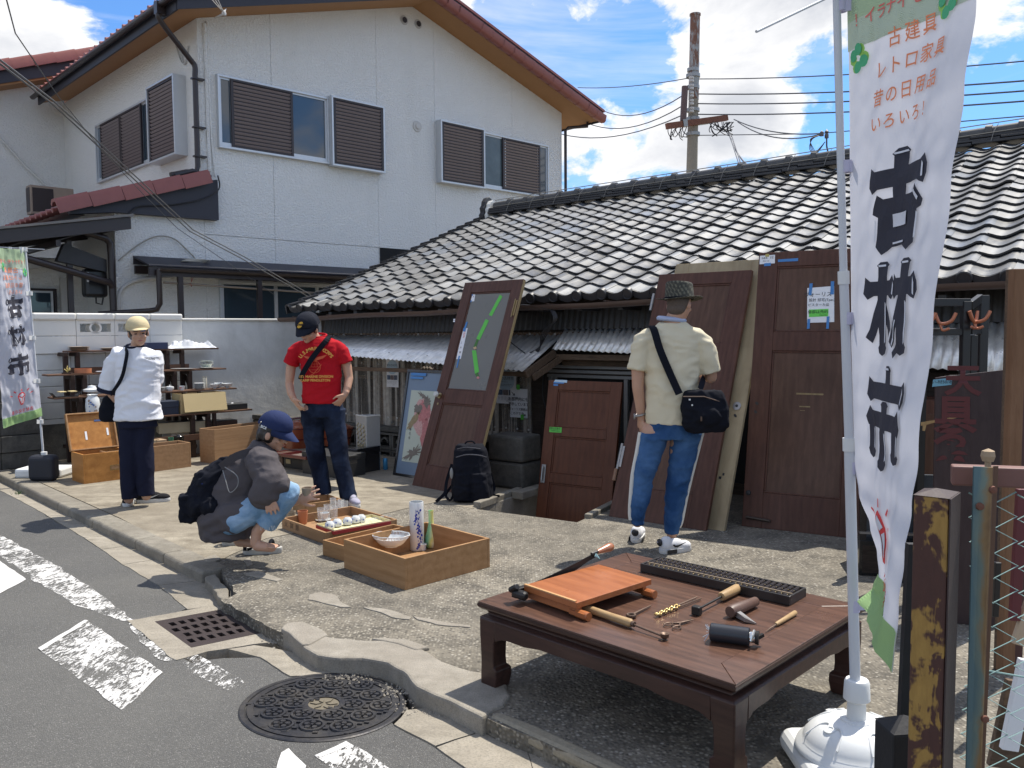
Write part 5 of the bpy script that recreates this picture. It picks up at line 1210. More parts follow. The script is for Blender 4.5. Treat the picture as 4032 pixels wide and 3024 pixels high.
for q_ in (((690,535),(862,542),(858,580),(668,565)),((668,565),(820,572),(812,592),(664,588)),((662,598),(732,602),(728,625),(664,622))):sticker(d4,[Zc(*p) for p in q_],PAPERB if q_[0][1]<560 else BLUET,off=-.001*(1 if q_[0][1]<560 else 0))
x,z=on_panel(d4,*zz(215,1290,2000,1050,1.58));mb=MB();mb.box(.02,.065,-.012,-.0005,z-.08,z+.09);mb.tube([(.042,-.03,z-.06),(.042,-.03,z+.07)],.009,8);mb.build('pull_handle',STEEL,d4,bevel=.003)
def poster(pts,label,nm='poster',y=-.085):
 L_=[ty(x,yy,y) for x,yy in pts];xs=[p.x for p in L_];zs=[p.z for p in L_]
 o=thing(nm,label,nm,hmap(TO+TE*min(xs)+TY*y+V((0,0,min(zs)))),TYAW);o.scale=(KH,KH,KH);return o,max(xs)-min(xs),max(zs)-min(zs)
def posterart(o,w,h):
 mb=MB();mb.grid(lambda u,v:(u*w,.004*math.sin(u*5+v*3),v*h),4,4);mb.build('sheet',PAPER,o)
 mb=MB();mb.lathe([(w*.42,0),(w*.42,.0006),(.0005,.0006)],28,Matrix.Translation((w*.52,-.006,h*.70))@Matrix.Rotation(rad(90),4,'X'));mb.build('pale_disc',PAPERB,o)
 def ln(t,x,z,s,m=INK):lettering(t,s,Matrix.Translation((x*w,-.0085,z*h))@Matrix.Rotation(rad(90),4,'X'),m,o)
 ln('夏の古材市',.5,.76,w*.165);ln('7月12日 土',.45,.66,w*.07);ln('古建具 古道具 家具 銘木 器',.5,.58,w*.05);ln('京都 伏見 古材文化の会',.5,.54,w*.045);ln('古材 市',.62,.08,w*.05)
 for i in range(3):
  mb=MB();mb.box((.1+i*.28)*w,(.35+i*.28)*w,-.0085,-.0075,.26*h,.42*h);mb.build('photo_print',simple('photo_%d_%s'%(i,o.name),((.05,.09,.16),(.16,.13,.13),(.08,.10,.14))[i],.5,.7,60),o)
 r_=random.Random(4);mb=MB()
 for i in range(6):
  for k in range(5):x=.12+k*.16;mb.box(x*w,(x+r_.uniform(.06,.13))*w,-.0085,-.0078,(.12+i*.018)*h,(.124+i*.018)*h)
 mb.build('small_print',simple('print_grey',(.20,.21,.24),.6),o,kind='stuff')
po,w,h=poster([Zd(527,975),Zd(627,980),Zd(640,1245),Zd(527,1240)],'small market poster with a pale blue disc, left of the framed picture');posterart(po,w,h)
po,w,h=poster([Zd(1548,1088),Zd(1733,1090),Zd(1735,1400),Zd(1562,1392)],'market poster with a pale blue disc, partly behind the handwritten notice');posterart(po,w,h)
po,w,h=poster([Zd(1678,1255),Zd(1838,1260),Zd(1845,1530),Zd(1680,1522)],'handwritten white notice with arrows taped by the sunken doorway','notice',-.11)
mb=MB();mb.grid(lambda u,v:(u*w,.006*math.sin(u*4+v*2),v*h),4,4);mb.build('sheet',PAPER,po)
for t,x,z,s in (('お部屋内にも',.5,.63,.19),('展示しています',.52,.46,.165),('ヴォーリズ建具は',.5,.29,.13),('この下です',.42,.14,.15)):lettering(t,w*s,Matrix.Translation((w*x,-.010,h*z))@Matrix.Rotation(rad(90),4,'X'),INK,po,.012)
mb=MB()
for (x0,z0,x1,z1) in ((.12,.88,.28,.76),(.76,.16,.88,.08)):
 mb.bar((x0*w,-.009,z0*h),(x1*w,-.009,z1*h),.0012,.008,up=(0,1,0));mb.bar((x1*w,-.009,z1*h),((x1-.1)*w,-.009,(z1+.01)*h),.0012,.008,up=(0,1,0));mb.bar((x1*w,-.009,z1*h),((x1+.0)*w,-.009,(z1+.07)*h),.0012,.008,up=(0,1,0))
mb.build('arrow_marks',INK,po)
for (x,z) in ((.5,1.0),(.72,-.02)):mb=MB();mb.box(x*w-.018,x*w+.018,-.012,-.009,z*h-.01,z*h+.04);mb.build('tape',GREENT,po)
TBL=wood('table_rosewood',(.055,.028,.019),(.150,.078,.052),.32,(1.0,9,9),4,.05,stain=.25,coat=.35)
TBLD=wood('table_rosewood_dark',(.030,.015,.012),(.070,.034,.026),.4,(1.0,9,9),4,.06,stain=.25,coat=.2)
TH=.37;tc_=(gz(1918,2376,TH)+gz(3350,2375,TH))/2
table=thing('low_table','low reddish brown oriental table with curved legs, displaying old tools','table',(tc_.x,tc_.y,0),rad(-44.3))
hx_,hy_=.612,.53
fw=.125
corn=[(-hx_,-hy_),(hx_,-hy_),(hx_,hy_),(-hx_,hy_)];inn=[(-hx_+fw,-hy_+fw),(hx_-fw,-hy_+fw),(hx_-fw,hy_-fw),(-hx_+fw,hy_-fw)]
for i in range(4):
 a,b,c,d=corn[i],corn[(i+1)%4],inn[(i+1)%4],inn[i];mb=MB();k=.0008
 cx,cy=sum(p[0] for p in (a,b,c,d))/4,sum(p[1] for p in (a,b,c,d))/4
 mb.prism([(cx+(p[0]-cx)*(1-k),cy+(p[1]-cy)*(1-k*3)) for p in (a,b,c,d)],TH-.026,TH-.0);mb.build('frame_board',TBL,table,bevel=.002)
mb=MB();mb.box(-hx_+fw+.001,hx_-fw-.001,-hy_+fw+.001,hy_-fw-.001,TH-.02,TH-.0015);mb.build('centre_panel',TBL,table)
def ringprof(prof,name,mat):
 mb=MB();n=len(prof);vs=[]
 for o_,z in prof:
  for sx,sy in ((-1,-1),(1,-1),(1,1),(-1,1)):vs.append((sx*(hx_+o_),sy*(hy_+o_),z))
 fs=[(i*4+j,i*4+(j+1)%4,(i+1)*4+(j+1)%4,(i+1)*4+j) for i in range(n-1) for j in range(4)];mb.add(vs,fs);return mb.build(name,mat,table,smooth=50)
ringprof([(-.01,TH-.004),(.0015,TH-.008),(.003,TH-.016),(.0,TH-.024),(-.012,TH-.034),(-.028,TH-.042),(-.032,TH-.05),(-.03,TH-.056),(-.012,TH-.062),(-.004,TH-.070)],'edge_moulding',TBLD)
def apron(x0,x1,side):
 mb=MB();n=24;th_=.03
 top=TH-.068;pts=[]
 for i in range(n+1):
  t=i/n;x=x0+(x1-x0)*t;e=min(t,1-t);lo_=TH-.135-(.022*max(0,1-e/.05))+(.012 if .2<e else 0)-(.006 if .19<e<.23 else 0);pts.append((x,lo_))
 mb.prism([(x1,top),(x0,top)]+pts,0,th_,'y');return mb
lw=.095
for (M_a,L_) in ((Matrix.Translation((0,-hy_+.004,0)),hx_),(Matrix.Rotation(rad(180),4,'Z')@Matrix.Translation((0,-hy_+.004,0)),hx_),(Matrix.Rotation(rad(90),4,'Z')@Matrix.Translation((0,-hx_+.004,0)),hy_),(Matrix.Rotation(rad(-90),4,'Z')@Matrix.Translation((0,-hx_+.004,0)),hy_)):
 s_=apron(-L_+lw,L_-lw,0);mb=MB();mb.v=[tuple(M_a@V(p)) for p in s_.v];mb.f=s_.f;mb.mi=s_.mi;mb.build('apron',TBLD,table,bevel=.003)
LGM=None
for sx in (-1,1):
 for sy in (-1,1):
  mb=MB();prof=[(.0,TH-.069,.095),(.0,TH-.15,.090),(.001,.20,.082),(.003,.13,.078),(.003,.095,.080),(.003,.085,.094),(.002,.05,.096),(.002,.01,.090),(.005,.0,.084)]
  vs=[]
  for o_,z,w_ in prof:
   for (a,b) in ((0,0),(w_,0),(w_,w_),(0,w_)):vs.append((sx*(hx_-.004-o_-a),sy*(hy_-.004-o_-b),z))
  n=len(prof);fs=[(i*4+j,i*4+(j+1)%4,(i+1)*4+(j+1)%4,(i+1)*4+j) for i in range(n-1) for j in range(4)]+[(0,1,2,3),((n-1)*4,(n-1)*4+3,(n-1)*4+2,(n-1)*4+1)]
  mb.add(vs,fs);mb.build('leg',TBLD,table,bevel=.006,seg=2)
Zt=lambda x,y:zz(x,y,1850,2050,1.427)
def tz(x,y,z=TH):return gz(*Zt(x,y),z)
CUTW=wood('cutter_orange_wood',(.27,.085,.028),(.42,.15,.055),.3,(1.0,7,7),3.2,.05,stain=.05,coat=.35)
zt_=TH+.07;cl,cf,cr_,cb_=tz(303,362,zt_),tz(600,462,zt_),tz(950,297,zt_),tz(690,236,zt_)
ca=math.atan2((cf-cl).y,(cf-cl).x);cutter=thing('paper_cutter','orange wooden guillotine paper cutter with a long iron blade lying on the low table','paper cutter',(cl.x,cl.y,TH),ca)
cw_,cd_=(cf-cl).length,(cb_-cl).length
mb=MB();mb.box(0,cw_,0,cd_,.045,.07);mb.build('board',CUTW,cutter,bevel=.002)
mb=MB();mb.box(.01,cw_-.005,.015,.035,.012,.045);mb.box(.01,cw_-.005,cd_-.05,cd_-.03,.012,.045);mb.build('base_rail',CUTW,cutter,bevel=.002)
for y in (.006,cd_-.05):
 mb=MB();mb.tube([(cw_-.02,y+.018,.018),(cw_+.045,y+.018,.018)],.018,12);mb.box(cw_-.05,cw_+.035,y,y+.036,.012,.03);mb.build('scroll_foot',CUTW,cutter,smooth=40)
mb=MB();mb.box(.0,cw_-.01,.0,.012,.0702,.0745);mb.build('paper_stop',simple('stop_wood',(.50,.28,.12),.4),cutter)
IRN=simple('black_iron',(.03,.028,.027),.45,.4,20,.2,60,metal=.5)
mb=MB();mb.box(-.03,.0,-.045,.03,.02,.06);mb.lathe([(.02,0),(.02,.06),(.012,.07),(.0005,.07)],10,Matrix.Translation((-.015,-.035,.04))@Matrix.Rotation(rad(90),4,'Y'));mb.lathe([(.014,0),(.014,.05),(.0005,.05)],8,Matrix.Translation((-.035,-.045,.05))@Matrix.Rotation(rad(60),4,'Y'));mb.build('pivot',IRN,cutter,bevel=.003)
hp=tz(700,178,TH+.17);he=tz(815,132,TH+.20)
cxx=V((math.cos(ca),math.sin(ca),0));cpt=V(cutter.location)-cxx*.022;b0=V((-.018,-.02,.05));hpl,hel=[loc_of(cutter,gpl(*Zt(x,y),cpt,cxx)) for x,y in ((700,182),(815,138))]
mb=MB();a,b=b0,hpl;n=10;vs=[]
for i in range(n+1):
 t=i/n;c=a.lerp(b,t)+V((0,0,-.006*math.sin(math.pi*t)));w_=.022+.02*math.sin(math.pi*min(1,t*1.1));
 for dx in (-.002,.002):vs+=[(c.x+dx,c.y,c.z),(c.x+dx,c.y,c.z-w_)]
fs=[]
for i in range(n):o_=i*4;fs+=[(o_,o_+1,o_+5,o_+4),(o_+2,o_+6,o_+7,o_+3),(o_,o_+4,o_+6,o_+2),(o_+1,o_+3,o_+7,o_+5)]
mb.add(vs,fs+[(0,2,3,1),(4*n,4*n+1,4*n+3,4*n+2)]);mb.build('blade',IRN,cutter)
d_=(hel-hpl).normalized();mb=MB();mb.tube([tuple(hpl-d_*.02),tuple(hpl+d_*.03)],.008,8);mb.build('tang',IRN,cutter)
mb=MB();mb.tube([tuple(hpl+d_*t) for t in (.02,.04,.07,.095,.115,.125,.13)],[.010,.013,.017,.021,.020,.013,.004],12);mb.build('handle',simple('handle_wood',(.34,.13,.06),.35,.15,15,coat=.3),cutter,smooth=60)
mb=MB();
for i in range(5):mb.tube([tuple(hpl+V((.01,0,0))+d_*.0),tuple(hpl+V((.012+.003*i,-.01+.005*i,-.012-.003*i)))],.0018,4)
mb.build('string_tie',simple('pale_blue_string',(.30,.50,.52),.8),cutter)
zt_=TH+.04;al,af,ar,ab=tz(957,240,zt_),tz(1797,427,zt_),tz(1885,374,zt_),tz(1045,200,zt_)
aa=math.atan2((af-al).y,(af-al).x);aw=(af-al).length;ad=max((ar-af).length,.12)
aba=thing('abacus','long black framed abacus full of dark wooden beads on the low table','abacus',(al.x,al.y,TH),aa)
BEAD=simple('bead_dark',(.075,.055,.045),.35,.4,30,coat=.2);ABF=simple('abacus_frame',(.022,.019,.018),.35,.3,20)
for (x0,x1,y0,y1) in ((0,aw,0,.010),(0,aw,ad-.01,ad),(0,.010,.01,ad-.01),(aw-.010,aw,.01,ad-.01)):mb=MB();mb.box(x0,x1,y0,y1,0,.04);mb.build('frame_bar',ABF,aba,bevel=.002)
mb=MB();mb.box(.01,aw-.01,.01,ad-.01,.001,.005);mb.build('backboard',ABF,aba)
mb=MB();mb.box(.01,aw-.01,ad*.27,ad*.27+.007,.02,.040);mb.build('reckoning_bar',simple('bar_pale',(.20,.15,.10),.5),aba)
nr=27;bdm=MB();bdm.lathe([(.003,-.0058),(.0100,-.001),(.0100,.001),(.003,.0058)],10,Matrix.Rotation(rad(90),4,'X'));BDM=bdm.mesh('bead',BEAD,50)
rdm=MB();rdm.tube([(0,.01,.034),(0,ad-.01,.034)],.0014,5);RDM=rdm.mesh('rod',simple('rod_brass',(.50,.40,.22),.35))
for i in range(nr):
 x=.028+i*(aw-.056)/(nr-1);inst(RDM,'rod',aba,(x,0,0))
 ys=[.019]+[ad*.27+.016+k*.0125+(.014 if k>2 else 0) for k in range(6)]
 for y in ys:
  if y>ad-.016:continue
  inst(BDM,'bead',aba,(x,y,.034))
PALEW=wood('tool_pale_wood',(.30,.19,.09),(.45,.31,.16),.55,(2,9,9),8,.1,coat=.0);DKTW=simple('tool_dark_wood',(.10,.055,.04),.5,.3,20)
RUSTY=simple('tool_rusty_steel',(.13,.085,.06),.5,.4,40,.2,90,metal=.5)
def tool(name,label,cat,a,b):
 a,b=tz(*a),tz(*b);ang_=math.atan2((b-a).y,(b-a).x);return thing(name,label,cat,a,ang_),(b-a).length
t_,l_=tool('soldering_ladle','long tool with a pale turned handle and small iron cup, at the table front','tool',(640,512),(1110,672))
mb=MB();mb.tube([(0,0,.018),(.02,0,.018),(l_*.35,0,.018),(l_*.58,0,.018),(l_*.6,0,.018)],[.014,.016,.015,.017,.012],12);mb.build('handle',PALEW,t_,smooth=60)
mb=MB();mb.tube([(l_*.59,0,.018),(l_*.63,0,.018)],.011,10);mb.tube([(l_*.62,0,.016),(l_*.95,0,.010)],.0045,8);mb.lathe([(.006,-.012),(.016,-.004),(.017,.01),(.012,.01),(.004,-.002)],12,Matrix.Translation((l_*.97,0,.013)));mb.build('iron_cup',RUSTY,t_,smooth=60)
t_,l_=tool('ring_wrench','small rusty ring wrench on the low table','tool',(907,543),(1016,486))
mb=MB();mb.tube([(math.cos(a)*.016,math.sin(a)*.016,.008) for a in [i*math.pi/8 for i in range(16)]],.0062,6,closed=True);mb.tube([(.016,0,.008),(.05,0,.008),(l_,0,.006)],[.006,.005,.003],8);mb.build('wrench_body',RUSTY,t_,smooth=60)
for k_,(a,b) in enumerate((((1042,541),(1276,438)),((1050,546),(1299,446)))):
 t_,l_=tool('drill_bit',('brassy twisted drill bit with the longer shank on the table','brassy twisted drill bit in front of its twin on the table')[k_],'tool',a,b);mb=MB()
 mb.tube([(l_*.5*i/30,math.cos(i*.9)*.0035,.009+math.sin(i*.9)*.0035) for i in range(31)],.0045,6);mb.build('twisted_bit',simple('brassy',(.42,.30,.12),.3,.2,40,metal=.7),t_,smooth=60)
 mb=MB();mb.tube([(l_*.5,0,.008),(l_,0,.007)],.0035,6);mb.build('shank',RUSTY,t_,smooth=60)
t_,l_=tool('scissors','small rusty scissors with round finger loops on the table','scissors',(1120,606),(1249,563))
mb=MB()
for s_ in (1,-1):mb.tube([(.02+math.cos(a)*.020,s_*.022+math.sin(a)*.013,.006) for a in [i*math.pi/7 for i in range(14)]],.0028,5,closed=True);mb.tube([(.038,s_*.018,.006),(.065,0,.007),(l_,-s_*.006,.006)],[.0035,.005,.002],6)
mb.build('blades',RUSTY,t_,smooth=60)
t_,l_=tool('branding_hammer','tool with a square black iron head, thin rod and pale stub handle','tool',(1275,528),(1505,408))
mb=MB();mb.cbox((0,0,.018),(.03,.036,.036));mb.build('iron_head',IRN,t_,bevel=.004);mb=MB();mb.tube([(.015,0,.02),(l_*.6,0,.022)],.005,8);mb.build('rod',IRN,t_,smooth=60)
mb=MB();mb.tube([(l_*.58,0,.022),(l_*.6,0,.022),(l_-.005,0,.022),(l_,0,.022)],[.016,.019,.021,.017],14);mb.build('handle',PALEW,t_,smooth=60)
t_,l_=tool('pick_hammer','short hammer with a thick dark wooden handle and pointed iron blade','hammer',(1470,545),(1605,482))
mb=MB();mb.tube([(-.012,0,.026),(0,0,.026),(l_,0,.022),(l_+.006,0,.022)],[.022,.026,.019,.014],14);mb.build('handle',DKTW,t_,smooth=60)
e_=loc_of(t_,tz(1612,583));mb=MB();mb.add([(.0,-.02,.03),(.03,-.012,.03),(e_.x,e_.y,.004),(.0,-.02,.006),(.03,-.012,.006),(e_.x,e_.y,.001),(e_.x*.5-.018,e_.y*.5-.014,.02),(e_.x*.5-.018,e_.y*.5-.014,.004)],[(0,6,2,1),(3,4,5,7),(0,3,7,6),(6,7,5,2),(1,2,5,4),(0,1,4,3)]);mb.build('iron_blade',STEEL,t_)
t_,l_=tool('awl','small awl with a pale handle and thin point at the table right','awl',(1830,530),(1660,631))
mb=MB();mb.tube([(0,0,.010),(.004,0,.010),(l_*.62,0,.009),(l_*.66,0,.009)],[.008,.0105,.0085,.006],10);mb.build('handle',PALEW,t_,smooth=60);mb=MB();mb.tube([(l_*.66,0,.008),(l_*.85,0,.007),(l_,0,.004)],[.0035,.003,.001],6);mb.build('point',RUSTY,t_,smooth=60)
t_,l_=tool('hand_grease_gun','black cylindrical hand tool with a shiny metal clip end','tool',(1350,672),(1645,712))
mb=MB();mb.tube([(0,0,.033),(.004,0,.033),(l_*.74,0,.033),(l_*.76,0,.033)],[.028,.033,.033,.028],18);mb.build('body',simple('black_enamel',(.02,.022,.028),.3,.4,10,.05,40),t_,smooth=40)
mb=MB();mb.tube([(l_*.75,0,.033),(l_*.86,0,.033)],.02,12);mb.tube([(l_*.80,-.034,.03),(l_*.83,-.03,.05),(l_*.84,0,.058)],.005,6);mb.build('clip',simple('chrome',(.65,.65,.63),.15,.1,9,metal=.9),t_,smooth=50)
mb=MB();mb.tube([(l_*.86,0,.033),(l_*.93,0,.033)],[.024,.026],12);mb.bar((l_*.88,.0,.03),(l_*1.0,.02,.04),.012,.012);mb.build('end_cap',IRN,t_,smooth=50)
mb=MB()
for i in range(9):mb.tube([(0,(i-4)*.005,.033),(-.012-.01*r2.random(),(i-4)*.008,.033+r2.uniform(-.03,.03))],.0008,4)
mb.build('frayed_string',PAPERB,t_)
CEDAR=wood('cedar_drawer',(.27,.145,.062),(.40,.235,.115),.6,(1.0,8,8),3.0,.08,stain=.12,bd='Z')
CEDAR2=wood('cedar_box_light',(.26,.15,.075),(.37,.225,.12),.65,(1.0,8,8),3.5,.08,stain=.15,bd='Z')
CEDARO=wood('cedar_inside_orange',(.30,.125,.032),(.50,.235,.065),.5,(1.0,6,6),2.5,.06,stain=.1,bd='Z')
def crate(name,label,cat,pl,pf,prr,h,mat,th=.016,floor=.012,group=None,z0=0.,d=None,par_mat=None):
 """open box: left, front and right ground corners in view; front corner is the local origin"""
 P,F_,R_=V(pl),V(pf),V(prr);ax=(F_-P);w=ax.length;an=math.atan2(ax.y,ax.x);dd=d or (R_-F_).length
 o=thing(name,label,cat,(P.x,P.y,z0),an,group);s=1
 mi=par_mat or mat
 mb=MB();mb.box(0,w,0,th,0,h);mb.build('side_board',mat,o,bevel=.0015)
 mb=MB();mb.box(0,w,dd-th,dd,0,h);mb.build('side_board',mat,o,bevel=.0015)
 mb=MB();mb.box(.0005,th,th+.0005,dd-th-.0005,0,h-.0005);mb.build('end_board',mat,o,bevel=.0015)
 mb=MB();mb.box(w-th,w-.0005,th+.0005,dd-th-.0005,0,h-.0005);mb.build('end_board',mat,o,bevel=.0015)
 mb=MB();mb.box(th+.0005,w-th-.0005,th+.0005,dd-th-.0005,.004,.004+floor);mb.build('bottom',mi,o)
 return o,w,dd
Zb=lambda x,y:zz(x,y,1000,1850,2.212)
bxf,w1,dd1=crate('drawer','largest pale wooden drawer standing on the rough concrete, holding vases','drawer',gz(*Zb(785,855)),gz(*Zb(1318,1050)),gz(*Zb(2050,845)),.19,CEDAR,.018)
bx2,w2,dd2=crate('drawer','smaller drawer wedged behind the largest wooden drawer','drawer',gz(*Zb(600,742)),gz(*Zb(790,800)),gz(*Zb(1480,560)),.105,CEDAR,.014,d=.62)
bx3,w3,dd3=crate('long_tray','long shallow wooden tray holding cups and glasses in front of the crouching woman','tray',gz(*Zb(245,510)),gz(*Zb(620,650)),gz(*Zb(1120,500)),.085,CEDAR2,.014,d=.62)
for i,ch in enumerate('火鉢類'):lettering(ch,.055,Matrix.Translation((.07+i*.09,-.0015,.045))@Matrix.Rotation(rad(90),4,'X'),simple('burnt_ink',(.09,.05,.03),.7) if i==0 else MATS['burnt_ink'],bx3)
bx4,w4_,dd4=crate('drawer','small wooden drawer right behind the hand with the cup','drawer',gz(*Zb(330,345)),gz(*Zb(440,392)),gz(*Zb(612,320)),.09,CEDAR,.013,d=.34)
def m_glaze(n,c,r=.12,v=.05):return simple(n,c,r,v,8,coat=.5)
WHITEC=m_glaze('white_porcelain',(.66,.68,.68));CREAMC=m_glaze('cream_porcelain',(.62,.58,.50));BLUEP=m_glaze('cobalt_blue',(.02,.05,.33));TERRA=simple('terracotta',(.42,.155,.07),.55,.15,20,.1,60);CLAY=simple('clay_beige',(.30,.24,.17),.6,.2,20,.1,60)
def m_clear():
 m=MT('clear_glass',.04,0,.9);m.b.inputs['Alpha'].default_value=.2;m.col((.8,.82,.82));return m.m
CLEAR=m_clear()
def pot(name,label,cat,p,prof,mat,n=28,group=None,rz_=0,parts=None,sx=1.,sy=1.):
 o=thing(name,label,cat,p,rz_,group);mb=MB();mb.lathe(prof,n,None,False,sx,sy);b=mb.build('body' if cat != 'bowl' else 'bowl_body',mat,o,smooth=45);return o
def shell(outer,t=.003):
 """closed vessel wall from an outer profile bottom to top"""
 inner=[(max(.0006,r-t),z+(t if i==0 else 0)) for i,(r,z) in enumerate(outer)][::-1]
 return [(.0006,outer[0][1])]+outer+inner+[(.0006,outer[0][1]+t)]
ZB=.018
def inb(o,x,y):return lm(o)@V((x,y,0))
vp=gz(*Zb(1420,695),ZB)
vase=pot('cylinder_vase','tall white cylinder vase painted with blue plum blossom in the largest drawer','vase',vp,shell([(.046,0),(.05,.006),(.05,.33),(.048,.336)],.005),WHITEC)
r_=random.Random(8);mb=MB()
def cyl_blob(a,z,s):
 n=9;vs=[]
 for i in range(n):t=6.283*i/n;k=s*r_.uniform(.6,1.15);aa_=a+math.cos(t)*k/.05;vs.append((math.cos(aa_)*.0506,math.sin(aa_)*.0506,z+math.sin(t)*k))
 mb.add(vs,[tuple(range(n))])
va=math.atan2(-vp.y,-vp.x)+.25
for i in range(46):t=i/46;a=va+.45*math.sin(t*7)*.6+r_.uniform(-.35,.35);cyl_blob(a,.02+t*.27,r_.uniform(.004,.010))
for i in range(5):a=va+.5*math.sin(i);
mb.build('blossom_painting',BLUEP,vase,kind='stuff')
mb=MB();pts=[(math.cos(va+.35*math.sin(t*5))*.0505,math.sin(va+.35*math.sin(t*5))*.0505,.02+.27*t) for t in [i/20 for i in range(21)]];mb.tube(pts,.0016,5);mb.build('branch_painting',BLUEP,vase)
def m_tri():
 m=MT('vase_tricolour',.15,coords='Object');m.b.inputs['Coat Weight'].default_value=.6
 s_=m.n('ShaderNodeSeparateXYZ');m.l(m.co,s_.inputs[0]);f=m.math('ADD',m.math('MULTIPLY',s_.outputs[0],7.0),.5);f=m.math('ADD',f,m.math('MULTIPLY',m.math('SUBTRACT',m.noise(9,3),.5),.5));f=m.math('ADD',f,m.math('MULTIPLY',m.math('SUBTRACT',.09,s_.outputs[2]),.5))
 m.col(m.ramp(f,[(.15,(.10,.42,.33)),(.4,(.30,.55,.25)),(.55,(.72,.66,.20)),(.75,(.78,.72,.55)),(.95,(.50,.42,.45))]));return m.m
vp2=gz(*Zb(1545,676),ZB);v2_=pot('slim_vase','slender yellow green and pink vase beside the blue painted cylinder','vase',vp2,shell([(.03,0),(.042,.01),(.047,.04),(.043,.075),(.030,.12),(.019,.165),(.0165,.21),(.0175,.255),(.019,.262)],.003),m_tri())
def cup(name,label,p,r0,r1,h,mat,group=None,t=.0035,cat='cup',ribs=0):
 out=[(r0*.9,0),(r0,.004)]+[(r0+(r1-r0)*i/8+(.0012*(i%2) if ribs else 0),.004+(h-.004)*i/8) for i in range(1,9)]
 return pot(name,label,cat,p,shell(out,t),mat,group=group)
cup('sake_cup','small white cup nearest the front in the largest drawer',gz(*Zb(1470,700),ZB),.022,.028,.045,WHITEC);cup('sake_cup','small white cup right of the slender vase',gz(*Zb(1630,665),ZB),.022,.030,.05,WHITEC)
bp=gz(*Zb(1195,668),.10);bowl=thing('lattice_bowl','oval white porcelain bowl with pierced scalloped rim and painted roses','bowl',bp,rad(-10))
mb=MB();n=64
def bwl(u,v,o=0):
 a=2*math.pi*u;r=.045+(.112-.045)*(v**.7);sc=1+.035*math.cos(a*10)*max(0,v-.55)*2;return (math.cos(a)*r*sc*1.12,math.sin(a)*r*sc*.86,.006+.075*v**1.35-o*.0)
mb.sheet(lambda u,v:bwl(u,v*.78),n,10,.003);mb.lathe([(.04,0),(.042,.012)],24,None,True,1.12,.86);mb.build('basin',WHITEC,bowl,smooth=60)
mb=MB()
for i in range(72):
 a=i/72;p,q=V(bwl(a,.78)),V(bwl(a+.004,.97));mb.bar(p,q,.0038,.003)
mb.tube([bwl(i/96,1.0) for i in range(96)],.0035,6,closed=True);mb.build('pierced_rim',WHITEC,bowl,smooth=50)
r_=random.Random(5);ROSE=simple('rose_print',(.50,.13,.07),.3,.4,60);LEAF=simple('leaf_print',(.20,.22,.10),.3,.3,60)
for (u,v,m,s,nn) in ((.93,.45,ROSE,.010,5),(.02,.5,LEAF,.007,6),(.12,.35,ROSE,.007,4),(.55,.55,ROSE,.008,4),(.5,.6,LEAF,.006,4)):
 mb=MB()
 for k in range(nn):
  u_,v_=u+r_.uniform(-.05,.05),v+r_.uniform(-.12,.12);p=V(bwl(u_%1,v_*.78/.78));nrm=V((-p.x,-p.y,.05)).normalized();c=p+nrm*.0035;mb.disc(c,s*r_.uniform(.5,1),9,nrm)
 mb.build('flower_print',m,bowl,kind='stuff')
cup('terracotta_cup','orange terracotta cup standing in the long tray',gz(*Zb(427,470),ZB),.030,.040,.105,TERRA,ribs=1);cup('clay_cup','brown clay cup beside the orange one near the knee',gz(*Zb(325,440),ZB),.028,.036,.075,CLAY,ribs=1)
cup('clay_cup','beige clay cup behind the knee at the tray end',gz(*Zb(300,415),ZB),.028,.036,.08,CLAY,ribs=1)
gi=0
for (x,y,r,h,lab) in ((585,450,.030,.11,'straight clear tumbler at the left end of the glassware'),(640,430,.028,.12,'clear tumbler before the white teacup'),(700,420,.030,.10,'clear tumbler right of the white teacup'),(735,395,.028,.12,'tall clear glass in the middle of the tray'),(790,385,.030,.11,'clear glass behind the flower print cups'),(760,350,.027,.09,'clear glass furthest back in the tray'),(690,345,.027,.10,'clear glass behind the teacup')):
 cup('drinking_glass',lab,gz(*Zb(x,y),ZB),r*.85,r,h,CLEAR,'clear glassware in the tray',.0016,'glass')
cup('teacup','white teacup on a saucer among the glasses',gz(*Zb(615,432),ZB+.012),.024,.036,.055,WHITEC);pot('saucer','white saucer under the teacup in the tray','saucer',gz(*Zb(605,440),ZB),shell([(.03,0),(.055,.006),(.062,.010)],.002),WHITEC)
fb,fw_,fd_=crate('gift_box','shallow cream and red gift box holding blue flowered cups, on the tray','box',gz(*Zb(545,515),.06),gz(*Zb(700,572),.06),gz(*Zb(1075,455),.06),.03,simple('cream_card',(.62,.56,.33),.7,.08,9),.004,.003,z0=.07)
mb=MB();mb.box(-.004,fw_+.004,-.004,-.0005,-.004,.02);mb.box(fw_+.0005,fw_+.004,-.0,fd_,-.004,.02);mb.build('red_base',simple('red_card',(.36,.03,.03),.6),fb)
FLP=simple('blue_flower_print',(.06,.10,.42),.3)
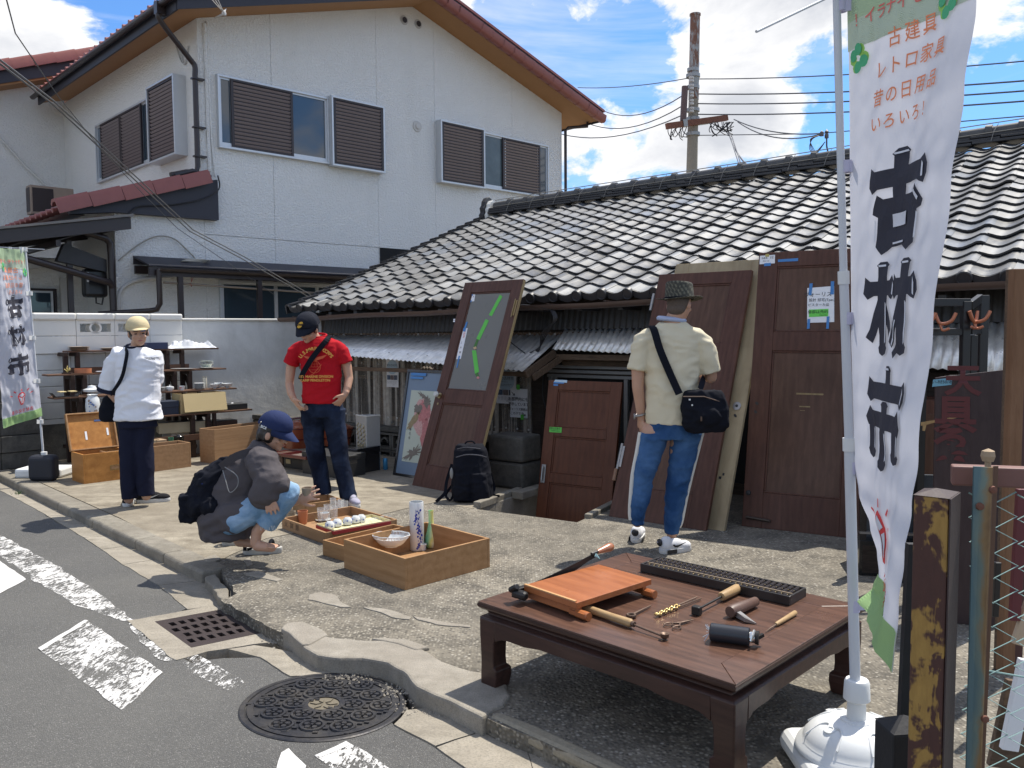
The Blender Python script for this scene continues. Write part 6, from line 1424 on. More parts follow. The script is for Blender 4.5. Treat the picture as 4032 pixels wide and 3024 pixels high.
for i,(x,y) in enumerate(((660,495),(725,475),(815,460),(885,445),(935,435))):
 p=gz(*Zb(x,y+12),.085);o=pot('flowered_cup',['partly hidden flowered cup at the left end of the gift box','blue flowered cup, second from the left in the gift box','blue flowered cup at the middle of the gift box','dark rimmed small cup right of the middle in the gift box','small striped cup at the right end of the gift box'][i],'cup',p,[(.0006,.05),(.02,.05),(.034,.035),(.036,.015),(.034,0),(.0006,0)],WHITEC,20,rz_=i)
 mb=MB()
 for k in range(7):
  a=k*.9+i;z=.018+.014*(k%2)
  for j in range(5):t=j*1.256;mb.disc((math.cos(a+.12*math.cos(t))*.0366,math.sin(a+.12*math.cos(t))*.0366,z+.0045*math.sin(t)),.0028,6,(math.cos(a),math.sin(a),.1))
 mb.build('flower_print',FLP,o,kind='stuff')
for (x,y,lab) in ((985,500,'round stemless glass hanging over the tray edge'),(1150,450,'clear glass dish at the far right of the tray'),(1060,470,'low clear glass dish right of the gift box')):
 o=pot('glass_dish',lab,'glass',gz(*Zb(x,y),.05),shell([(.012,0),(.035,.012),(.045,.04)],.0018),CLEAR,22,group='clear glassware in the tray')
Zr=lambda x,y:zz(x,y,1000,1550,3.687)
can_=thing('drink_can','slim blue drink can on the ground beside the embossed metal stand','can',gz(*Zr(1908,1102)));mb=MB();mb.lathe([(.0005,.003),(.022,.0),(.027,.008),(.027,.112),(.0235,.124),(.022,.120),(.0005,.119)],20);mb.build('can_body',simple('can_blue',(.06,.27,.50),.3,.3,30,metal=.4),can_,smooth=50)
sb=[gz(*Zr(x,y)) for x,y in ((1500,1108),(1645,1125),(1842,1098))];an=math.atan2((sb[2]-sb[1]).y,(sb[2]-sb[1]).x)
st_=thing('umbrella_stand','square pale metal umbrella stand with embossed golden wheat on one side','umbrella stand',sb[1],an);w_=(sb[2]-sb[1]).length;dL=.22
hst=.60;PEW=simple('pewter_pale',(.40,.40,.385),.4,.12,30,.2,120,metal=.3);GOLDR=simple('relief_gold',(.36,.30,.18),.35,.35,40,metal=.5)
mb=MB();t=.008
for (a,b,c,d) in ((0,w_,0,t),(0,w_,dL-t,dL),(0,t,t,dL-t),(w_-t,w_,t,dL-t)):mb.box(a,b,c,d,0,hst)
mb.box(t,w_-t,t,dL-t,0,.02);mb.build('shell',PEW,st_,bevel=.003)
mb=MB()
for i in range(14):mb.lathe([(.009,-.004),(.009,.006),(.0005,.01)],7,Matrix.Translation((w_*(i+.5)/14,.002,hst)));mb.lathe([(.009,-.004),(.009,.006),(.0005,.01)],7,Matrix.Translation((.002,dL*(i+.5)/14,hst)))
mb.build('beaded_rim',simple('bright_rim',(.62,.62,.60),.3,.1,9,metal=.4),st_)
mb=MB();r_=random.Random(2)
for s_ in range(3):
 y0=.05+s_*.06;
 for k in range(15):
  z=.17+k*.023+s_*.01;yy=y0+.012*math.sin(k*.5+s_);sd=1 if k%2 else-1
  mb.lathe([(.0005,-.016),(.010,0),(.0005,.018)],6,Matrix.Translation((-.003,yy+sd*.011,z))@Matrix.Rotation(sd*.5,4,'X'))
 mb.tube([(-.002,y0+.04,.06),(-.004,y0+.01,.18)],.004,5)
for k in range(6):mb.tube(smoothpath([(-.003,.04+k*.025,.12),(-.006,.03+k*.03,.22),(-.003,.02+k*.035,.30)],4),[.003]*8+[.001],5)
mb.build('wheat_relief',GOLDR,st_,smooth=60)
REDL=simple('red_lacquer',(.20,.045,.018),.22,.15,9,coat=.6);DKRED=simple('dark_red_lacquer',(.10,.012,.012),.25,.1,9,coat=.5);BLKB=simple('old_black_box',(.022,.022,.022),.5,.3,9,.1,40);BRNB=simple('old_brown_box',(.075,.04,.028),.45,.3,9)
def tub(px,r,h,label):
 o=thing('lacquer_tub',label,'tub',px,.3,'red lacquer tubs by the breeze block wall');mb=MB();mb.lathe([(.0005,0),(r*.8,0),(r*.93,h*.5),(r,h*.72),(r*1.03,h*.73),(r*1.03,h*.78),(r*.96,h*.80),(r*.6,h*.93),(r*.2,h*.98),(r*.18,h),(.0005,h)],32);mb.build('tub_body',REDL,o,smooth=40)
 mb=MB();mb.lathe([(r*.80,h*.34),(r*.905,h*.36),(r*.89,h*.30)],32,None,False);mb.lathe([(r*1.0,h*.70),(r*1.045,h*.72),(r*1.045,h*.74)],32,None,False);mb.build('hoop',DKRED,o,smooth=40);mb=MB();mb.tube([(-r*.3,0,h*.98),(-r*.25,0,h*1.06),(r*.25,0,h*1.06),(r*.3,0,h*.98)],.008,6);mb.build('lid_handle',DKRED,o,smooth=60)
q=gz(*Zr(600,820),.12);tub((q.x,q.y+.12,.14),.21,.33,'left red lacquer tub with a lid, behind the trays');q=gz(*Zr(1180,780),.14);tub((q.x,q.y+.10,.16),.20,.27,'right red lacquer tub, seen between the jeans and the metal stand')
def lbox(px,w,d,h,mat,label,cat='box',yaw=-37,z=0.,nm='storage_box',lid=True):
 o=thing(nm,label,cat,px,rad(yaw));o.location.z=z
 mb=MB();mb.box(0,w,0,d,0,h*(.72 if lid else 1));mb.build('box_body',mat,o,bevel=.004)
 if lid:mb=MB();mb.box(-.004,w+.004,-.004,d+.004,h*.725,h);mb.build('box_lid',mat,o,bevel=.006)
 return o
b_=lbox(gz(*Zr(432,1068)),.46,.30,.15,BLKB,'flat grey black case with a yellowed paper label near the crouching woman','case');mb=MB();mb.box(.05,.13,-.0065,-.0045,.05,.10);mb.build('paper_label',simple('old_paper',(.36,.28,.15),.8),b_)
b_=lbox(gz(*Zr(240,1040)),.22,.3,.15,BRNB,'brown wooden case left of the black case','case');mb=MB();mb.box(.13,.155,-.0065,-.0045,.10,.12);mb.build('paper_label',PAPER,b_)
b_=lbox(gz(*Zr(705,1155)),.62,.34,.24,BLKB,'largest black chest behind the legs in dark jeans','chest');mb=MB();mb.box(.42,.45,-.0065,-.0045,.15,.18);mb.build('paper_label',PAPERB,b_)
b_=lbox(gz(*Zr(1350,1150)),.16,.34,.27,simple('black_gloss',(.012,.012,.014),.2,.1,6,coat=.5),'glossy black box beside the metal stand','box')
lbox(gz(*Zr(990,1010),.24),.26,.22,.08,BLKB,'small black box on the largest black chest','box',z=.24)
def tray(px,w,d,h,mat,inner,label,yaw=-37,z=0.):
 o=thing('lacquer_tray',label,'tray',px,rad(yaw));o.location.z=z
 for (a,b,c,e) in ((0,w,0,.012),(0,w,d-.012,d),(0,.012,.012,d-.012),(w-.012,w,.012,d-.012)):mb=MB();mb.box(a,b,c,e,0,h);mb.build('rim_board',mat,o,bevel=.003)
 mb=MB();mb.box(.012,w-.012,.012,d-.012,.003,.01);mb.build('tray_bottom',inner,o);return o
tray(gz(*Zr(390,915),.155),.42,.27,.035,DKRED,simple('tray_dusty',(.15,.12,.10),.4),'dark red lacquer tray with a dusty base on top of the cases',z=.155)
tray(gz(*Zr(230,870),.16),.30,.28,.02,DKRED,BRNB,'thin red edged tray under the larger lacquer tray',z=.155)
Zq=lambda x,y:zz(x,y,0,1200,2.0733)
ch,cw2,cd2=crate('wooden_chest','open orange wooden chest with its lid raised against the garden wall','chest',gz(*Zq(590,1432)),gz(*Zq(685,1465)),gz(*Zq(1010,1405)),.30,CEDARO,.016)
ang0=ch.rotation_euler.z
bk=[loc_of(ch,gz(*Zq(585,1270),.30))]
lw_=cd2;
mb=MB();Ml=Matrix.Translation((0.0,0,.30))@Matrix.Rotation(rad(-18),4,'Y')
mb.box(-.016,-.004,-.01,cd2+.01,.0,.40,Ml);mb.build('lid',CEDARO,ch,bevel=.002)
for (y0,y1,z0,z1) in ((-.01,cd2+.01,.0,.014),(-.01,cd2+.01,.386,.40),(-.01,.006,.014,.386),(cd2-.006,cd2+.01,.014,.386)):mb=MB();mb.box(-.004,.026,y0,y1,z0,z1,Ml);mb.build('lid_rim',CEDAR,ch,bevel=.002)
mb=MB();mb.box(-.003,-.001,.27,.45,.30,.32,Ml);mb.build('tape',simple('tape_navy',(.05,.09,.22),.5),ch);mb=MB();mb.box(-.003,-.001,.16,.18,.11,.2,Ml);mb.box(-.003,-.001,.38,.40,.14,.22,Ml);mb.build('paper_strip',PAPER,ch)
mb=MB()
for (a,b,c,d) in ((.26,.36,.155,.162),(.26,.36,.108,.115),(.26,.267,.115,.155),(.353,.36,.115,.155)):mb.box(cw2+.0005,cw2+.004,a,b,c,d)
mb.build('label_holder',BRASS,ch);mb=MB();mb.box(cw2+.0005,cw2+.002,.43,.49,.20,.222);mb.build('paper_label',PAPER,ch)
mb=MB();mb.box(cw2+.0005,cw2+.003,.27,.35,.12,.15);mb.build('holder_card',simple('card_brown',(.30,.17,.08),.7),ch)
lb,lw1,ld1=crate('long_crate','long narrow wooden crate on the pavement behind the person in the white shirt','crate',gz(*Zq(1150,1345)),gz(*Zq(1205,1372)),gz(*Zq(1562,1320)),.28,CEDAR2,.016,d=.95)
lb.location=gz(*Zq(1160,1375))+V((-.55,-.10,0));
e1,e2=gz(*Zq(1210,1370)),gz(*Zq(1562,1322));an=math.atan2((e2-e1).y,(e2-e1).x);lb.rotation_euler=(0,0,an-rad(90));lb.location=e1-V((math.cos(an-rad(90)),math.sin(an-rad(90)),0))*lw1-V((math.cos(an),math.sin(an),0))*(ld1-(e2-e1).length)
Zs=lambda x,y:zz(x,y,560,1560,3.687)
def crate_r(name,label,a,b,side,h,mat,th=.016):
 """crate whose long face runs a->b towards the viewer; side = depth away"""
 A,Bq=V(a),V(b);an=math.atan2((Bq-A).y,(Bq-A).x);w=(Bq-A).length
 o=thing(name,label,'crate',A,an)
 for (x0,x1,y0,y1,nm) in ((0,w,0,th,'side_board'),(0,w,side-th,side,'side_board'),(.0005,th,th+.0005,side-th-.0005,'end_board'),(w-th,w-.0005,th+.0005,side-th-.0005,'end_board')):
  zs_=[0,h*.35,h*.68,h] if nm=='side_board' else [0,h-.0005]
  for z0,z1 in zip(zs_,zs_[1:]):mb=MB();mb.box(x0,x1,y0,y1,z0+.0008,z1-.0004);mb.build(nm,mat,o,bevel=.0015)
 mb=MB();mb.box(th,w-th,th,side-th,.004,.016);mb.build('bottom',mat,o);return o
ca_,cb2=gz(*Zs(1058,985)),gz(*Zs(1900,850));crate_r('tall_crate','tall planked wooden crate half hidden behind the crouching woman',ca_,cb2+(cb2-ca_)*.1,.28,.40,CEDAR2)
o=thing('lacquer_bowls','stack of black lacquer bowls in the long crate','bowls',gz(*Zs(535,700),.20));mb=MB()
o.location.z=.20
for k in range(4):mb=MB();mb.lathe(shell([(.03,0),(.05,.012),(.058,.035)],.002),22,Matrix.Translation((0,0,k*.022)));mb.build('bowl',BLK,o,smooth=50)
mb=MB();mb.lathe([(.056,.09),(.05,.102),(.025,.11),(.022,.118),(.0005,.118)],22);mb.build('lid',BLK,o,smooth=50)
p=gz(*Zs(420,720),.2);p.z=.2;cup('green_cup','green tapered cup beside the black lacquer bowls',p,.022,.032,.10,simple('green_plastic',(.05,.17,.10),.5))
p=gz(*Zs(205,760),.2);o=thing('card_box','small cream cardboard box in the long crate','box',(p.x,p.y,.18),.3);mb=MB();mb.box(-.045,.035,-.03,.03,0,.12);mb.build('box_body',simple('cardboard',(.42,.29,.15),.8,.1,9),o,bevel=.002);mb=MB();mb.box(-.044,.034,-.034,-.031,.04,.118);mb.build('flap',simple('card_pale',(.52,.40,.24),.8),o)
lbox((gz(*Zq(1230,1170),.2).x,gz(*Zq(1230,1170),.2).y,0),.14,.12,.28,simple('cardboard_b',(.36,.25,.15),.8),'plain brown cardboard box at the left end of the long crate',lid=False,z=.02)
SHW=wood('shelf_dark_wood',(.028,.017,.013),(.060,.036,.026),.6,(3,9,9),5,.1);PLK=wood('shelf_plank',(.09,.045,.028),(.15,.085,.052),.6,(1.0,9,9),4,.1)
shelf=thing('display_shelf','stepped dark wooden trestle shelf loaded with crockery against the garden wall','shelf',WA,HYAW)
def wp(x,y,off):p=gpl(x,y,WA-HS*off,HS)-WA;return p.dot(HG),p.z
def Zw(x,y):return zz(x,y,0,1100,2.765)
def Zv(x,y):return zz(x,y,600,1000,2.765)
rowsP=[('a',Zw(740,785),Zv(722,1018),.26,.22),('b',Zw(520,1048),Zv(806,1236),.48,.24),('c',Zw(590,1290),Zv(920,1458),.72,.26),('d',Zw(1740,1490),zz(1600,182,560,1560,3.687),.98,.30)]
PL={}
for key,a,b,off,dp in rowsP:
 (xa,za),(xb,zb2)=wp(*a,off),wp(*b,off);
 if key=='d':xa=wp(*Zw(1650,1500),off)[0]
 zc=(za+zb2)/2;PL[key]=(xa,xb,off,zc,dp);n=2
 for i in range(2):
  mb=MB();y0=-off+i*dp/2;mb.box(xa,xb,y0+.002,y0+dp/2-.002,zc-.018,zc);mb.build('plank',PLK,shelf,bevel=.002)
def trestle(xc,key_list):
 offs=[(PL[k][2],PL[k][3]) for k in key_list];prev=.05
 for i,(off,z) in enumerate(offs):
  for yy in (-off+.04,):
   mb=MB();mb.box(xc-.025,xc+.025,yy-.025,yy+.025,0,z-.06);mb.build('upright',SHW,shelf,bevel=.002)
  mb=MB();mb.box(xc-.02,xc+.02,-off,-off+PL[key_list[i]][4]+.06,z-.065,z-.02);mb.build('crosspiece',SHW,shelf,bevel=.002)
 mb=MB();mb.bar((xc+.03,-offs[0][0]+.03,offs[0][1]-.35),(xc+.03,-offs[-1][0]+.03,.12),.018,.045);mb.build('brace',SHW,shelf)
 mb=MB();mb.box(xc-.02,xc+.02,-offs[-1][0],-.06,.16,.20);mb.build('rail',SHW,shelf)
for xp in (Zw(770,1000),Zw(900,1000),Zw(1880,900),Zw(2045,900)):
 xc=wp(*xp,.4)[0];trestle(xc,['a','b','c'] if xp[0]<500 else ['a','b','c','d'])
mb=MB();xa=wp(*Zw(740,900),.3)[0];xb=wp(*Zw(2080,900),.3)[0];mb.box(xa,xb,-.235,-.215,PL['a'][3]-.27,PL['a'][3]-.20);mb.build('long_rail',PLK,shelf)
mb=MB();xa=wp(*zz(130,490,560,1560,3.687),1.0)[0];xb=wp(*zz(1100,400,560,1560,3.687),1.0)[0];mb.box(xa-.6,xb,-1.02,-1.0,.22,.29);mb.build('long_rail',PLK,shelf)
xd=wp(*zz(1060,300,560,1560,3.687),.98)[0];mb=MB();mb.box(xd-.02,xd+.02,-.97,-.93,0,PL['d'][3]-.02);mb.build('upright',SHW,shelf)
def onshelf(key,px,back=.09):
 xa,xb,off,z,dp=PL[key];y=-off+back;d=gpl(px[0],px[1],WA+HS*y,HS)-WA;return WA+HG*d.dot(HG)+HS*y+V((0,0,z))
def plates(p,r,n,h,label,mat=CREAMC,cat='plates',nm='plate_stack'):
 o=thing(nm,label,cat,p)
 for i in range(n):mb=MB();mb.lathe(shell([(r*.5,0),(r*.62,.003),(r,.016)],.003),26,Matrix.Translation((0,0,i*h)));mb.build('plate',mat,o,smooth=50)
 return o
BISC=simple('biscuit_plate',(.46,.38,.30),.4,.1,9)
plates(onshelf('a',Zw(860,770)),.125,4,.011,'stack of beige plates at the left end of the top plank',BISC);plates(onshelf('a',Zw(1190,770)),.11,2,.011,'low pair of pinkish plates on the top plank behind the shoulder',BISC)
p=onshelf('a',Zw(1690,750),.06);o=thing('navy_case','dark blue flat case on the top plank behind the white shirt','case',p,HYAW);mb=MB();mb.box(-.14,.14,-.06,.12,0,.085);mb.build('case_body',simple('navy_board',(.035,.045,.095),.5),o,bevel=.004)
mb=MB();p0=onshelf('a',Zv(420,1010),.1);r_=random.Random(6)
def crum(u,v):
 x=(u-.5)*.62;y=(v-.5)*.2;e=min(u,1-u,v,1-v)*6;n_=mnoise.noise(V((u*5.3,v*3.1,2.2)))*.06+mnoise.noise(V((u*14,v*9,5)))*.03+.045
 q=HG*x+HS*y;return (p0.x+q.x+.01*n_,p0.y+q.y,p0.z+.004+max(.0,n_)*min(1,e)*1.15)
mb.grid(crum,44,16);o=mb.build('wrapping_paper',simple('tissue_white',(.70,.71,.73),.7,.05,9));tag(o,'crumpled white wrapping paper lying on the right end of the top plank','paper')
sd_=o.modifiers.new('s','SOLIDIFY');sd_.thickness=.002
plates(onshelf('b',Zv(585,1215),.09),.105,1,.01,'large white plate under the green rimmed stack',WHITEC,'plate','plate')
o=thing('green_plates','stack of pale green rimmed soup plates on the second plank','plates',onshelf('b',Zv(588,1212),.09)+V((0,0,.018)))
GRN=m_glaze('celadon',(.50,.56,.47))
mb=MB();mb.lathe([(.04,0),(.05,.004),(.078,.035),(.086,.045)],26,None,False);mb.build('bowl_base',GRN,o,smooth=50)
for i in range(4):mb=MB();mb.lathe([(.05,.038+i*.011),(.088,.045+i*.011),(.088,.048+i*.011),(.05,.043+i*.011)],28);mb.build('plate',GRN if i%2 else WHITEC,o,smooth=40)
pot('grey_platter','wide grey oval platter on the second plank','platter',onshelf('b',Zv(330,1240),.09),shell([(.06,0),(.11,.006),(.135,.014)],.003),simple('pewter_plate',(.34,.34,.34),.3),sx=1.15,sy=.7)
o=thing('terracotta_planter','round flat terracotta dish on the second plank','dish',onshelf('b',Zw(905,1020),.09));mb=MB();mb.lathe(shell([(.085,0),(.09,.004),(.092,.055)],.008),26);mb.build('dish',TERRA,o,smooth=40)
o=thing('coral_ornament','small yellow branching ornament on a dark stand','ornament',onshelf('b',Zw(735,1030),.09));mb=MB();mb.box(-.055,.055,-.025,.025,0,.016);mb.build('stand',SHW,o);r_=random.Random(9);mb=MB()
for i in range(9):a=r_.uniform(-.9,.9);l=r_.uniform(.04,.085);q=(math.sin(a)*l,r_.uniform(-.01,.01),.016+math.cos(a)*l*.9);mb.tube(smoothpath([(0,0,.016),(q[0]*.4,0,.016+l*.4),q],4),.004,5);mb.lathe([(.0005,-.006),(.008,0),(.0005,.007)],6,Matrix.Translation(q))
mb.build('coral_branches',simple('coral_yellow',(.55,.42,.12),.5),o)
p=onshelf('b',Zw(1080,1010),.08);o=thing('inkstone','thin dark slab with a white sheet on the second plank','slab',p,HYAW);mb=MB();mb.box(-.06,.08,-.03,.05,0,.01);mb.build('slab_body',SHW,o);mb=MB();mb.box(-.03,.07,-.02,.04,.0102,.018);mb.build('sheet',PAPER,o)
plates(onshelf('c',Zv(515,1470),.09),.072,6,.013,'stack of white and patterned small bowls on the third plank',WHITEC,'bowls','bowl_stack')
for (px,lab,s_) in ((Zv(680,1462),'nest of small white bowls right of the patterned stack',.062),(Zv(817,1450),'single white bowl at the right end of the third plank',.072)):
 pot('white_bowl',lab,'bowl',onshelf('c',px,.09),shell([(.02,0),(.022,.008),(s_*.8,.03),(s_,.058)],.003),WHITEC)
pot('white_bowl','white bowl tucked behind the nest of bowls','bowl',onshelf('c',Zv(720,1440),.14),shell([(.02,0),(.022,.008),(.05,.034),(.056,.07)],.003),WHITEC)
o=cup('tall_mug','tall cream mug standing behind the bowls',onshelf('c',Zv(573,1450),.17),.026,.027,.155,simple('cream_mug',(.52,.49,.40),.35));mb=MB();mb.lathe([(.0275,.145),(.0275,.152)],20,None,False);mb.build('dark_band',INK,o);mb=MB();mb.lathe([(.0272,.03),(.0272,.035)],20,None,False);mb.build('thin_band',BISC,o)
o=cup('teacup','white cup with a red mark on a clear saucer on the third plank',onshelf('c',Zv(325,1475),.09),.024,.036,.055,WHITEC);lettering('W',.03,Matrix.Translation((-.008,-.0335,.032))@Matrix.Rotation(rad(90),4,'X'),INKR,o,.02)
o=pot('sugar_bowl','lidded white sugar bowl on the third plank','bowl',onshelf('c',Zv(190,1480),.09),[(.0006,0),(.03,0),(.046,.02),(.05,.04),(.046,.055),(.03,.06),(.006,.063),(.008,.075),(.0006,.078)],WHITEC)
o=thing('dish_stack','flat stack of grey dishes beside the sugar bowl','dishes',onshelf('c',Zv(105,1495),.08));
for k in range(4):mb=MB();mb.lathe(shell([(.04,0),(.055,.008)],.002),20,Matrix.Translation((0,0,k*.015)));mb.build('dish',simple('dish_grey_%d'%k,(.38+.06*(k%2),)*3,.3),o,smooth=50)
p=onshelf('c',Zw(720,1310),.06);o=thing('boat_tray','black boat shaped tray with bamboo ties at the left end of the third plank','tray',p,HYAW);mb=MB();mb.prism([(-.16,.055),(-.12,.0),(.11,.0),(.16,.055),(.15,.055),(.105,.012),(-.115,.012),(-.15,.055)],-.05,.06,'y');mb.build('tray_body',BLK,o,bevel=.002)
for x in (-.04,.07):mb=MB();mb.box(x-.035,x+.035,-.055,.065,.055,.066);mb.build('bamboo_tie',simple('bamboo_tie_%d'%(x*100),(.55,.44,.22),.6),o,bevel=.003)
p=onshelf('c',Zw(1000,1240),.1);o=thing('white_stand','white dish stand with lid behind the tall vase','dish',p);mb=MB();mb.lathe([(.03,0),(.03,.03),(.09,.045),(.095,.07),(.05,.085),(.04,.11),(.0005,.12)],24);mb.build('body',WHITEC,o,smooth=40)
vz=gz(*Zw(985,1700));q=onshelf('c',Zw(985,1550),-.02);vq=WA+HG*(q-WA).dot(HG)-HS*.84;vq.z=0.0
vtop=gpl(*Zw(985,1255),vq,HS).z;vbot=.42
o=thing('tall_vase','tall white vase with blue and brown flowers, behind the black bag','vase',(vq.x,vq.y,vbot));hV=vtop-vbot
mb=MB();mb.lathe(shell([(.045,0),(.052,.01),(.07,hV*.35),(.078,hV*.7),(.07,hV*.88),(.05,hV*.95),(.052,hV*.985),(.06,hV)],.004),30);mb.build('body',WHITEC,o,smooth=50)
r_=random.Random(12);mbs=[MB(),MB()];va=math.atan2(-vq.y,-vq.x)
for i in range(14):
 a=va+r_.uniform(-.6,.6);z=hV*r_.uniform(.55,.85);c=V((math.cos(a)*.0775,math.sin(a)*.0775,z));(mbs[0] if i<5 else mbs[1]).disc(c+V((math.cos(a),math.sin(a),0))*.002,r_.uniform(.006,.014),8,(math.cos(a),math.sin(a),.05))
mbs[0].build('blue_flower',simple('soft_blue',(.12,.2,.42),.3),o);mbs[1].build('brown_leaf',simple('soft_brown',(.30,.22,.17),.3),o)
vb=thing('stool','low dark stool under the tall white vase','stool',(vq.x,vq.y,0),HYAW);mb=MB();mb.box(-.12,.12,-.1,.1,vbot-.03,vbot);mb.build('seat',SHW,vb)
for sx in (-1,1):
 for sy in (-1,1):mb=MB();mb.box(sx*.1-.015,sx*.1+.015,sy*.08-.015,sy*.08+.015,0,vbot-.031);mb.build('leg',SHW,vb)
CARD=simple('cardboard_tan',(.44,.33,.16),.75,.12,5)
p=onshelf('d',zz(560,240,560,1560,3.687),.04);o=thing('cardboard_box','open tan cardboard box with a hanging flap on the lowest plank','box',p,HYAW);wB=wp(*zz(1190,200,560,1560,3.687),.94)[0]-(p-WA).dot(HG)
hB=.24
wB=max(.3,wB)
for (x0,x1,y0,y1) in ((0,wB,0,.005),(0,wB,.245,.25),(0,.005,.005,.245),(wB-.005,wB,.005,.245)):mb=MB();mb.box(x0,x1,y0,y1,0,hB);mb.build('box_wall',CARD,o)
mb=MB();mb.prism([(-.004,hB),(-.05,.02),(-.045,.018),(.002,hB)],.03,wB+.02,'x');mb.build('flap',simple('cardboard_pale',(.55,.43,.22),.7,.08,3),o);mb=MB();mb.box(0,wB,.0,.25,-.004,-.0005);mb.build('box_bottom',CARD,o)
p=onshelf('d',zz(1350,180,560,1560,3.687),.06);o=thing('black_case','flat black case right of the cardboard box on the lowest plank','case',p,HYAW);mb=MB();mb.box(-.17,.17,0,.2,0,.075);mb.build('case_body',BLKB,o,bevel=.006);mb=MB();mb.lathe([(.0005,0),(.02,.004),(.0005,.012)],8,Matrix.Translation((.0,.08,.076)));mb.build('paper_scrap',PAPER,o)
p=onshelf('d',zz(340,280,560,1560,3.687),.05);o=thing('navy_box','navy blue lidded box behind the shirt hem on the lowest plank','box',p,HYAW);mb=MB();mb.box(-.13,.16,0,.2,0,.12);mb.build('box_body',simple('navy_card',(.022,.03,.05),.5),o,bevel=.004);mb=MB();mb.box(-.135,.165,-.005,.205,.09,.165);mb.build('box_lid',MATS['navy_card'],o,bevel=.004)
for (px,w_,d_,h_,z_,m,lab,yw) in ((zz(240,450,560,1560,3.687),.55,.25,.13,.30,simple('cream_box',(.45,.38,.25),.7),'cream cardboard box lying under the lowest plank',30),(zz(430,700,560,1560,3.687),.52,.3,.30,.0,simple('grey_carton',(.40,.37,.33),.7),'open grey carton standing under the shelf',44),(zz(700,450,560,1560,3.687),.6,.25,.10,.30,BRNB,'long brown box tilted under the lowest plank',40)):
 q=gpl(px[0],px[1],WA-HS*.75,HS);o=thing('carton',lab,'box',(q.x,q.y,max(0.0,z_)),rad(yw));mb=MB();mb.box(0,w_,0,d_,0,h_);mb.build('box_body',m,o,bevel=.004);mb=MB();mb.box(.01,w_-.01,.01,d_-.01,h_+.0005,h_+.002);mb.build('dark_opening',BLKB,o)
q=gpl(*zz(800,850,560,1560,3.687),WA-HS*.7,HS);o=thing('fruit_carton','green and blue printed carton on the ground between the crates','box',(q.x-.15,q.y,0),HYAW);mb=MB();mb.box(0,.45,0,.25,0.001,.16);mb.build('box_body',simple('carton_white',(.40,.42,.42),.7),o);mb=MB();mb.box(0,.45,-.003,-.0005,.10,.158);mb.build('green_band',simple('carton_green',(.10,.20,.12),.7),o);lettering('FARM CARE',.055,Matrix.Translation((.2,-.004,.07))@Matrix.Rotation(rad(90),4,'X'),simple('print_blue',(.05,.15,.38),.6),o,.02)
q=gz(*zz(800,905,560,1560,3.687));o=thing('ground_board','dark board lying on the ground under the printed carton','board',(q.x-.2,q.y,.0),HYAW);mb=MB();mb.box(0,.5,0,.1,.001,.03);mb.build('board_body',BRWOOD,o)
# ================================================================== banners
CLOTH=MT('banner_cloth',.8);CLOTH.col(CLOTH.mix(CLOTH.noise(3,3),(.50,.51,.57),(.58,.59,.64)));CLOTH.b.inputs['Transmission Weight'].default_value=0;CLOTH.bump(CLOTH.noise(14,4,.6,.8),.25,.01);CLOTH.b.inputs['Subsurface Weight'].default_value=0
def translucent(m,c,k):
 t=m.t;tr=m.n('ShaderNodeBsdfTranslucent');tr.inputs[0].default_value=(*c,1);mx_=m.n('ShaderNodeMixShader');mx_.inputs[0].default_value=k
 o_=[n for n in t.nodes if n.type=='OUTPUT_MATERIAL'][0];m.l(m.b.outputs[0],mx_.inputs[1]);m.l(tr.outputs[0],mx_.inputs[2]);m.l(mx_.outputs[0],o_.inputs[0]);return m.m
CLOTHM=translucent(CLOTH,(.62,.63,.70),.35)
def cl2(n,c):m=MT(n,.8);m.col(m.mix(m.noise(3,3),mul(c,.93),mul(c,1.05)));return translucent(m,c,.35)
CGREEN=cl2('banner_green',(.36,.55,.24));CGREENL=cl2('banner_pale_green',(.53,.62,.49));CGREENS=cl2('banner_mid_green',(.44,.57,.37));LEAFA=simple('clover_light',(.30,.60,.12),.8);LEAFB=simple('clover_dark',(.08,.42,.20),.8)
INKB=simple('banner_ink',(.030,.030,.045),.8);INKOR=simple('banner_orange',(.80,.27,.13),.8);INKRD=simple('banner_red',(.75,.06,.06),.8);INKW=simple('banner_highlight',(.66,.67,.72),.8)
ALUW=simple('white_pole',(.55,.57,.60),.35,.04,9);PLW=simple('white_plastic',(.66,.67,.66),.45,.04,6,.06,60)
def map_poly(polys,fn,mat,parent,name,mx=.1):
 bm=bmesh.new()
 for poly in polys:
  vs=[bm.verts.new((x,y,0)) for x,y in poly]
  try:bm.faces.new(vs)
  except Exception:pass
 bmesh.ops.triangulate(bm,faces=bm.faces)
 for _ in range(5):
  es=[e for e in bm.edges if e.calc_length()>mx]
  if not es:break
  bmesh.ops.subdivide_edges(bm,edges=es,cuts=1);bmesh.ops.triangulate(bm,faces=bm.faces)
 for v in bm.verts:v.co=V(fn(v.co.x,v.co.y))
 me=bpy.data.meshes.new(name);bm.to_mesh(me);bm.free();me.materials.append(mat);return inst(me,name,parent)
def bar_h(x0,x1,y,w,fl=.05):
 return [(x0-.02,y+w*.5+fl),(x0+.06,y+w*.5),(x1-.08,y+w*.5),(x1-.02,y+w*.5+fl),(x1+.04,y+w*.2),(x1+.05,y-w*.3),(x1,y-w*.6-fl*.6),(x1-.06,y-w*.55-fl*.3),(x1-.10,y-w*.5),(x0+.1,y-w*.5),(x0+.02,y-w*.6-fl*.4),(x0-.05,y-w*.3),(x0-.04,y+w*.1)]
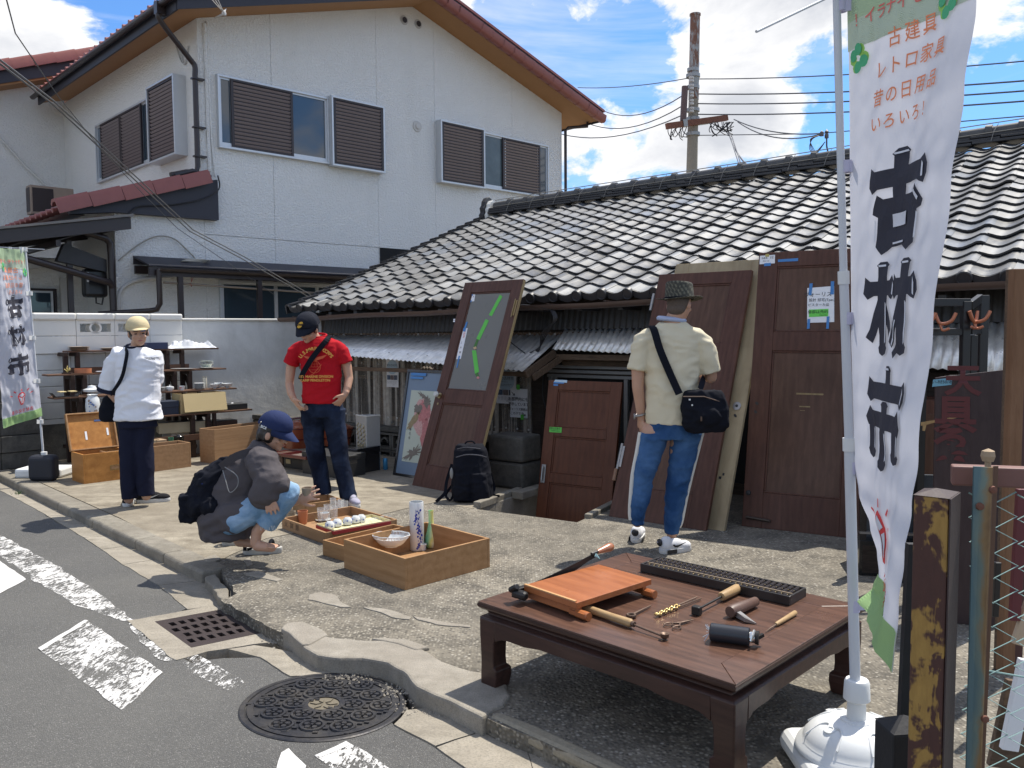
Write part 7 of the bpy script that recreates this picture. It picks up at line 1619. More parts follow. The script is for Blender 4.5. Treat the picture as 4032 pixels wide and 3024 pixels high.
def bar_v(x,y0,y1,w,top=.05,bot=.04):
 return [(x-w*.5,y1),(x-w*.62,y1+top*.3),(x-w*.3,y1+top),(x+w*.3,y1+top),(x+w*.62,y1+top*.3),(x+w*.5,y1),(x+w*.5,y0+bot),(x+w*.66,y0+bot*.4),(x+w*.5,y0-bot),(x,y0-bot*1.7),(x-w*.5,y0-bot),(x-w*.6,y0+bot*.4),(x-w*.5,y0+bot)]
def hl_v(x,y0,y1,w=.022):return [(x-w/2,y0),(x+w/2,y0+.02),(x+w/2,y1-.02),(x-w/2,y1)]
G_KO=([bar_h(-.42,.42,.20,.19),bar_v(-.03,-.05,.42,.19,.07,.0),[(-.33,.05),(-.26,.0),(.24,.0),(.30,.07),(.42,-.10),(.40,-.16),(.34,-.18),(.34,-.50),(.22,-.56),(.10,-.50),(-.14,-.50),(-.28,-.57),(-.36,-.48),(-.34,-.18),(-.42,-.14),(-.40,-.08)]],
  [[(-.14,-.17),(.14,-.17),(.14,-.30),(-.14,-.30)],[(.39,.27),(.415,.24),(.42,.12),(.39,.12)],hl_v(.355,-.46,-.20),hl_v(-.365,-.44,-.20),[(-.12,-.455),(.14,-.455),(.14,-.475),(-.12,-.475)],[(-.13,.45),(.06,.45),(.08,.43),(-.11,.43)],[(.28,.04),(.37,-.07),(.355,-.10),(.265,.01)]])
G_ZAI=([bar_h(-.46,-.04,.20,.15),bar_v(-.24,-.42,.42,.15),[(-.30,.12),(-.44,-.22),(-.50,-.30),(-.40,-.36),(-.22,-.02)],[(-.2,.1),(.0,-.22),(-.08,-.30),(-.26,.0)],
          bar_h(.02,.46,.20,.17),bar_v(.26,-.40,.42,.17),[(.20,.14),(.06,-.18),(-.04,-.34),(.06,-.40),(.28,-.02)],[(.26,-.40),(.12,-.50),(.08,-.44),(.2,-.34)]],
         [[(-.02,.26),(.0,.22),(.0,.12),(-.025,.14)],[(.44,.28),(.465,.22),(.465,.10),(.44,.12)],hl_v(-.165,-.36,.06),hl_v(.345,-.36,.06),[(.04,-.36),(.15,-.12),(.17,-.13),(.06,-.38)],[(.20,.44),(.32,.44),(.33,.42),(.21,.42)],[(-.30,.44),(-.19,.44),(-.18,.42),(-.29,.42)]])
G_ICHI=([bar_h(-.44,.44,.24,.17),bar_v(-.0,.20,.44,.14,.06,.0),bar_v(.0,-.46,.1,.17),[(-.42,.08),(-.34,.04),(.32,.04),(.38,.10),(.50,-.06),(.46,-.14),(.30,-.12),(-.30,-.12),(-.44,-.12),(-.50,-.04)],bar_v(-.34,-.38,-.05,.17),bar_v(.36,-.34,-.05,.19)],
          [[(.43,.32),(.455,.26),(.455,.15),(.43,.17)],hl_v(.455,-.32,-.12),hl_v(.095,-.42,-.14),hl_v(-.245,-.34,-.12),[(-.05,.48),(.05,.48),(.06,.46),(-.04,.46)],hl_v(-.44,-.34,-.14,.015)])
LOGO=[[(-.24,.16),(-.13,.34),(.0,.40),(.14,.33),(.25,.18),(.17,-.20),(.08,-.42),(-.08,-.42),(-.17,-.2)]]
LOGOW=[[(-.17,.17),(-.09,.27),(.0,.32),(.10,.26),(.17,.17),(.02,.08)],[(-.18,.10),(-.03,.03),(-.03,-.32),(-.07,-.34),(-.13,-.14)],[(.19,.10),(.05,.03),(.03,-.1),(.03,-.32),(.06,-.34),(.13,-.14)]]
RAYS=[[(-.03,.50),(.03,.50),(.02,.66),(-.02,.66)],[(-.30,.43),(-.25,.46),(-.34,.60),(-.39,.57)],[(.30,.43),(.25,.46),(.34,.60),(.39,.57)],[(-.42,.22),(-.40,.27),(-.55,.34),(-.57,.30)],[(.42,.22),(.40,.27),(.55,.34),(.57,.30)]]
def clover(cx,cy,r,asp):
 out=([],[])
 for k in range(4):
  a=k*math.pi/2+.5;c=(cx+math.cos(a)*r*.48,cy+math.sin(a)*r*.48*asp)
  for s_ in (-.32,.32):out[k%2].append([(c[0]+math.cos(a+1.57)*s_*r+math.cos(t)*r*.40,c[1]+(math.sin(a+1.57)*s_*r+math.sin(t)*r*.40)*asp) for t in [i*.6283 for i in range(10)]])
 return out
def banner(name,label,SF,Wd,Hd,extra_wave=None):
 """SF(u, v, lift) -> world point; u across from the pole, v down"""
 root=thing(name,label,'banner',SF(0,1,0));inv=lm(root).inverted()
 F_=lambda u,v,l=0:inv@V(SF(u,v,l))
 mb=MB();mb.grid(lambda u,v:F_(u,1-v),60,160);mb.build('cloth',CLOTHM,root,smooth=180)
 return root,F_
def decorate(root,F_,Wd,Hd,flip,two_sided,parts=True):
 side=(-1 if flip else 1)
 def mp(cu,cv,sx,sy,lift):
  return lambda x,y:F_(cu+x*sx/Wd*side,cv-y*sy/Hd,lift)
 base=.006
 def put(polys,cu,cv,sx,sy,mat,nm,lift,mx=.08):return map_poly(polys,mp(cu,cv,sx,sy,lift),mat,root,nm,mx)
 def txt(t,cu,cv,size,mat,lift=base,bold=.01,sp=1.15,rot=0):
  n=len(t)
  for i,chh in enumerate(t):
   if chh==' ':continue
   du=(i-(n-1)/2)*size*sp/Wd
   f=mp(cu+du*side,cv,1,1,lift);lettering(chh,size,None,mat,root,bold,'printed_character',f,1)
 put([[(-.5,-.5),(.5,-.5),(.5,.5),(-.5,.5)]],.5,.035,Wd,.07*Hd,CGREENS,'green_field',base*.5,.08);put([[(-.5,-.5),(.5,-.5),(.5,.5),(-.5,.5)]],.5,.093,Wd,.046*Hd,CGREENL,'green_field',base*.5,.08)
 put([[(-.5,-.5),(.5,-.5),(.5,.5),(-.5,.5)]],.5,.975,Wd,.05*Hd,CGREEN,'green_hem',base*.5,.08)
 txt('！イラナイモノ八宝箱',.52,.075,.052,simple('ink_rose',(.72,.16,.14),.8),sp=1.0)
 txt('古建具',.54,.125,.064,INKOR);txt('レトロ家具',.54,.168,.06,INKOR);txt('昔の日用品',.52,.212,.058,INKOR);txt('いろいろ！',.5,.252,.054,INKOR)
 for (cu,cv) in ((.12,.135),(.80,.105)):
  a,b=clover(0,0,.05,1.0);put(a,cu,cv,1,1,LEAFA,'clover_leaf',base,.05);put(b,cu,cv,1,1,LEAFB,'clover_leaf',base*1.3,.05)
 for G_,cv in ((G_KO,.370),(G_ZAI,.535),(G_ICHI,.695)) if Hd>2 else ((G_KO,.33),(G_ZAI,.50),(G_ICHI,.665)):
  cx_,wx,wy=(.53,.355,.30) if Hd>2 else (.5,.34,.235)
  for i,p in enumerate(G_[0]):put([p],cx_,cv,wx,wy,INKB,'big_character',base+.0003*i,.1)
  for p in G_[1]:put([p],cx_,cv,wx,wy,INKW,'big_character',base+.004,.12)
 put(LOGO,.5,.862,.22,.17,INKRD,'house_emblem',base,.1);put(LOGOW,.5,.862,.22,.17,INKW,'house_emblem',base+.002,.1);put(RAYS,.5,.862,.28,.15,INKRD,'house_emblem',base,.1)
 txt('古材文化の会',.5,.935,.042,INKRD)
def interp(tab,x):
 if x<=tab[0][0]:return tab[0][1]
 for (a,b),(c,d) in zip(tab,tab[1:]):
  if x<=c:t=(x-a)/(c-a);t=t*t*(3-2*t);return b+(d-b)*t
 return tab[-1][1]
NY=2.75
def near_left(v):
 y=-40+v*1325;x=interp([(-40,1832),(300,1836),(700,1839),(1000,1846),(1060,1856),(1120,1880),(1170,1895),(1215,1899),(1250,1888),(1290,1852)],y)
 dY=interp([(0,NY),(1000,NY),(1170,2.62),(1290,2.68)],y);return gy(x*KX,y*KX,NY) if dY==NY else gy(x*KX,(713+(y-713)*NY/dY)*KX,dY)
def near_right(v):
 y=-40+v*1325;Yr=interp([(0,2.30),(500,2.24),(900,2.18),(1290,2.12)],y);yr=713+(y-713)*NY/Yr
 x=interp([(-130,2118),(0,2111),(190,2085),(400,2057),(700,2019),(980,1985),(1100,1970),(1200,1953),(1300,1940),(1460,1925)],yr);return gy(x*KX,yr*KX,Yr)
def near_s(u,v,lift=0):
 a,b=near_left(v),near_right(v);p=a.lerp(b,u);n=(b-a).cross(V((0,0,1))).normalized()
 w=.010*math.sin(u*7.0+v*3.0)+.005*math.sin(u*15+v*9)+.010*mnoise.noise(V((u*4,v*9,3)))+.005*mnoise.noise(V((u*12,v*30,8)))
 w *= min(1,u*6+.1)*min(1,(1-u)*4+.35)
 d=1
 return p+n*d*(w+lift)
nb,NF=banner('banner','tall near white banner with big black lettering hanging from its pole, bottom curling',near_s,.6,2.0);decorate(nb,NF,.6,2.02,False,False)
pst=thing('banner_stand','white telescopic banner pole standing in a round stepped water tank base','stand',gy(1856*KX,1490*KX,NY)*1.0)
pst.location.z=0
def pw_(x,y,Y=NY):return loc_of(pst,gy(x*KX,y*KX,Y))
mb=MB();mb.tube([pw_(1806,-60),pw_(1822,585)],.0125,14);mb.build('upper_pole',ALUW,pst,smooth=60)
mb=MB();mb.tube([pw_(1822,585),pw_(1835,970)],.0150,14);mb.build('middle_pole',ALUW,pst,smooth=60)
mb=MB();mb.tube([pw_(1835,970),pw_(1848,1500)],.0175,14);mb.build('lower_pole',ALUW,pst,smooth=60)
for (x,y,r) in ((1822,600,.0185),(1834,960,.021)):mb=MB();mb.tube([pw_(x,y-14),pw_(x+.6,y+14)],r,14);mb.build('clamp',PLW,pst,smooth=50)
mb=MB();mb.tube([pw_(1806,-14),loc_of(pst,gy(1634*KX,68*KX,2.35))],.0042,8);mb.tube([pw_(1806,-14),loc_of(pst,gy(2140*KX,-160*KX,2.3))],.0042,8);mb.build('top_bar',ALUW,pst,smooth=60)
for (x,y) in ((1818,12),(1828,360),(1832,688),(1840,1010),(1845,1308)):
 mb=MB();a,b=pw_(x-16,y-10),pw_(x+28,y-6,NY-.02);mb.tube([pw_(x,y-13),pw_(x,y+13)],.0185,12,cap=False);mb.bar(pw_(x+2,y,NY-.012),pw_(x+34,y-3,NY-.03),.002,.036,up=(0,0,1));mb.build('strap',simple('strap_lilac_%d'%y,(.48,.47,.60),.7),pst,smooth=50)
bc=pw_(1850,1540);bc.z=0
mb=MB();mb.box(bc.x-.21,bc.x+.21,bc.y-.19,bc.y+.19,0.0,.09);mb.build('tank_base',PLW,pst,bevel=.045,seg=4)
mb=MB();mb.lathe([(.2,.085),(.195,.10),(.178,.108),(.172,.125),(.150,.150),(.125,.168),(.085,.182),(.05,.186),(.0005,.186)],40,Matrix.Translation(bc)@Matrix.Diagonal((1,.92,1.05,1)));mb.build('tank_dome',PLW,pst,smooth=50)
mb=MB();mb.lathe([(.055,.186),(.052,.198),(.032,.200),(.030,.265),(.0005,.265)],24,Matrix.Translation(bc));mb.build('neck',PLW,pst,smooth=40)
mb=MB();mb.lathe([(.036,.262),(.044,.268),(.041,.325),(.036,.335),(.03,.336),(.0005,.336)],24,Matrix.Translation(bc));mb.build('cap_nut',PLW,pst,smooth=40)
for k in range(4):
 a=k*math.pi/2+.4;mb=MB();c=V((math.cos(a)*.115,math.sin(a)*.11,.178));mb.lathe([(.02,-.01),(.02,.004),(.012,.006),(.011,.0),(.0005,0)],14,Matrix.Translation(bc+c)@Matrix.Rotation(.3,4,V((-math.sin(a),math.cos(a),0))));mb.build('moulded_boss',PLW,pst,smooth=40)
 mb=MB();mb.tube(smoothpath([bc+V((math.cos(a+t)*r,math.sin(a+t)*r*.92,z)) for t,r,z in ((-.45,.168,.142),(-.42,.12,.178),(-.2,.10,.188),(.0,.13,.172),(.2,.10,.188),(.42,.12,.178),(.45,.168,.142))],5),.004,6);mb.build('moulded_rib',PLW,pst,smooth=60)
mb=MB();mb.lathe([(.022,.0),(.022,.02),(.0005,.02)],16,Matrix.Translation(bc+V((.12,.14,.11))));mb.build('filler_cap',PLW,pst,smooth=40)
FY=8.7
def far_s(u,v,lift=0):
 xr,yr=96+v*70,985+v*652;a=gy(xr,yr,FY);Y2=FY-.46+.12*v
 xl=-14+v*26;yl=975+v*712;b=gy(xl,yl,Y2);p=a.lerp(b,u);n=(b-a).cross(V((0,0,1))).normalized()
 w=.018*math.sin(u*6+v*7)+.02*mnoise.noise(V((u*4,v*8,1)))+.012*mnoise.noise(V((u*11,v*20,4)));w *= min(1,u*5+.15)
 d=1 if n.y<0 else-1
 return p+n*d*(w+lift)
fb_,FF=banner('banner','far white banner seen from behind with mirrored lettering, at the left edge',far_s,.6,1.85);decorate(fb_,FF,.56,1.85,False,False)
fs_=thing('banner_stand','far white banner pole with a white tray base and black water tank','stand',gz(170,1880));
def fw(x,y,Y=FY):return loc_of(fs_,gy(x,y,Y))
mb=MB();mb.tube([fw(99,975),fw(168,1760),fw(170,1800)],.0115,10);mb.build('pole',ALUW,fs_,smooth=60)
mb=MB();mb.tube([fw(-40,971,8.6),fw(176,982,8.75)],.004,6);mb.build('top_bar',ALUW,fs_,smooth=60)
for (x,y) in ((100,982),(120,1155),(133,1330),(150,1500),(163,1660)):mb=MB();mb.tube([fw(x,y-8),fw(x+.5,y+8)],.019,10);mb.bar(fw(x,y),fw(x-18,y,FY-.06),.002,.045);mb.build('strap',PLW,fs_)
for x in (40,82):mb=MB();mb.bar(fw(x,972,8.6),fw(x,998,8.6),.03,.004);mb.build('strap',PLW,fs_)
q=loc_of(fs_,gz(170,1876));mb=MB();mb.box(q.x-.24,q.x+.25,q.y-.12,q.y+.18,0,.10);mb.lathe([(.12,.09),(.06,.15),(.045,.22),(.0005,.22)],16,Matrix.Translation((q.x,q.y+.05,0)));mb.build('tray_base',PLW,fs_,bevel=.025)
bt=thing('water_tank','black plastic water tank strapped at the foot of the far banner pole','water tank',gz(174,1893));mb=MB();mb.box(-.145,.125,-.06,.1,.0,.27);mb.build('tank_body',simple('tank_black',(.012,.014,.022),.6,.2,9,.2,80),bt,bevel=.05,seg=4);mb=MB();mb.lathe([(.03,.26),(.03,.30),(.0005,.30)],12,Matrix.Translation((0,.02,0)));mb.build('tank_neck',PLW,bt)
# ================================================================== right hand edge: gate post, angle iron, chain link
def m_rustpost():
 m=MT('rusted_yellow_post',.7);v=m.vec((1,1,.28));f=m.noise(14,5,.62,.6,v);g=m.noise(9,4,.6,.3);h=m.noise(70,3,.7,0,m.vec((1,1,.25)))
 yel=m.mix(h,(.20,.11,.025),(.42,.25,.06));c=m.mix(m.ramp(m.math('ADD',m.math('MULTIPLY',f,.45),m.math('MULTIPLY',g,.55)),[(.478,0),(.503,1)]),yel,m.mix(h,(.045,.018,.013),(.085,.032,.022)));m.col(c);m.bump(g,.5,.006);m.bump(h,.3,.003);return m.m
RPOST=m_rustpost();DRPOST=simple('dark_rust',(.038,.022,.021),.6,.3,9,.3,50)
PYp=1.75
pa,pb=gy(3597,1948,1.80),gy(3737,1958,1.755)
gp_=thing('gate_post','thick square steel gate post, yellow paint peeling to dark rust','post',(pa.x,pa.y,0),math.atan2((pb-pa).y,(pb-pa).x));wA=(pb-pa).length;zt=pa.z
mb=MB();mb.box(0,wA,0,.095,-.15,zt);mb.build('shaft',RPOST,gp_,bevel=.006)
mb=MB();mb.add([(-.001,-.001,zt),(wA+.001,-.001,zt),(wA+.001,.096,zt),(-.001,.096,zt),(wA/2,.047,zt+.012)],[(0,1,4),(1,2,4),(2,3,4),(3,0,4),(3,2,1,0)]);mb.build('cap',DRPOST,gp_)
mb=MB();mb.box(wA+.001,wA+.004,.0,.095,-.15,zt-.001);mb.build('side_plate',DRPOST,gp_)
BLKWOOD=simple('black_stained_wood',(.010,.010,.012),.7,.4,20,.3,60)
o=thing('black_post','short black stained wooden post with a pointed top, left of the rusty gate post','post',(gy(3560,2850,2.0).x,2.0,0),.1);zt2=gy(3560,2860,2.0).z
mb=MB();mb.box(-.05,.045,-.04,.05,-.15,zt2);mb.build('shaft',BLKWOOD,o,bevel=.006);mb=MB();mb.add([(-.05,-.04,zt2),(.045,-.04,zt2),(.045,.05,zt2),(-.05,.05,zt2),(-.002,.0,zt2+.03)],[(0,1,4),(1,2,4),(2,3,4),(3,0,4)]);mb.build('cap',BLKWOOD,o)
a,b=gy(3602,2440,2.1),gy(3555,2900,2.1);o=thing('leaning_stick','black wooden stick wedged behind the rusty gate post','stick',(b.x,b.y,0));mb=MB();mb.bar((0,0,.0),(a.x-b.x+.0,0,a.z+.2),.05,.02);mb.build('stick_body',BLKWOOD,o)
def m_teal():
 m=MT('teal_rust_iron',.55);f=m.noise(7,5,.65,.5,m.vec((1.2,1.2,.3)));s_=m.n('ShaderNodeSeparateXYZ');m.l(m.co,s_.inputs[0]);g=m.math('ADD',m.math('MULTIPLY',f,.8),m.math('MULTIPLY',s_.outputs[0],9.0));m.col(m.ramp(g,[(.40,(.085,.15,.165)),(.52,(.15,.20,.17)),(.60,(.25,.16,.07)),(.74,(.11,.055,.03))]));m.bump(f,.4,.004);return m.m
TEAL=m_teal();AY=1.86
a,b,c,d=gy(3835,1837,AY),gy(3936,1848,AY-.02),gy(3808,3024,AY),gy(3866,3024,AY-.02)
o=thing('angle_iron_post','teal painted folded steel fence post streaked with rust','post',(c.x,c.y,0));L_=lambda p:V((p.x-c.x,p.y-c.y,p.z))
wa=(b-a).length;mb=MB();tl_=a.z
prof=[(0,.0),(.012,-.004),(.030,-.016),(.034,-.016),(.040,-.004),(.048,.004),(.058,.004)]
def ap(i,z):t=(z)/tl_;k=.62+.38*max(0,t);x=prof[i][0]*k;sh=(a.x-c.x)*max(-.2,t);return (x+sh,prof[i][1],z)
n=len(prof);vs=[]
for z in [-.2+(tl_+.2)*j/12 for j in range(13)]:
 for i in range(n):vs.append(ap(i,z))
 for i in range(n):p=ap(i,z);vs.append((p[0],p[1]+.004,p[2]))
fs=[]
for j in range(12):
 for i in range(n-1):q=j*2*n+i;fs.append((q,q+1,q+1+2*n,q+2*n));q+=n;fs.append((q,q+2*n,q+1+2*n,q+1))
q=12*2*n
for i in range(n-1):fs.append((q+i,q+i+1,q+i+1+n,q+i+n))
mb.add(vs,fs);mb.build('folded_plate',TEAL,o)
for (x,z) in ((.034,tl_-.05),(.012,tl_-.09),(.03,tl_-.58)):mb=MB();mb.lathe([(.009,0),(.008,.006),(.0005,.008)],10,Matrix.Translation((x+(a.x-c.x)*z/tl_,-.016 if x>.02 else-.005,z))@Matrix.Rotation(rad(90),4,'X'));mb.build('bolt',RUST,o,smooth=40)
o=thing('gate_rail','pinkish brown rusty square steel rail with a crusted bolt on top','rail',gy(3745,1868,1.95));e=gy(4200,1885,1.86);r0=V(o.location)
ev=e-r0;mb=MB();mb.bar((0,0,0),tuple(ev),.042,.046);mb.build('rail_bar',simple('rail_rust',(.16,.075,.06),.6,.3,12,.2,60),o,bevel=.004)
bx0=gy(3890,1830,1.9)-r0;mb=MB();mb.tube([tuple(bx0-V((0,0,.01))),tuple(bx0+V((0,0,.03)))],.007,8);mb.lathe([(.012,0),(.016,.012),(.014,.024),(.0005,.03)],7,Matrix.Translation(bx0+V((0,0,.008))));mb.build('bolt',simple('crusted_bolt',(.34,.25,.16),.8,.3,60),o)
TW=simple('chainlink_wire',(.22,.34,.32),.45,.3,40)
A0=gy(3868,1940,1.92);A0.z=0;B0=V((A0.x+1.3,A0.y-.25,0));fd=(B0-A0).normalized();fn_=V((-fd.y,fd.x,0))
cl_=thing('chain_link_fence','sagging teal chain link fence at the right edge','fence',A0,math.atan2(fd.y,fd.x));top=gy(4000,1930,1.9).z-.01
st=.052
for i in range(22):
 pts=[];k=0;z=top
 while z>-.15:sgn=1 if (k+i)%2 else-1;pts.append((i*st+(st/2*sgn)+.006*math.sin(z*9),.003*sgn,z+.004*math.sin(i*1.7)));z-=st/2*1.12;k+=1
 mb=MB();mb.tube(pts,.0020,5,cap=False);mb.build('zigzag_wire',TW,cl_)
mb=MB();mb.tube([(-.02,0,top-.42),(.3,.004,top-.46),(1.2,0,top-.44)],.0022,6);mb.build('line_wire',TW,cl_)
Zx=lambda x,y:zz(x,y,3300,1000,1.843)
SB=wood('sign_board_wood',(.035,.022,.022),(.062,.042,.040),.45,(6,6,1),4,.1,stain=.4);INKDR=simple('faded_red_paint',(.085,.014,.014),.6)
def board_thing(px_tl,px_tr,Y,depth_r,label,w=None,z0=0.0,th=.03,mat=SB,nm='sign_board',lean=.12):
 a,b=gy(*Zx(*px_tl),Y),gy(*Zx(*px_tr),depth_r);an=math.atan2((b-a).y,(b-a).x);o=thing(nm,label,'board',(a.x,a.y-lean,0),an);wd=V(((b-a).x,(b-a).y,0)).length;h=(a.z+b.z)/2
 o.rotation_euler=(-.06,0,an);mb=MB();mb.prism([(0,0),(wd,0),(wd,b.z),(0,a.z)],0,th,'y');mb.build('board_body',mat,o,bevel=.003);return o,wd,h
for i in range(4):
 o,wd,h=board_thing((640+34*i,890-6*i),(1125+30*i,835+12*i),4.35+.07*i,4.25+.07*i,['front dark sign board with faded red characters and a splintered crack','second dark board right behind the red lettered sign board','third dark board in the leaning row at the right','rearmost dark board in the leaning row at the right'][i])
 if i==0:
  F0=o;mbk=MB()
  for t,x,y,s in (('天',905,930,.17),('具',850,1180,.20),('ゑ',820,1400,.20)):write_on(o,t,*Zx(x,y),s,INKDR,0,bold=.03)
  sticker(o,[Zx(*p) for p in ((690,912),(830,898),(822,950),(682,964))],simple('pale_blue_tape',(.14,.32,.42),.6),off=-.001);write_on(o,'い-材50/本',*Zx(755,930),.022,INK,-.002)
  sticker(o,[Zx(*p) for p in ((600,1222),(700,1205),(790,1190),(870,1178),(860,1190),(740,1212),(640,1240),(630,1285),(612,1282),(614,1246),(600,1246))],simple('splintered_wood',(.30,.19,.08),.8,.4,60),'splintered_crack',off=-.001)
BM=simple('black_tube',(.010,.010,.012),.35,.2,9);COPP=simple('copper_hook',(.42,.16,.09),.35,.2,20,metal=.5)
o=thing('coat_rack','black square tube hanger frames with copper coloured hooks behind the sign boards','rack',(gy(*Zx(930,900),4.9).x,4.9,0))
def cr3(x,y,Y=4.9):return loc_of(o,gy(*Zx(x,y),Y))
def vpost(x,y,Y=4.9,w=.045):p=cr3(x,y,Y);mb=MB();mb.box(p.x-w/2,p.x+w/2,p.y-w/2,p.y+w/2,0,p.z);mb.build('post',BM,o,bevel=.003)
vpost(928,345);vpost(980,590,4.95,.04);vpost(1055,300,5.1,.05);vpost(500,350,4.9);vpost(620,350,5.0)
for (x0,y0,x1,y1,Ya,Yb,w_) in ((480,352,955,352,4.9,4.9,.045),(958,375,1030,322,4.9,5.1,.05),(500,568,905,565,4.9,4.9,.04),(958,560,1030,560,4.9,5.1,.035)):
 mb=MB();mb.bar(cr3(x0,y0,Ya),cr3(x1,y1,Yb),.03,w_);mb.build('crossbar',BM,o,bevel=.003)
for (x,y,s_) in ((705,430,1),(950,415,1),(1012,415,-1),(560,430,1)):
 p=cr3(x,y,4.87);mb=MB();mb.tube(smoothpath([p,p+V((.02*s_,-.02,-.06)),p+V((.06*s_,-.06,-.05)),p+V((.085*s_,-.07,.0))],5),.010,8);mb.tube(smoothpath([p+V((.02*s_,-.02,-.06)),p+V((.03*s_,-.03,-.10)),p+V((.06*s_,-.05,-.09))],5),.008,8);mb.build('hook',COPP,o,smooth=60)
WBR=wood('timber_brown',(.15,.075,.038),(.24,.135,.075),.6,(9,9,1),4,.1)
for i,(x,w_,m,lab,Y) in enumerate(((1275,.035,BRWOOD,'dark timber batten at the right edge',3.6),(1312,.055,WBR,'light brown timber batten at the right edge',3.58),(1365,.06,simple('dark_red_timber',(.06,.02,.018),.5),'dark red timber batten at the right edge',3.6))):
 p=gy(*Zx(x,110),Y);o=thing('timber_batten',lab,'batten',(p.x,p.y,0));mb=MB();mb.box(-w_/2,w_/2,-.02,.03,0,p.z);mb.build('batten_body',m,o,bevel=.003)
Zy=lambda x,y:zz(x,y,3300,1800,1.355)
q=gz(*Zy(110,630));o=thing('low_cabinet','low black cabinet with pale metal strips behind the curling banner end','cabinet',(q.x,q.y,0),rad(-12));
mb=MB();mb.box(0,.62,0,.35,0,.22);mb.build('cabinet_body',BLK,o,bevel=.004);mb=MB();mb.box(.02,.60,-.004,-.0005,.02,.19);mb.build('drawer_front',DKWOOD,o)
mb=MB();mb.box(0,.04,0,.04,.2205,.62);mb.build('upright',BLK,o);mb=MB();mb.box(0,.62,-.002,.03,.2605,.275);mb.build('metal_strip',STEEL,o);mb=MB();mb.box(0.04,.62,.1,.13,.2205,.62);mb.build('glass_back',simple('grey_pane',(.07,.08,.09),.3),o)
q=gz(3470,2010);o=thing('big_cabinet','large dark reddish brown cabinet half hidden behind the near banner','cabinet',(gz(3390,2120).x,gz(3390,2120).y+.25,0),rad(-20));mb=MB();mb.box(0,.75,0,.4,0,1.0);mb.build('cabinet_body',DOORW,o,bevel=.004);mb=MB();mb.box(.04,.37,-.006,-.0005,.08,.9);mb.box(.38,.71,-.006,-.0005,.08,.9);mb.build('cabinet_door',DOORP,o,bevel=.002)
for (x0,y0,x1,y1,Y,w_,m,lab) in ((980,170,940,870,2.9,.035,simple('crimson_wood',(.10,.015,.02),.5),'dark crimson wooden stand leg behind the chain link'),(850,560,835,850,3.1,.022,BM,'thin black stand leg with a pad behind the chain link'),(1010,1080,910,1560,2.4,.05,PAPER,'white board leaning behind the chain link at the lower right'),(1000,1200,900,1659,2.45,.12,BRWOOD,'dark brown board leaning behind the chain link at the lower right'),(1060,700,960,1000,2.9,.05,simple('pale_timber',(.42,.32,.22),.6),'pale timber strip leaning behind the chain link')):
 a,b=gy(*Zy(x0,y0),Y),gy(*Zy(x1,y1),Y);o=thing('leaning_strip',lab,'strip',(b.x,b.y,max(b.z,0)));mb=MB();mb.bar((0,0,0),(a.x-b.x,a.y-b.y,a.z-max(b.z,0)),w_,.02,up=(0,1,0));mb.build('strip_body',m,o,bevel=.002)
# ================================================================== people
SKIN=MT('skin',.5);SKIN.col(SKIN.mix(SKIN.noise(12,4),(.42,.235,.155),(.52,.31,.215)));SKIN.b.inputs['Subsurface Weight'].default_value=.12;SKIN.b.inputs['Subsurface Radius'].default_value=(.02,.008,.004);SKIN=SKIN.m
HAIR=simple('hair_black',(.018,.013,.011),.4,.5,90,.4,120,.003)
def fabric(n,c,v=.1,wave=90,b=.12,r=.85):
 m=MT(n,r,0,.12);m.col(m.mix(m.noise(5,5,.6),mul(c,1-v),mul(c,1+v)));m.bump(m.noise(9,5,.6,1.2),.45,.012);m.bump(m.noise(wave*3,2),b,.001);return m.m
def cap_(mb,pts,rs,n=14):
 """tapered limb with round ends through pts"""
 pts=[V(p) for p in pts];d0=(pts[0]-pts[1]).normalized();d1=(pts[-1]-pts[-2]).normalized();P_=[];R_=[]
 for t in (90,60,30):P_.append(pts[0]+d0*rs[0]*math.sin(rad(t))*.98);R_.append(max(.0008,rs[0]*math.cos(rad(t))))
 P_+=pts;R_+=list(rs)
 for t in (30,60,90):P_.append(pts[-1]+d1*rs[-1]*math.sin(rad(t))*.98);R_.append(max(.0008,rs[-1]*math.cos(rad(t))))
 mb.tube(P_,R_,n)
def ell(mb,c,r,M=None,n=18):
 Mx=Matrix.Translation(c)@(M or Matrix())@Matrix.Diagonal((*r,1));mb.lathe([(max(.001,math.cos(rad(a))),math.sin(rad(a))) for a in range(-90,91,15)],n,Mx)
def loft(mb,rings,n=28,M=None,pw=1.0):
 """rings: (x, y, z, rx, ry[, yaw])"""
 vs=[]
 for r in rings:
  yw=r[5] if len(r)>5 else 0
  for j in range(n):
   t=2*math.pi*j/n;c,s=math.cos(t),math.sin(t);c=math.copysign(abs(c)**pw,c);s=math.copysign(abs(s)**pw,s);a,b=c*r[3],s*r[4]
   vs.append((r[0]+a*math.cos(yw)-b*math.sin(yw),r[1]+a*math.sin(yw)+b*math.cos(yw),r[2]))
 k=len(rings);fs=[(i*n+j,i*n+(j+1)%n,(i+1)*n+(j+1)%n,(i+1)*n+j) for i in range(k-1) for j in range(n)]+[tuple(range(n)),tuple(range((k-1)*n,k*n))[::-1]]
 mb.add(vs,fs,M)
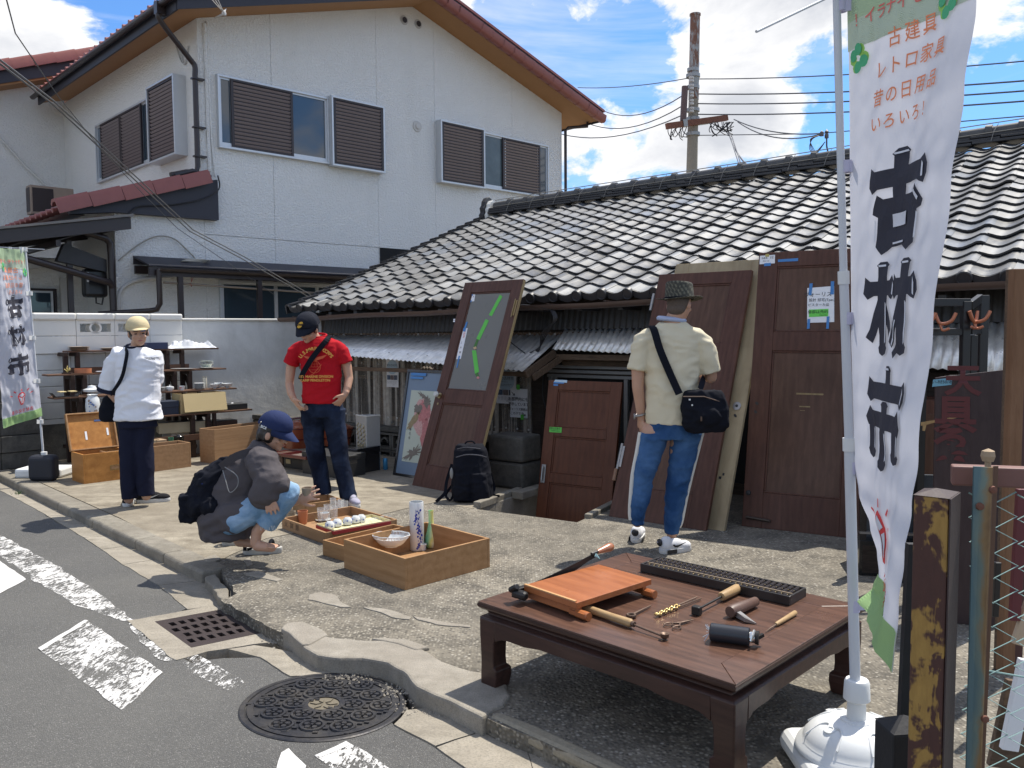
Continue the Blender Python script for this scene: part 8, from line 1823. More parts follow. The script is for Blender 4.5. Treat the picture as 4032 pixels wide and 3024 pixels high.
def fuse(mb,name,mat,parent,vox=.008,sm=5,wr=0.,ws=(6,6,6),seed=0.,cut=None):
 """weld the pieces into one continuous skin, soften it, add folds"""
 me=mb.mesh(name,mat);o=bpy.data.objects.new(name,me);COL.objects.link(o)
 a=o.modifiers.new('r','REMESH');a.mode='VOXEL';a.voxel_size=vox
 if sm:b=o.modifiers.new('s','SMOOTH');b.iterations=sm;b.factor=.5
 me2=bpy.data.meshes.new_from_object(o.evaluated_get(bpy.context.evaluated_depsgraph_get()));o.modifiers.clear();o.data=me2;me2.name=name
 bm=bmesh.new();bm.from_mesh(me2)
 if cut:
  for co,no in cut:bmesh.ops.bisect_plane(bm,geom=bm.verts[:]+bm.edges[:]+bm.faces[:],plane_co=co,plane_no=no,clear_outer=True)
 if wr:
  bm.normal_update()
  for v in bm.verts:
   p=v.co;q=V((p.x*ws[0]+seed,p.y*ws[1],p.z*ws[2]));w=mnoise.noise(q*1.0+V((mnoise.noise(q*.7)*1.6,)*3));w2=1-abs(mnoise.noise(q*2.1+V((5,1,2))))*2;w3=1-abs(mnoise.noise(V((q.x*.9+q.z*.5,q.y,q.z*.8-q.x*.7+3))))*4;v.co+=v.normal*(w*wr*1.1+(w2-.5)*wr*.5+max(0,w3)*wr*.7)
 for f in bm.faces:f.smooth=True
 bm.to_mesh(me2);bm.free();me2.materials.clear();me2.materials.append(mat);o.parent=parent;return o
def mrot(yaw,pitch=0,roll=0):return Matrix.Rotation(yaw,4,'Z')@Matrix.Rotation(pitch,4,'X')@Matrix.Rotation(roll,4,'Y')
def head(mb,c,M,s=1.0):
 """face looks along local -y; c = middle of the skull"""
 T=Matrix.Translation(c)@M@Matrix.Scale(s,4)
 def E(p,r,R=None):Mx=T@Matrix.Translation(p)@(R or Matrix())@Matrix.Diagonal((*r,1));mb.lathe([(max(.001,math.cos(rad(a))),math.sin(rad(a))) for a in range(-90,91,15)],18,Mx)
 E((0,.008,.03),(.075,.092,.085));E((0,-.022,-.035),(.058,.062,.072));E((0,-.055,-.082),(.028,.028,.022));E((0,-.087,-.012),(.011,.014,.024));E((0,-.098,-.026),(.015,.013,.011))
 E((0,-.066,.022),(.05,.022,.018));E((0,-.082,-.055),(.024,.010,.009))
 for sx in (-1,1):E((sx*.076,.006,-.008),(.009,.018,.030),Matrix.Rotation(sx*.35,4,'Z'));E((sx*.038,-.062,-.03),(.020,.016,.018))
 return T
def face_bits(T,parent):
 mb=MB()
 for sx in (-1,1):mb.lathe([(.0005,-.004),(.012,0),(.0005,.004)],10,T@Matrix.Translation((sx*.030,-.083,.004))@Matrix.Rotation(rad(90),4,'X')@Matrix.Diagonal((1,.45,1,1)))
 mb.build('eyes',HAIR,parent)
 mb=MB();mb.lathe([(.0005,-.003),(.021,0),(.0005,.003)],12,T@Matrix.Translation((0,-.0925,-.055))@Matrix.Rotation(rad(90),4,'X')@Matrix.Diagonal((1,.28,1,1)));mb.build('lips',simple('lips_%d'%len(MATS),(.33,.12,.10),.5),parent)
 mb=MB()
 for sx in (-1,1):mb.tube([T@V((sx*.014,-.089,.022)),T@V((sx*.032,-.088,.027)),T@V((sx*.048,-.076,.022))],.0028,5)
 mb.build('eyebrows',HAIR,parent)
def hand(mb,w,d,up,s=1.,curl=.5,spread=.16,thumb=1):
 """w wrist point, d direction of the fingers, up = back of the hand"""
 w,d,up=V(w),V(d).normalized(),V(up);up=(up-d*up.dot(d)).normalized();sd=d.cross(up)
 R=Matrix((tuple(sd)+(0,),tuple(d)+(0,),tuple(up)+(0,),(0,0,0,1))).transposed()
 ell(mb,w+d*.045*s,(.040*s,.052*s,.017*s),R);cap_(mb,[w-d*.03*s,w+d*.02*s],[.025*s,.024*s])
 for i,L in enumerate((.062,.074,.069,.054)):
  o_=(i-1.5)*.0195*s;b=w+d*.078*s+sd*o_;a=(i-1.5)*spread;f=(d*math.cos(a)+sd*math.sin(a)).normalized();p=[b-f*.02*s,b+f*L*.45*s-up*curl*.012*s,b+f*L*.8*s-up*curl*.034*s,b+f*L*(1-.12*curl)*s-up*curl*.055*s]
  cap_(mb,p,[.0098*s,.0092*s,.0083*s,.0070*s],10)
 b=w+d*.015*s+sd*(-.028*thumb)*s;f=(d*.75-sd*thumb*.75-up*.25).normalized();cap_(mb,[b,b+f*.032*s,b+f*.055*s+d*.008*s,b+f*.065*s+d*.026*s],[.014*s,.0115*s,.0098*s,.008*s],10)
def ballcap(T,mat,parent,tag_=None,brim=True,s=1.0,brimpitch=.22):
 Ms=T@Matrix.Scale(s,4);mb=MB();mb.sheet(lambda u,v:(math.cos(u*6.2832)*.090*math.cos(v*1.57)**.85*1.0,.010+math.sin(u*6.2832)*.106*math.cos(v*1.57)**.85,.040+.096*math.sin(v*1.57)-.010*math.sin(u*6.2832)*(1-v)),36,12,.003)
 ell(mb,(0,.01,.128),(.008,.008,.005));m2=MB();m2.v=[tuple(Ms@V(p)) for p in mb.v];m2.f=mb.f;m2.mi=mb.mi;m2.build('crown_cap',mat,parent,smooth=60,merge=True)
 mb=MB();bz=brimpitch
 mb.sheet(lambda u,v:((u-.5)*.170*(1-.25*v*v),-.075-(.085*v)*math.sqrt(max(0,1-(2*u-1)**2))-.0+.06*(2*u-1)**2,.050-.008*(2*u-1)**2-v*.085*bz),20,8,.004)
 m2=MB();m2.v=[tuple(Ms@V(p)) for p in mb.v];m2.f=mb.f;m2.mi=mb.mi;m2.build('brim',mat,parent,smooth=60)
 return Ms
def shoe(mb,sole,heel,toe,w=.045,h=.085):
 """heel and toe are ground points; mb upper, sole separate"""
 h_,t=V(heel),V(toe);d=(t-h_).normalized();a=math.atan2(d.y,d.x);L=(t-h_).length;M=Matrix.Translation((h_.x,h_.y,h_.z))@Matrix.Rotation(a,4,'Z')
 loft(sole,[(L*.5,0,.0,L*.49,w*.92),(L*.5,0,.012,L*.51,w),(L*.49,0,.032,L*.50,w*.96)],28,M,.8)
 def E(p,r):Mx=M@Matrix.Translation(p)@Matrix.Diagonal((*r,1));mb.lathe([(max(.001,math.cos(rad(q))),math.sin(rad(q))) for q in range(-90,91,15)],16,Mx)
 E((L*.74,0,.040),(L*.26,w*.92,.034));E((L*.45,0,.050),(L*.32,w*.86,.045));E((L*.20,0,.058),(L*.21,w*.84,.055));E((L*.2,0,h*.85),(L*.17,w*.7,.03))
 return M,L
def shoes(lst,parent,um,sm,nm):
 r=[]
 for h_,t_,w_ in lst:mb,sl=MB(),MB();r.append(shoe(mb,sl,h_,t_,w_,.1));u=fuse(mb,nm,um,parent,.005,3);sl.build('sole',sm,u,smooth=50)
 return r
def person_at(px,Y,label,name='person'):
 b=gy(px,1500,Y);o=thing(name,label,'person',(b.x,b.y,0));return o,(lambda x,y,dy=0.:gy(x,y,Y+dy)-V((b.x,b.y,0)))
def strap(pts,w,mat,parent,name='strap',up=(0,-1,0)):
 pts=smoothpath(pts,6);mb=MB()
 for a,b in zip(pts,pts[1:]):mb.bar(a,b+(b-a)*.15,.004,w,up=V(up).cross(b-a))
 return mb.build(name,mat,parent)
Z1=lambda x,y:zz(x,y,0,1200,2.0733)
pn,q_=person_at(520,7.2,'person in a white ringer shirt, pale yellow cap and wide navy trousers, looking down');P=lambda x,y,d=0.:q_(*Z1(x,y),d)
WSH=fabric('shirt_white',(.70,.71,.75),.03);NVT=fabric('trouser_navy',(.012,.014,.030),.2);NVR=fabric('rib_navy',(.015,.017,.035));YCAP=fabric('cap_yellow',(.56,.47,.29),.06);BAGB=fabric('bag_black',(.008,.009,.014),.3)
hc=P(1128,232,-.02);HM=mrot(.55,.10,-.08);mb=MB();T1=head(mb,hc,HM,1.0)
nb_=P(1110,345,.03);cap_(mb,[hc+V((-.01,.02,-.05)),nb_+V((0,.01,-.04))],[.052,.058]);loft(mb,[(P(1110,900).x,.02,P(1110,900).z,.13,.09),(P(1110,600).x,.02,P(1110,600).z,.13,.085),(P(1110,420).x,.03,P(1110,420).z,.16,.085),(P(1110,370).x,.03,P(1110,370).z,.09,.06)])
cap_(mb,[P(960,440,.03),P(890,640,.05),P(890,695,.04)],[.05,.042,.040]);cap_(mb,[P(888,695,.03),P(950,775,.08),P(1020,800,.17)],[.040,.034,.024]);hand(mb,P(1010,800,.17),(1,.05,.1),(0,1,0),.9,.7)
cap_(mb,[P(1270,440,.03),P(1290,640,.08),P(1200,790,.17)],[.05,.04,.026])
for (a,b,c) in (((1060,950),(1045,1280),(1050,1590)),((1165,950),(1165,1280),(1195,1560))):cap_(mb,[P(*a,.02),P(*b,.02),P(*c,.03)],[.085,.058,.042])
fuse(mb,'body',SKIN,pn,.0065,4);face_bits(T1,pn)
mb=MB();ell(mb,hc+(HM@V((0,.020,.02))),(.083,.090,.088),HM);ell(mb,hc+(HM@V((0,.055,-.03))),(.070,.045,.05),HM);fuse(mb,'hair',HAIR,pn,.008,3,.003,(30,30,12),cut=[(hc+HM@V((0,-.045,0)),HM@V((0,-1,0)))])
Ms=ballcap(T1,YCAP,pn,s=1.09,brimpitch=.15);mb=MB();mb.disc(Ms@V((.02,-.125,.030)),.021,16,(Ms.to_3x3()@V((0,-.5,.85))),.012);
mb.build('cap_badge',simple('badge_blue',(.12,.17,.45),.5),pn);mb=MB();mb.disc(Ms@V((.02,-.1265,.0315)),.017,16,(Ms.to_3x3()@V((0,-.5,.85))),.008);mb.build('badge_face',simple('badge_pale',(.45,.50,.70),.5),pn)
cx=lambda x:P(x,600).x;zq=lambda y:P(1100,y).z
mb=MB();loft(mb,[(cx(1112),.02,zq(935),.205,.155),(cx(1110),.02,zq(800),.19,.15),(cx(1118),.02,zq(620),.185,.14),(cx(1125),.025,zq(480),.195,.13),(cx(1122),.03,zq(400),.185,.11),(cx(1118),.03,zq(362),.115,.085),(cx(1110),.03,zq(340),.075,.066)])
mb.tube([P(1010,400,.03),P(940,500,.05),P(893,688,.08)],[.085,.095,.093],20);mb.tube([P(1230,400,.03),P(1262,480,.05),P(1268,640,.08)],[.085,.075,.065],20)
fuse(mb,'shirt',WSH,pn,.007,4,.009,(4,4,9),3)
mb=MB();mb.tube([P(898,676,.078),P(892,708,.082)],[.104,.102],22);mb.build('sleeve_band',NVR,pn,smooth=50)
mb=MB();mb.tube([V((nb_.x+math.cos(t)*.078,.03+math.sin(t)*.07,nb_.z-.0-.018*math.sin(-t)+.012)) for t in [i*.2618 for i in range(24)]],.0125,8,closed=True);mb.build('collar',NVR,pn,smooth=60)
for i,(t,y) in enumerate((('TIGHTBOOTH',435),('WORK',445))):pc_=P(1238,y,-.125);lettering(t,.018,Matrix.Translation(pc_)@Matrix.Rotation(.25,4,'Z')@Matrix.Rotation(rad(88),4,'X'),NVR,pn,.03)
mb=MB();loft(mb,[(cx(1100),.02,zq(1000),.165,.125),(cx(1100),.02,zq(905),.16,.12)])
for rr in (((1065,950,.125,.115),(1050,1150,.105,.105),(1045,1350,.09,.095),(1045,1480,.085,.092),(1045,1588,.085,.092)),((1165,950,.105,.11),(1160,1150,.095,.10),(1170,1350,.088,.095),(1180,1560,.085,.092))):loft(mb,[(P(x,y).x,.02+i*.004,zq(y),a*.82,b*.85) for i,(x,y,a,b) in enumerate(rr)][::-1])
fuse(mb,'trousers',NVT,pn,.008,4,.007,(5,5,4),8)
BSH=fabric('shoe_black',(.018,.018,.02));SOLEW=simple('sole_white',(.55,.55,.54),.6)
gq_=lambda x,y:V((gz(*Z1(x,y)).x-pn.location.x,gz(*Z1(x,y)).y-pn.location.y,0))
M2,L2=shoes([(gq_(1075,1600),gq_(1030,1652),.048),(gq_(1110,1618),gq_(1392,1600),.050)],pn,BSH,SOLEW,'shoe')[1]
def swoosh(M,L,mat,parent,sgn=-1,s=1.):mb=MB();pts=[(-.05,.012),(-.035,-.004),(-.015,-.008),(.055,.022),(-.01,.006),(-.03,.006),(-.038,.014)];mb.prism([(L*.5+x*s,.052+z*s) for x,z in pts],sgn*.049,sgn*.0525,'y',M);mb.build('swoosh_mark',mat,parent)
swoosh(M2,L2,WHITEC,pn)
mb=MB();loft(mb,[(cx(835),.15,zq(965),.085,.06),(cx(825),.15,zq(940),.10,.075),(cx(825),.15,zq(860),.10,.075),(cx(845),.16,zq(770),.08,.06),(cx(870),.17,zq(710),.04,.035)]);fuse(mb,'body_blob',BAGB,None,.008,3,.008,(6,6,6));bg_=bpy.context.scene.objects['body_blob'];bg_.name='sling_bag';bg_.location=pn.location;tag(bg_,'soft black sling bag hanging at the side of the person in the white shirt','bag')
strap([P(1010,345,.02),P(1035,385,-.10),P(1025,470,-.14),P(995,590,-.14),P(930,700,-.04),P(880,750,.06)],.03,BAGB,bg_);bg_.children[0].location=(0,0,0)
Z2=lambda x,y:zz(x,y,700,1150,1.509)
pn,q_=person_at(1255,7.25,'person in a red printed shirt and black cap, hands at the pockets of dark jeans');P=lambda x,y,d=0.:q_(*Z2(x,y),d);cx=lambda x:P(x,600).x;zq=lambda y:P(860,y).z
RSH=fabric('shirt_red',(.40,.010,.018),.1);JEAN=MT('denim_dark',.9,0,.12);f_=JEAN.noise(3.5,5,.6,.6);JEAN.col(JEAN.ramp(f_,[(.42,(.006,.009,.020)),(.68,(.028,.042,.080))]));JEAN.bump(JEAN.noise(9,5,.6,1.2),.5,.012);JEAN=JEAN.m;BCAP=fabric('cap_black',(.014,.016,.024),.2)
hc=P(775,222,-.03);HM=mrot(-.28,.42,.05);mb=MB();T2=head(mb,hc,HM,1.0);nb_=P(830,285,.05)
cap_(mb,[hc+V((.02,.03,-.04)),nb_+V((.01,.01,-.06))],[.054,.06]);loft(mb,[(cx(850),.04,zq(650),.14,.09),(cx(850),.04,zq(480),.15,.09),(cx(840),.04,zq(340),.17,.085),(cx(835),.04,zq(290),.09,.06)])
cap_(mb,[P(690,385,.045),P(672,450,.05),P(663,545,.04)],[.052,.044,.036]);cap_(mb,[P(663,545,.04),P(672,600,-.0),P(692,640,-.03)],[.037,.034,.027]);hand(mb,P(690,636,-.03),(.55,-.1,-.85),(-.7,-.5,-.2),.95,.5)
cap_(mb,[P(982,380,.05),P(1005,440,.06),P(1018,510,.05)],[.052,.043,.036]);cap_(mb,[P(1018,510,.05),P(1008,570,.0),P(990,615,-.03)],[.037,.033,.027]);hand(mb,P(992,612,-.03),(-.55,-.1,-.75),(.7,-.5,-.1),.95,.6,.16,-1)
for pts in (((800,700),(815,950),(855,1190)),((915,700),(945,950),(1005,1215))):cap_(mb,[P(*p,.04) for p in pts],[.085,.055,.04])
fuse(mb,'body',SKIN,pn,.0065,4);face_bits(T2,pn)
mb=MB();ell(mb,hc+(HM@V((0,.022,.02))),(.082,.086,.085),HM);ell(mb,hc+(HM@V((0,.06,-.02))),(.068,.04,.045),HM);fuse(mb,'hair',HAIR,pn,.008,3,cut=[(hc+HM@V((0,-.04,0)),HM@V((0,-1,0)))])
Ms=ballcap(T2,BCAP,pn,s=1.13,brimpitch=.5);nn_=Ms.to_3x3()@V((0,-.92,.4));c_=Ms@V((.0,-.092,.078));mb=MB();mb.disc(c_+nn_*.010,.034,20,nn_,.019);mb.build('cap_badge',simple('badge_yellow',(.62,.36,.03),.6),pn)
up_v=V((0,0,1));xr=nn_.cross(up_v).normalized()*-1;yr_=nn_.normalized().cross(xr)
MB_=Matrix(((xr.x,yr_.x,nn_.x,0),(xr.y,yr_.y,nn_.y,0),(xr.z,yr_.z,nn_.z,0),(0,0,0,1)));lettering('STIHE',.024,Matrix.Translation(c_+nn_*.0125)@MB_,BCAP,pn,.05)
def redf():
 mb=MB();loft(mb,[(cx(848),.035,zq(662),.178,.125),(cx(850),.035,zq(560),.168,.12),(cx(850),.035,zq(450),.175,.12),(cx(842),.035,zq(350),.185,.115),(cx(840),.04,zq(300),.17,.10),(cx(838),.045,zq(275),.115,.08),(cx(832),.045,zq(262),.075,.065)])
 cap_(mb,[P(738,325,.04),P(700,352,.045)],[.055,.062],20);mb.tube([P(700,350,.045),P(672,428,.05)],[.066,.068],20);cap_(mb,[P(938,322,.04),P(970,345,.045)],[.055,.062],20);mb.tube([P(970,343,.045),P(996,420,.055)],[.066,.068],20);return mb
fuse(redf(),'shirt',RSH,pn,.007,4,.007,(4,4,8),1)
mb=MB();mb.tube([V((cx(832)+math.cos(t)*.075,.045+math.sin(t)*.066,zq(262)+.006+.016*math.sin(t))) for t in [i*.2618 for i in range(24)]],.009,8,closed=True);mb.build('collar',RSH,pn,smooth=60)
GOLD=simple('print_gold',(.62,.30,.06),.7)
def onf(x,y):return P(x,y,-.108)
def plane_text(t,x,y,s,mat=GOLD,rot=0.,b=.04):lettering(t,s,Matrix.Translation(onf(x,y))@Matrix.Rotation(-rot,4,'Y')@Matrix.Rotation(rad(90),4,'X'),mat,pn,b)
for i,c_ in enumerate('U.S.MARINE CORPS'):
 t=(i-7.5)/7.5;a=t*.95;plane_text(c_,822+math.sin(a)*112,445-math.cos(a)*108,.042,GOLD,-a*.95)
plane_text('1ST MARINE DIVISION',822,503,.030);plane_text('CAMP PENDLETON',816,525,.030)
PD=simple('print_dull_orange',(.52,.085,.03),.7);mb=MB();c_=onf(812,445);
mb.tube([c_+V((math.cos(t)*.052,0,math.sin(t)*.052)) for t in [i*.314 for i in range(20)]],.0025,4,closed=True)
for k in (-.5,0,.5):mb.tube([c_+V((math.cos(t)*.052*k,0,math.sin(t)*.052)) for t in [i*.39 for i in range(9)]],.0016,4);mb.tube([c_+V((x*.052*math.cos(k),0,.052*math.sin(k))) for x in (-1,1)],.0016,4)
mb.prism([(c_.x-.10,c_.z+.10),(c_.x-.03,c_.z+.085),(c_.x,c_.z+.07),(c_.x+.03,c_.z+.085),(c_.x+.11,c_.z+.105),(c_.x+.08,c_.z+.075),(c_.x+.02,c_.z+.055),(c_.x-.02,c_.z+.055),(c_.x-.07,c_.z+.075)],c_.y-.001,c_.y+.001,'y');mb.tube([c_+V((-.04,0,-.075)),c_+V((-.01,0,-.06)),c_+V((.06,0,.02))],.003,5);mb.build('chest_emblem',PD,pn)
strap([P(905,258,.03),P(880,290,-.085),P(800,390,-.118),P(745,480,-.112),P(730,520,-.08)],.045,BAGB,pn,'crossbody_strap')
mb=MB();loft(mb,[(cx(860),.04,zq(740),.165,.12),(cx(860),.04,zq(655),.16,.115)])
for rr in (((795,700,.105,.105),(800,850,.09,.09),(820,1000,.075,.08),(845,1120,.07,.08),(865,1200,.07,.085)),((918,700,.105,.105),(935,850,.09,.09),(960,1000,.077,.08),(988,1120,.073,.08),(1010,1230,.075,.088))):loft(mb,[(P(x,y).x,.04,zq(y),a,b) for x,y,a,b in rr][::-1])
fuse(mb,'jeans',JEAN,pn,.008,4,.008,(5,5,5),4)
gq_=lambda x,y:V((gz(*Z2(x,y)).x-pn.location.x,gz(*Z2(x,y)).y-pn.location.y,0));SNW=fabric('sneaker_grey',(.33,.32,.40),.1)
shoes([(gq_(845,1222),gq_(885,1243),.045),(gq_(1005,1240),gq_(1072,1285),.047)],pn,SNW,SOLEW,'sneaker')
mb=MB()
for k in range(4):mb.bar(gq_(1022+k*9,1252+k*6)+V((-.03,0,.100-k*.008)),gq_(1030+k*9,1254+k*6)+V((.02,0,.100-k*.008)),.008,.004)
mb.build('laces',WHITEC,pn)
pn,q_=person_at(980,5.4,'woman crouching in a charcoal shirt, light jeans and navy cap, holding a clay cup');P=lambda x,y,d=0.:q_(*Z2(x,y),d);cx=lambda x:P(x,1200).x;zq=lambda y:P(400,y).z
CHR=fabric('shirt_charcoal',(.085,.076,.080),.12);LJN=MT('denim_light',.9,0,.12);f_=LJN.noise(4.5,5,.6,.5);LJN.col(LJN.ramp(f_,[(.38,(.13,.24,.37)),(.66,(.34,.47,.62))]));LJN.bump(LJN.noise(12,5,.6,1.2),.5,.01);LJN=LJN.m;NCAP=fabric('cap_navy',(.022,.032,.085),.12)
hc=P(575,838,0);HM=mrot(rad(78),.38,0);mb=MB();T3=head(mb,hc,HM,.97)
cap_(mb,[hc+V((-.05,.02,-.05)),P(505,960,.02)],[.052,.058]);cap_(mb,[P(470,1010,.0),P(385,1150,.0),P(300,1340,.0)],[.10,.11,.12])
cap_(mb,[P(520,1020,-.15),P(540,1150,-.2),P(470,1230,-.22)],[.05,.045,.04]);cap_(mb,[P(470,1225,-.22),P(530,1190,-.24)],[.036,.026]);hand(mb,P(532,1188,-.24),(.30,-.12,-1.0),(.35,-1,.1),.98,.25,.10,1)
cap_(mb,[P(520,1010,.15),P(580,1150,.12),P(640,1235,.06)],[.05,.042,.036]);cap_(mb,[P(640,1235,.06),P(725,1235,-.02)],[.035,.025])
hw_=P(722,1238,-.02);hand(mb,hw_,(.9,-.1,.42),(.05,-.95,.35),.98,.35,.22,-1)
for dy,kn,an in ((-.14,(655,1195),(470,1425)),(.10,(640,1190),(360,1400))):cap_(mb,[P(330,1370,dy),P(*kn,dy)],[.07,.048]);cap_(mb,[P(*kn,dy),P((kn[0]+an[0]) // 2,(kn[1]+an[1]) // 2,dy),P(*an,dy),P(an[0]-10,an[1]+62,dy)],[.050,.046,.036,.034]);ftz=P(an[0]+5,an[1]+82,dy);cap_(mb,[ftz,P(an[0]+90,an[1]+96,dy-.03)],[.036,.026])
for k in range(5):b=P(560,1512,-.17-.0)+V((.0,.035-k*.016,.0));cap_(mb,[b+V((-.02,0,.004)),b+V((.035-k*.003,0,-.004))],[.011-k*.0008,.009-k*.0008],8)
fuse(mb,'body',SKIN,pn,.0055,4);face_bits(T3,pn)
mb=MB();
for p,r in (((0,.012,.030),(.085,.098,.088)),((0,.055,-.02),(.078,.055,.065)),((.045,.012,-.012),(.040,.045,.055)),((-.045,.012,-.012),(.040,.045,.055)),((0,.07,-.055),(.06,.035,.045))):ell(mb,hc+(HM@V(p)),r,HM)
fuse(mb,'hair',HAIR,pn,.007,3,.004,(30,30,8),cut=[(hc+HM@V((0,-.035,0)),HM@V((0,-1,-.25)).normalized())])
mb=MB();ell(mb,hc+(HM@V((-.083,.0,-.012))),(.010,.019,.028),HM);fuse(mb,'ear',SKIN,pn,.004,2)
Ms=ballcap(T3,NCAP,pn,s=1.13,brimpitch=.5)
lettering('BCS',.022,Ms@Matrix.Translation((-.094,.035,.035))@Matrix.Rotation(rad(-90),4,'Z')@Matrix.Rotation(rad(90),4,'X'),WHITEC,pn,.04)
mb=MB();mb.tube([Ms@V((-.078,.068,.055)),Ms@V((-.070,.078,.022)),Ms@V((-.077,.066,.020))],.003,5);mb.build('cap_buckle',STEEL,pn)
mb=MB();cap_(mb,[P(490,990,.0),P(410,1090,.0),P(325,1230,.0),P(285,1335,.0)],[.12,.155,.165,.17]);loft(mb,[(cx(285),.0,zq(1452),.155,.18),(cx(275),.0,zq(1340),.175,.20),(cx(290),0,zq(1250),.15,.17)])
cap_(mb,[P(500,1000,-.13),P(545,1110,-.19),P(510,1200,-.21)],[.10,.105,.095]);mb.tube([P(500,1130,-.18),P(590,1145,-.2),P(655,1143,-.2)],[.085,.06,.038],16)
cap_(mb,[P(500,1000,.13),P(575,1110,.13),P(610,1190,.08)],[.09,.085,.07])
for dy in (-.12,.10):cap_(mb,[P(320,1345,dy),P(400,1300,dy)],[.11,.10]);mb.tube([P(530,950,.0),P(490,990,.0)],[.07,.10],16)
fuse(mb,'shirt',CHR,pn,.0075,4,.012,(5,5,7),6,cut=[(P(300,1457,0),V((.0,0,-1)))])
mb=MB()
for dy,kn,an in ((-.14,(655,1195),(515,1385)),(.10,(640,1190),(400,1390))):cap_(mb,[P(320,1360,dy),P(480,1270,dy),P(*kn,dy)],[.09,.088,.078]);mb.tube([P(*kn,dy),P((kn[0]+an[0]) // 2,(kn[1]+an[1]) // 2,dy),P(*an,dy)],[.080,.076,.066],18)
fuse(mb,'jeans',LJN,pn,.007,3,.007,(7,7,7),2)
mb=MB();r_=random.Random(4)
for k in range(9):a=P(495+k*10,1388-k*0,-.2+.0*k);mb.tube([a,a+V((r_.uniform(-.01,.01),0,-.03))],.0012,4)
mb.build('frayed_hem',WHITEC,pn)
gq_=lambda x,y,dy=0:V((gz(*Z2(x,y)).x-pn.location.x,gz(*Z2(x,y)).y-pn.location.y+dy,0))
SOLB=simple('sandal_sole',(.42,.41,.38),.7)
def sandal(h,t,w=.047):
 sl=MB();d=(t-h).normalized();a=math.atan2(d.y,d.x);L=(t-h).length;M=Matrix.Translation(h)@Matrix.Rotation(a,4,'Z');loft(sl,[(L*.5,0,0,L*.49,w*.9),(L*.5,0,.02,L*.51,w),(L*.5,0,.038,L*.50,w*.98)],28,M,.8);sl.build('sandal_sole',SOLB,pn,smooth=50)
 mb=MB();
 for x,r,hh in ((L*.72,.052,.050),(L*.10,.046,.10)):mb.tube([M@V((x+.006*math.cos(t_),r*math.cos(t_),.035+hh*math.sin(t_))) for t_ in [i*math.pi/8 for i in range(9)]],.013,6)
 mb.tube([M@V((L*.10,-.043,.12)),M@V((L*.32,-.045,.055)),M@V((L*.14,-.043,.04))],.012,6);mb.build('sandal_strap',BAGB,pn,smooth=60)
sandal(gq_(388,1556),gq_(622,1545));sandal(gq_(262,1502),gq_(455,1490))
cupc=P(768,1212,-.02)+V(pn.location);cup('clay_cup','beige clay cup held in the crouching hand',cupc-V((.0,-.012,.03)),.028,.037,.085,CLAY,ribs=1)
mb=MB();cap_(mb,[P(300,1035,.0),P(215,1130,.0),P(175,1230,.0)],[.075,.125,.13]);ell(mb,P(145,1260,-.03),(.10,.14,.10));ell(mb,P(215,1265,-.06),(.09,.13,.09));mb.cbox(P(170,1270,0),(.26,.24,.17))
bk=fuse(mb,'rucksack',BAGB,None,.008,5,.014,(9,9,9),5);bk.location=pn.location;tag(bk,'crumpled black rucksack with a cord on the crouching back','rucksack')
strap([P(255,1040,-.10),P(350,975,-.16),P(470,945,-.13),P(530,960,-.05)],.05,fabric('strap_grey',(.06,.055,.06)),bk)
mb=MB();mb.tube(smoothpath([P(280,1040,-.14),P(350,1090,-.20),P(355,1150,-.21),P(310,1190,-.2),P(285,1120,-.18),P(268,1060,-.14)],6),.003,5);mb.build('cord',simple('cord_grey',(.22,.22,.22),.6),bk)
mb=MB();mb.cbox(P(150,1142,-.125),(.015,.006,.008));mb.cbox(P(455,921,-.06),(.018,.006,.016));mb.build('tag_piece',simple('tag_blue',(.03,.12,.75),.4),bk)
Z4=lambda x,y:zz(x,y,2350,1000,1.327)
pn,q_=person_at(2655,5.75,'man seen from behind in a checked hat, cream shirt and blue side striped trousers');P=lambda x,y,d=0.:q_(*Z4(x,y),d);cx=lambda x:P(x,700).x;zq=lambda y:P(390,y).z
CRM=fabric('shirt_cream',(.62,.56,.41),.05);BPT=MT('denim_blue',.9,0,.12);f_=BPT.noise(3.2,5,.6,.5);BPT.col(BPT.ramp(f_,[(.40,(.018,.055,.145)),(.70,(.075,.16,.32))]));BPT.bump(BPT.noise(10,5,.6,1.2),.5,.01);BPT=BPT.m
hc=P(432,262,0);HM=mrot(rad(140),.1,0);mb=MB();T4=head(mb,hc,HM,1.02)
cap_(mb,[hc+V((0,-.01,-.03)),P(395,370,.01)],[.060,.066]);loft(mb,[(cx(390),.0,zq(880),.15,.10),(cx(390),0,zq(620),.17,.10),(cx(390),.0,zq(430),.19,.09),(cx(395),0,zq(370),.10,.07)])
cap_(mb,[P(248,470,.0),P(215,600,.0),P(215,700,.0)],[.056,.048,.041]);cap_(mb,[P(215,700,0),P(225,780,.02),P(232,860,.03)],[.041,.036,.028]);hand(mb,P(232,856,.03),(.06,.12,-1),(-.9,-.35,0),1.0,.8,.06,-1)
cap_(mb,[P(545,490,.0),P(590,560,.0),P(596,645,.03)],[.056,.050,.042]);cap_(mb,[P(596,645,.03),P(565,640,.25)],[.042,.028]);hand(mb,P(568,640,.23),(-.3,1,.1),(.2,0,1),1,.5)
for pts in (((300,930),(240,1150),(212,1400)),((450,930),(420,1160),(392,1460))):cap_(mb,[P(*p,.0) for p in pts],[.09,.055,.04])
fuse(mb,'body',SKIN,pn,.0065,4)
mb=MB();ell(mb,hc+(HM@V((0,.018,.015))),(.080,.086,.084),HM);ell(mb,hc+(HM@V((0,.045,-.035))),(.068,.052,.05),HM);fuse(mb,'hair',simple('hair_cropped',(.10,.075,.06),.7,.4,120),pn,.007,3,cut=[(hc+HM@V((0,-.03,0)),HM@V((0,-1,0)))])
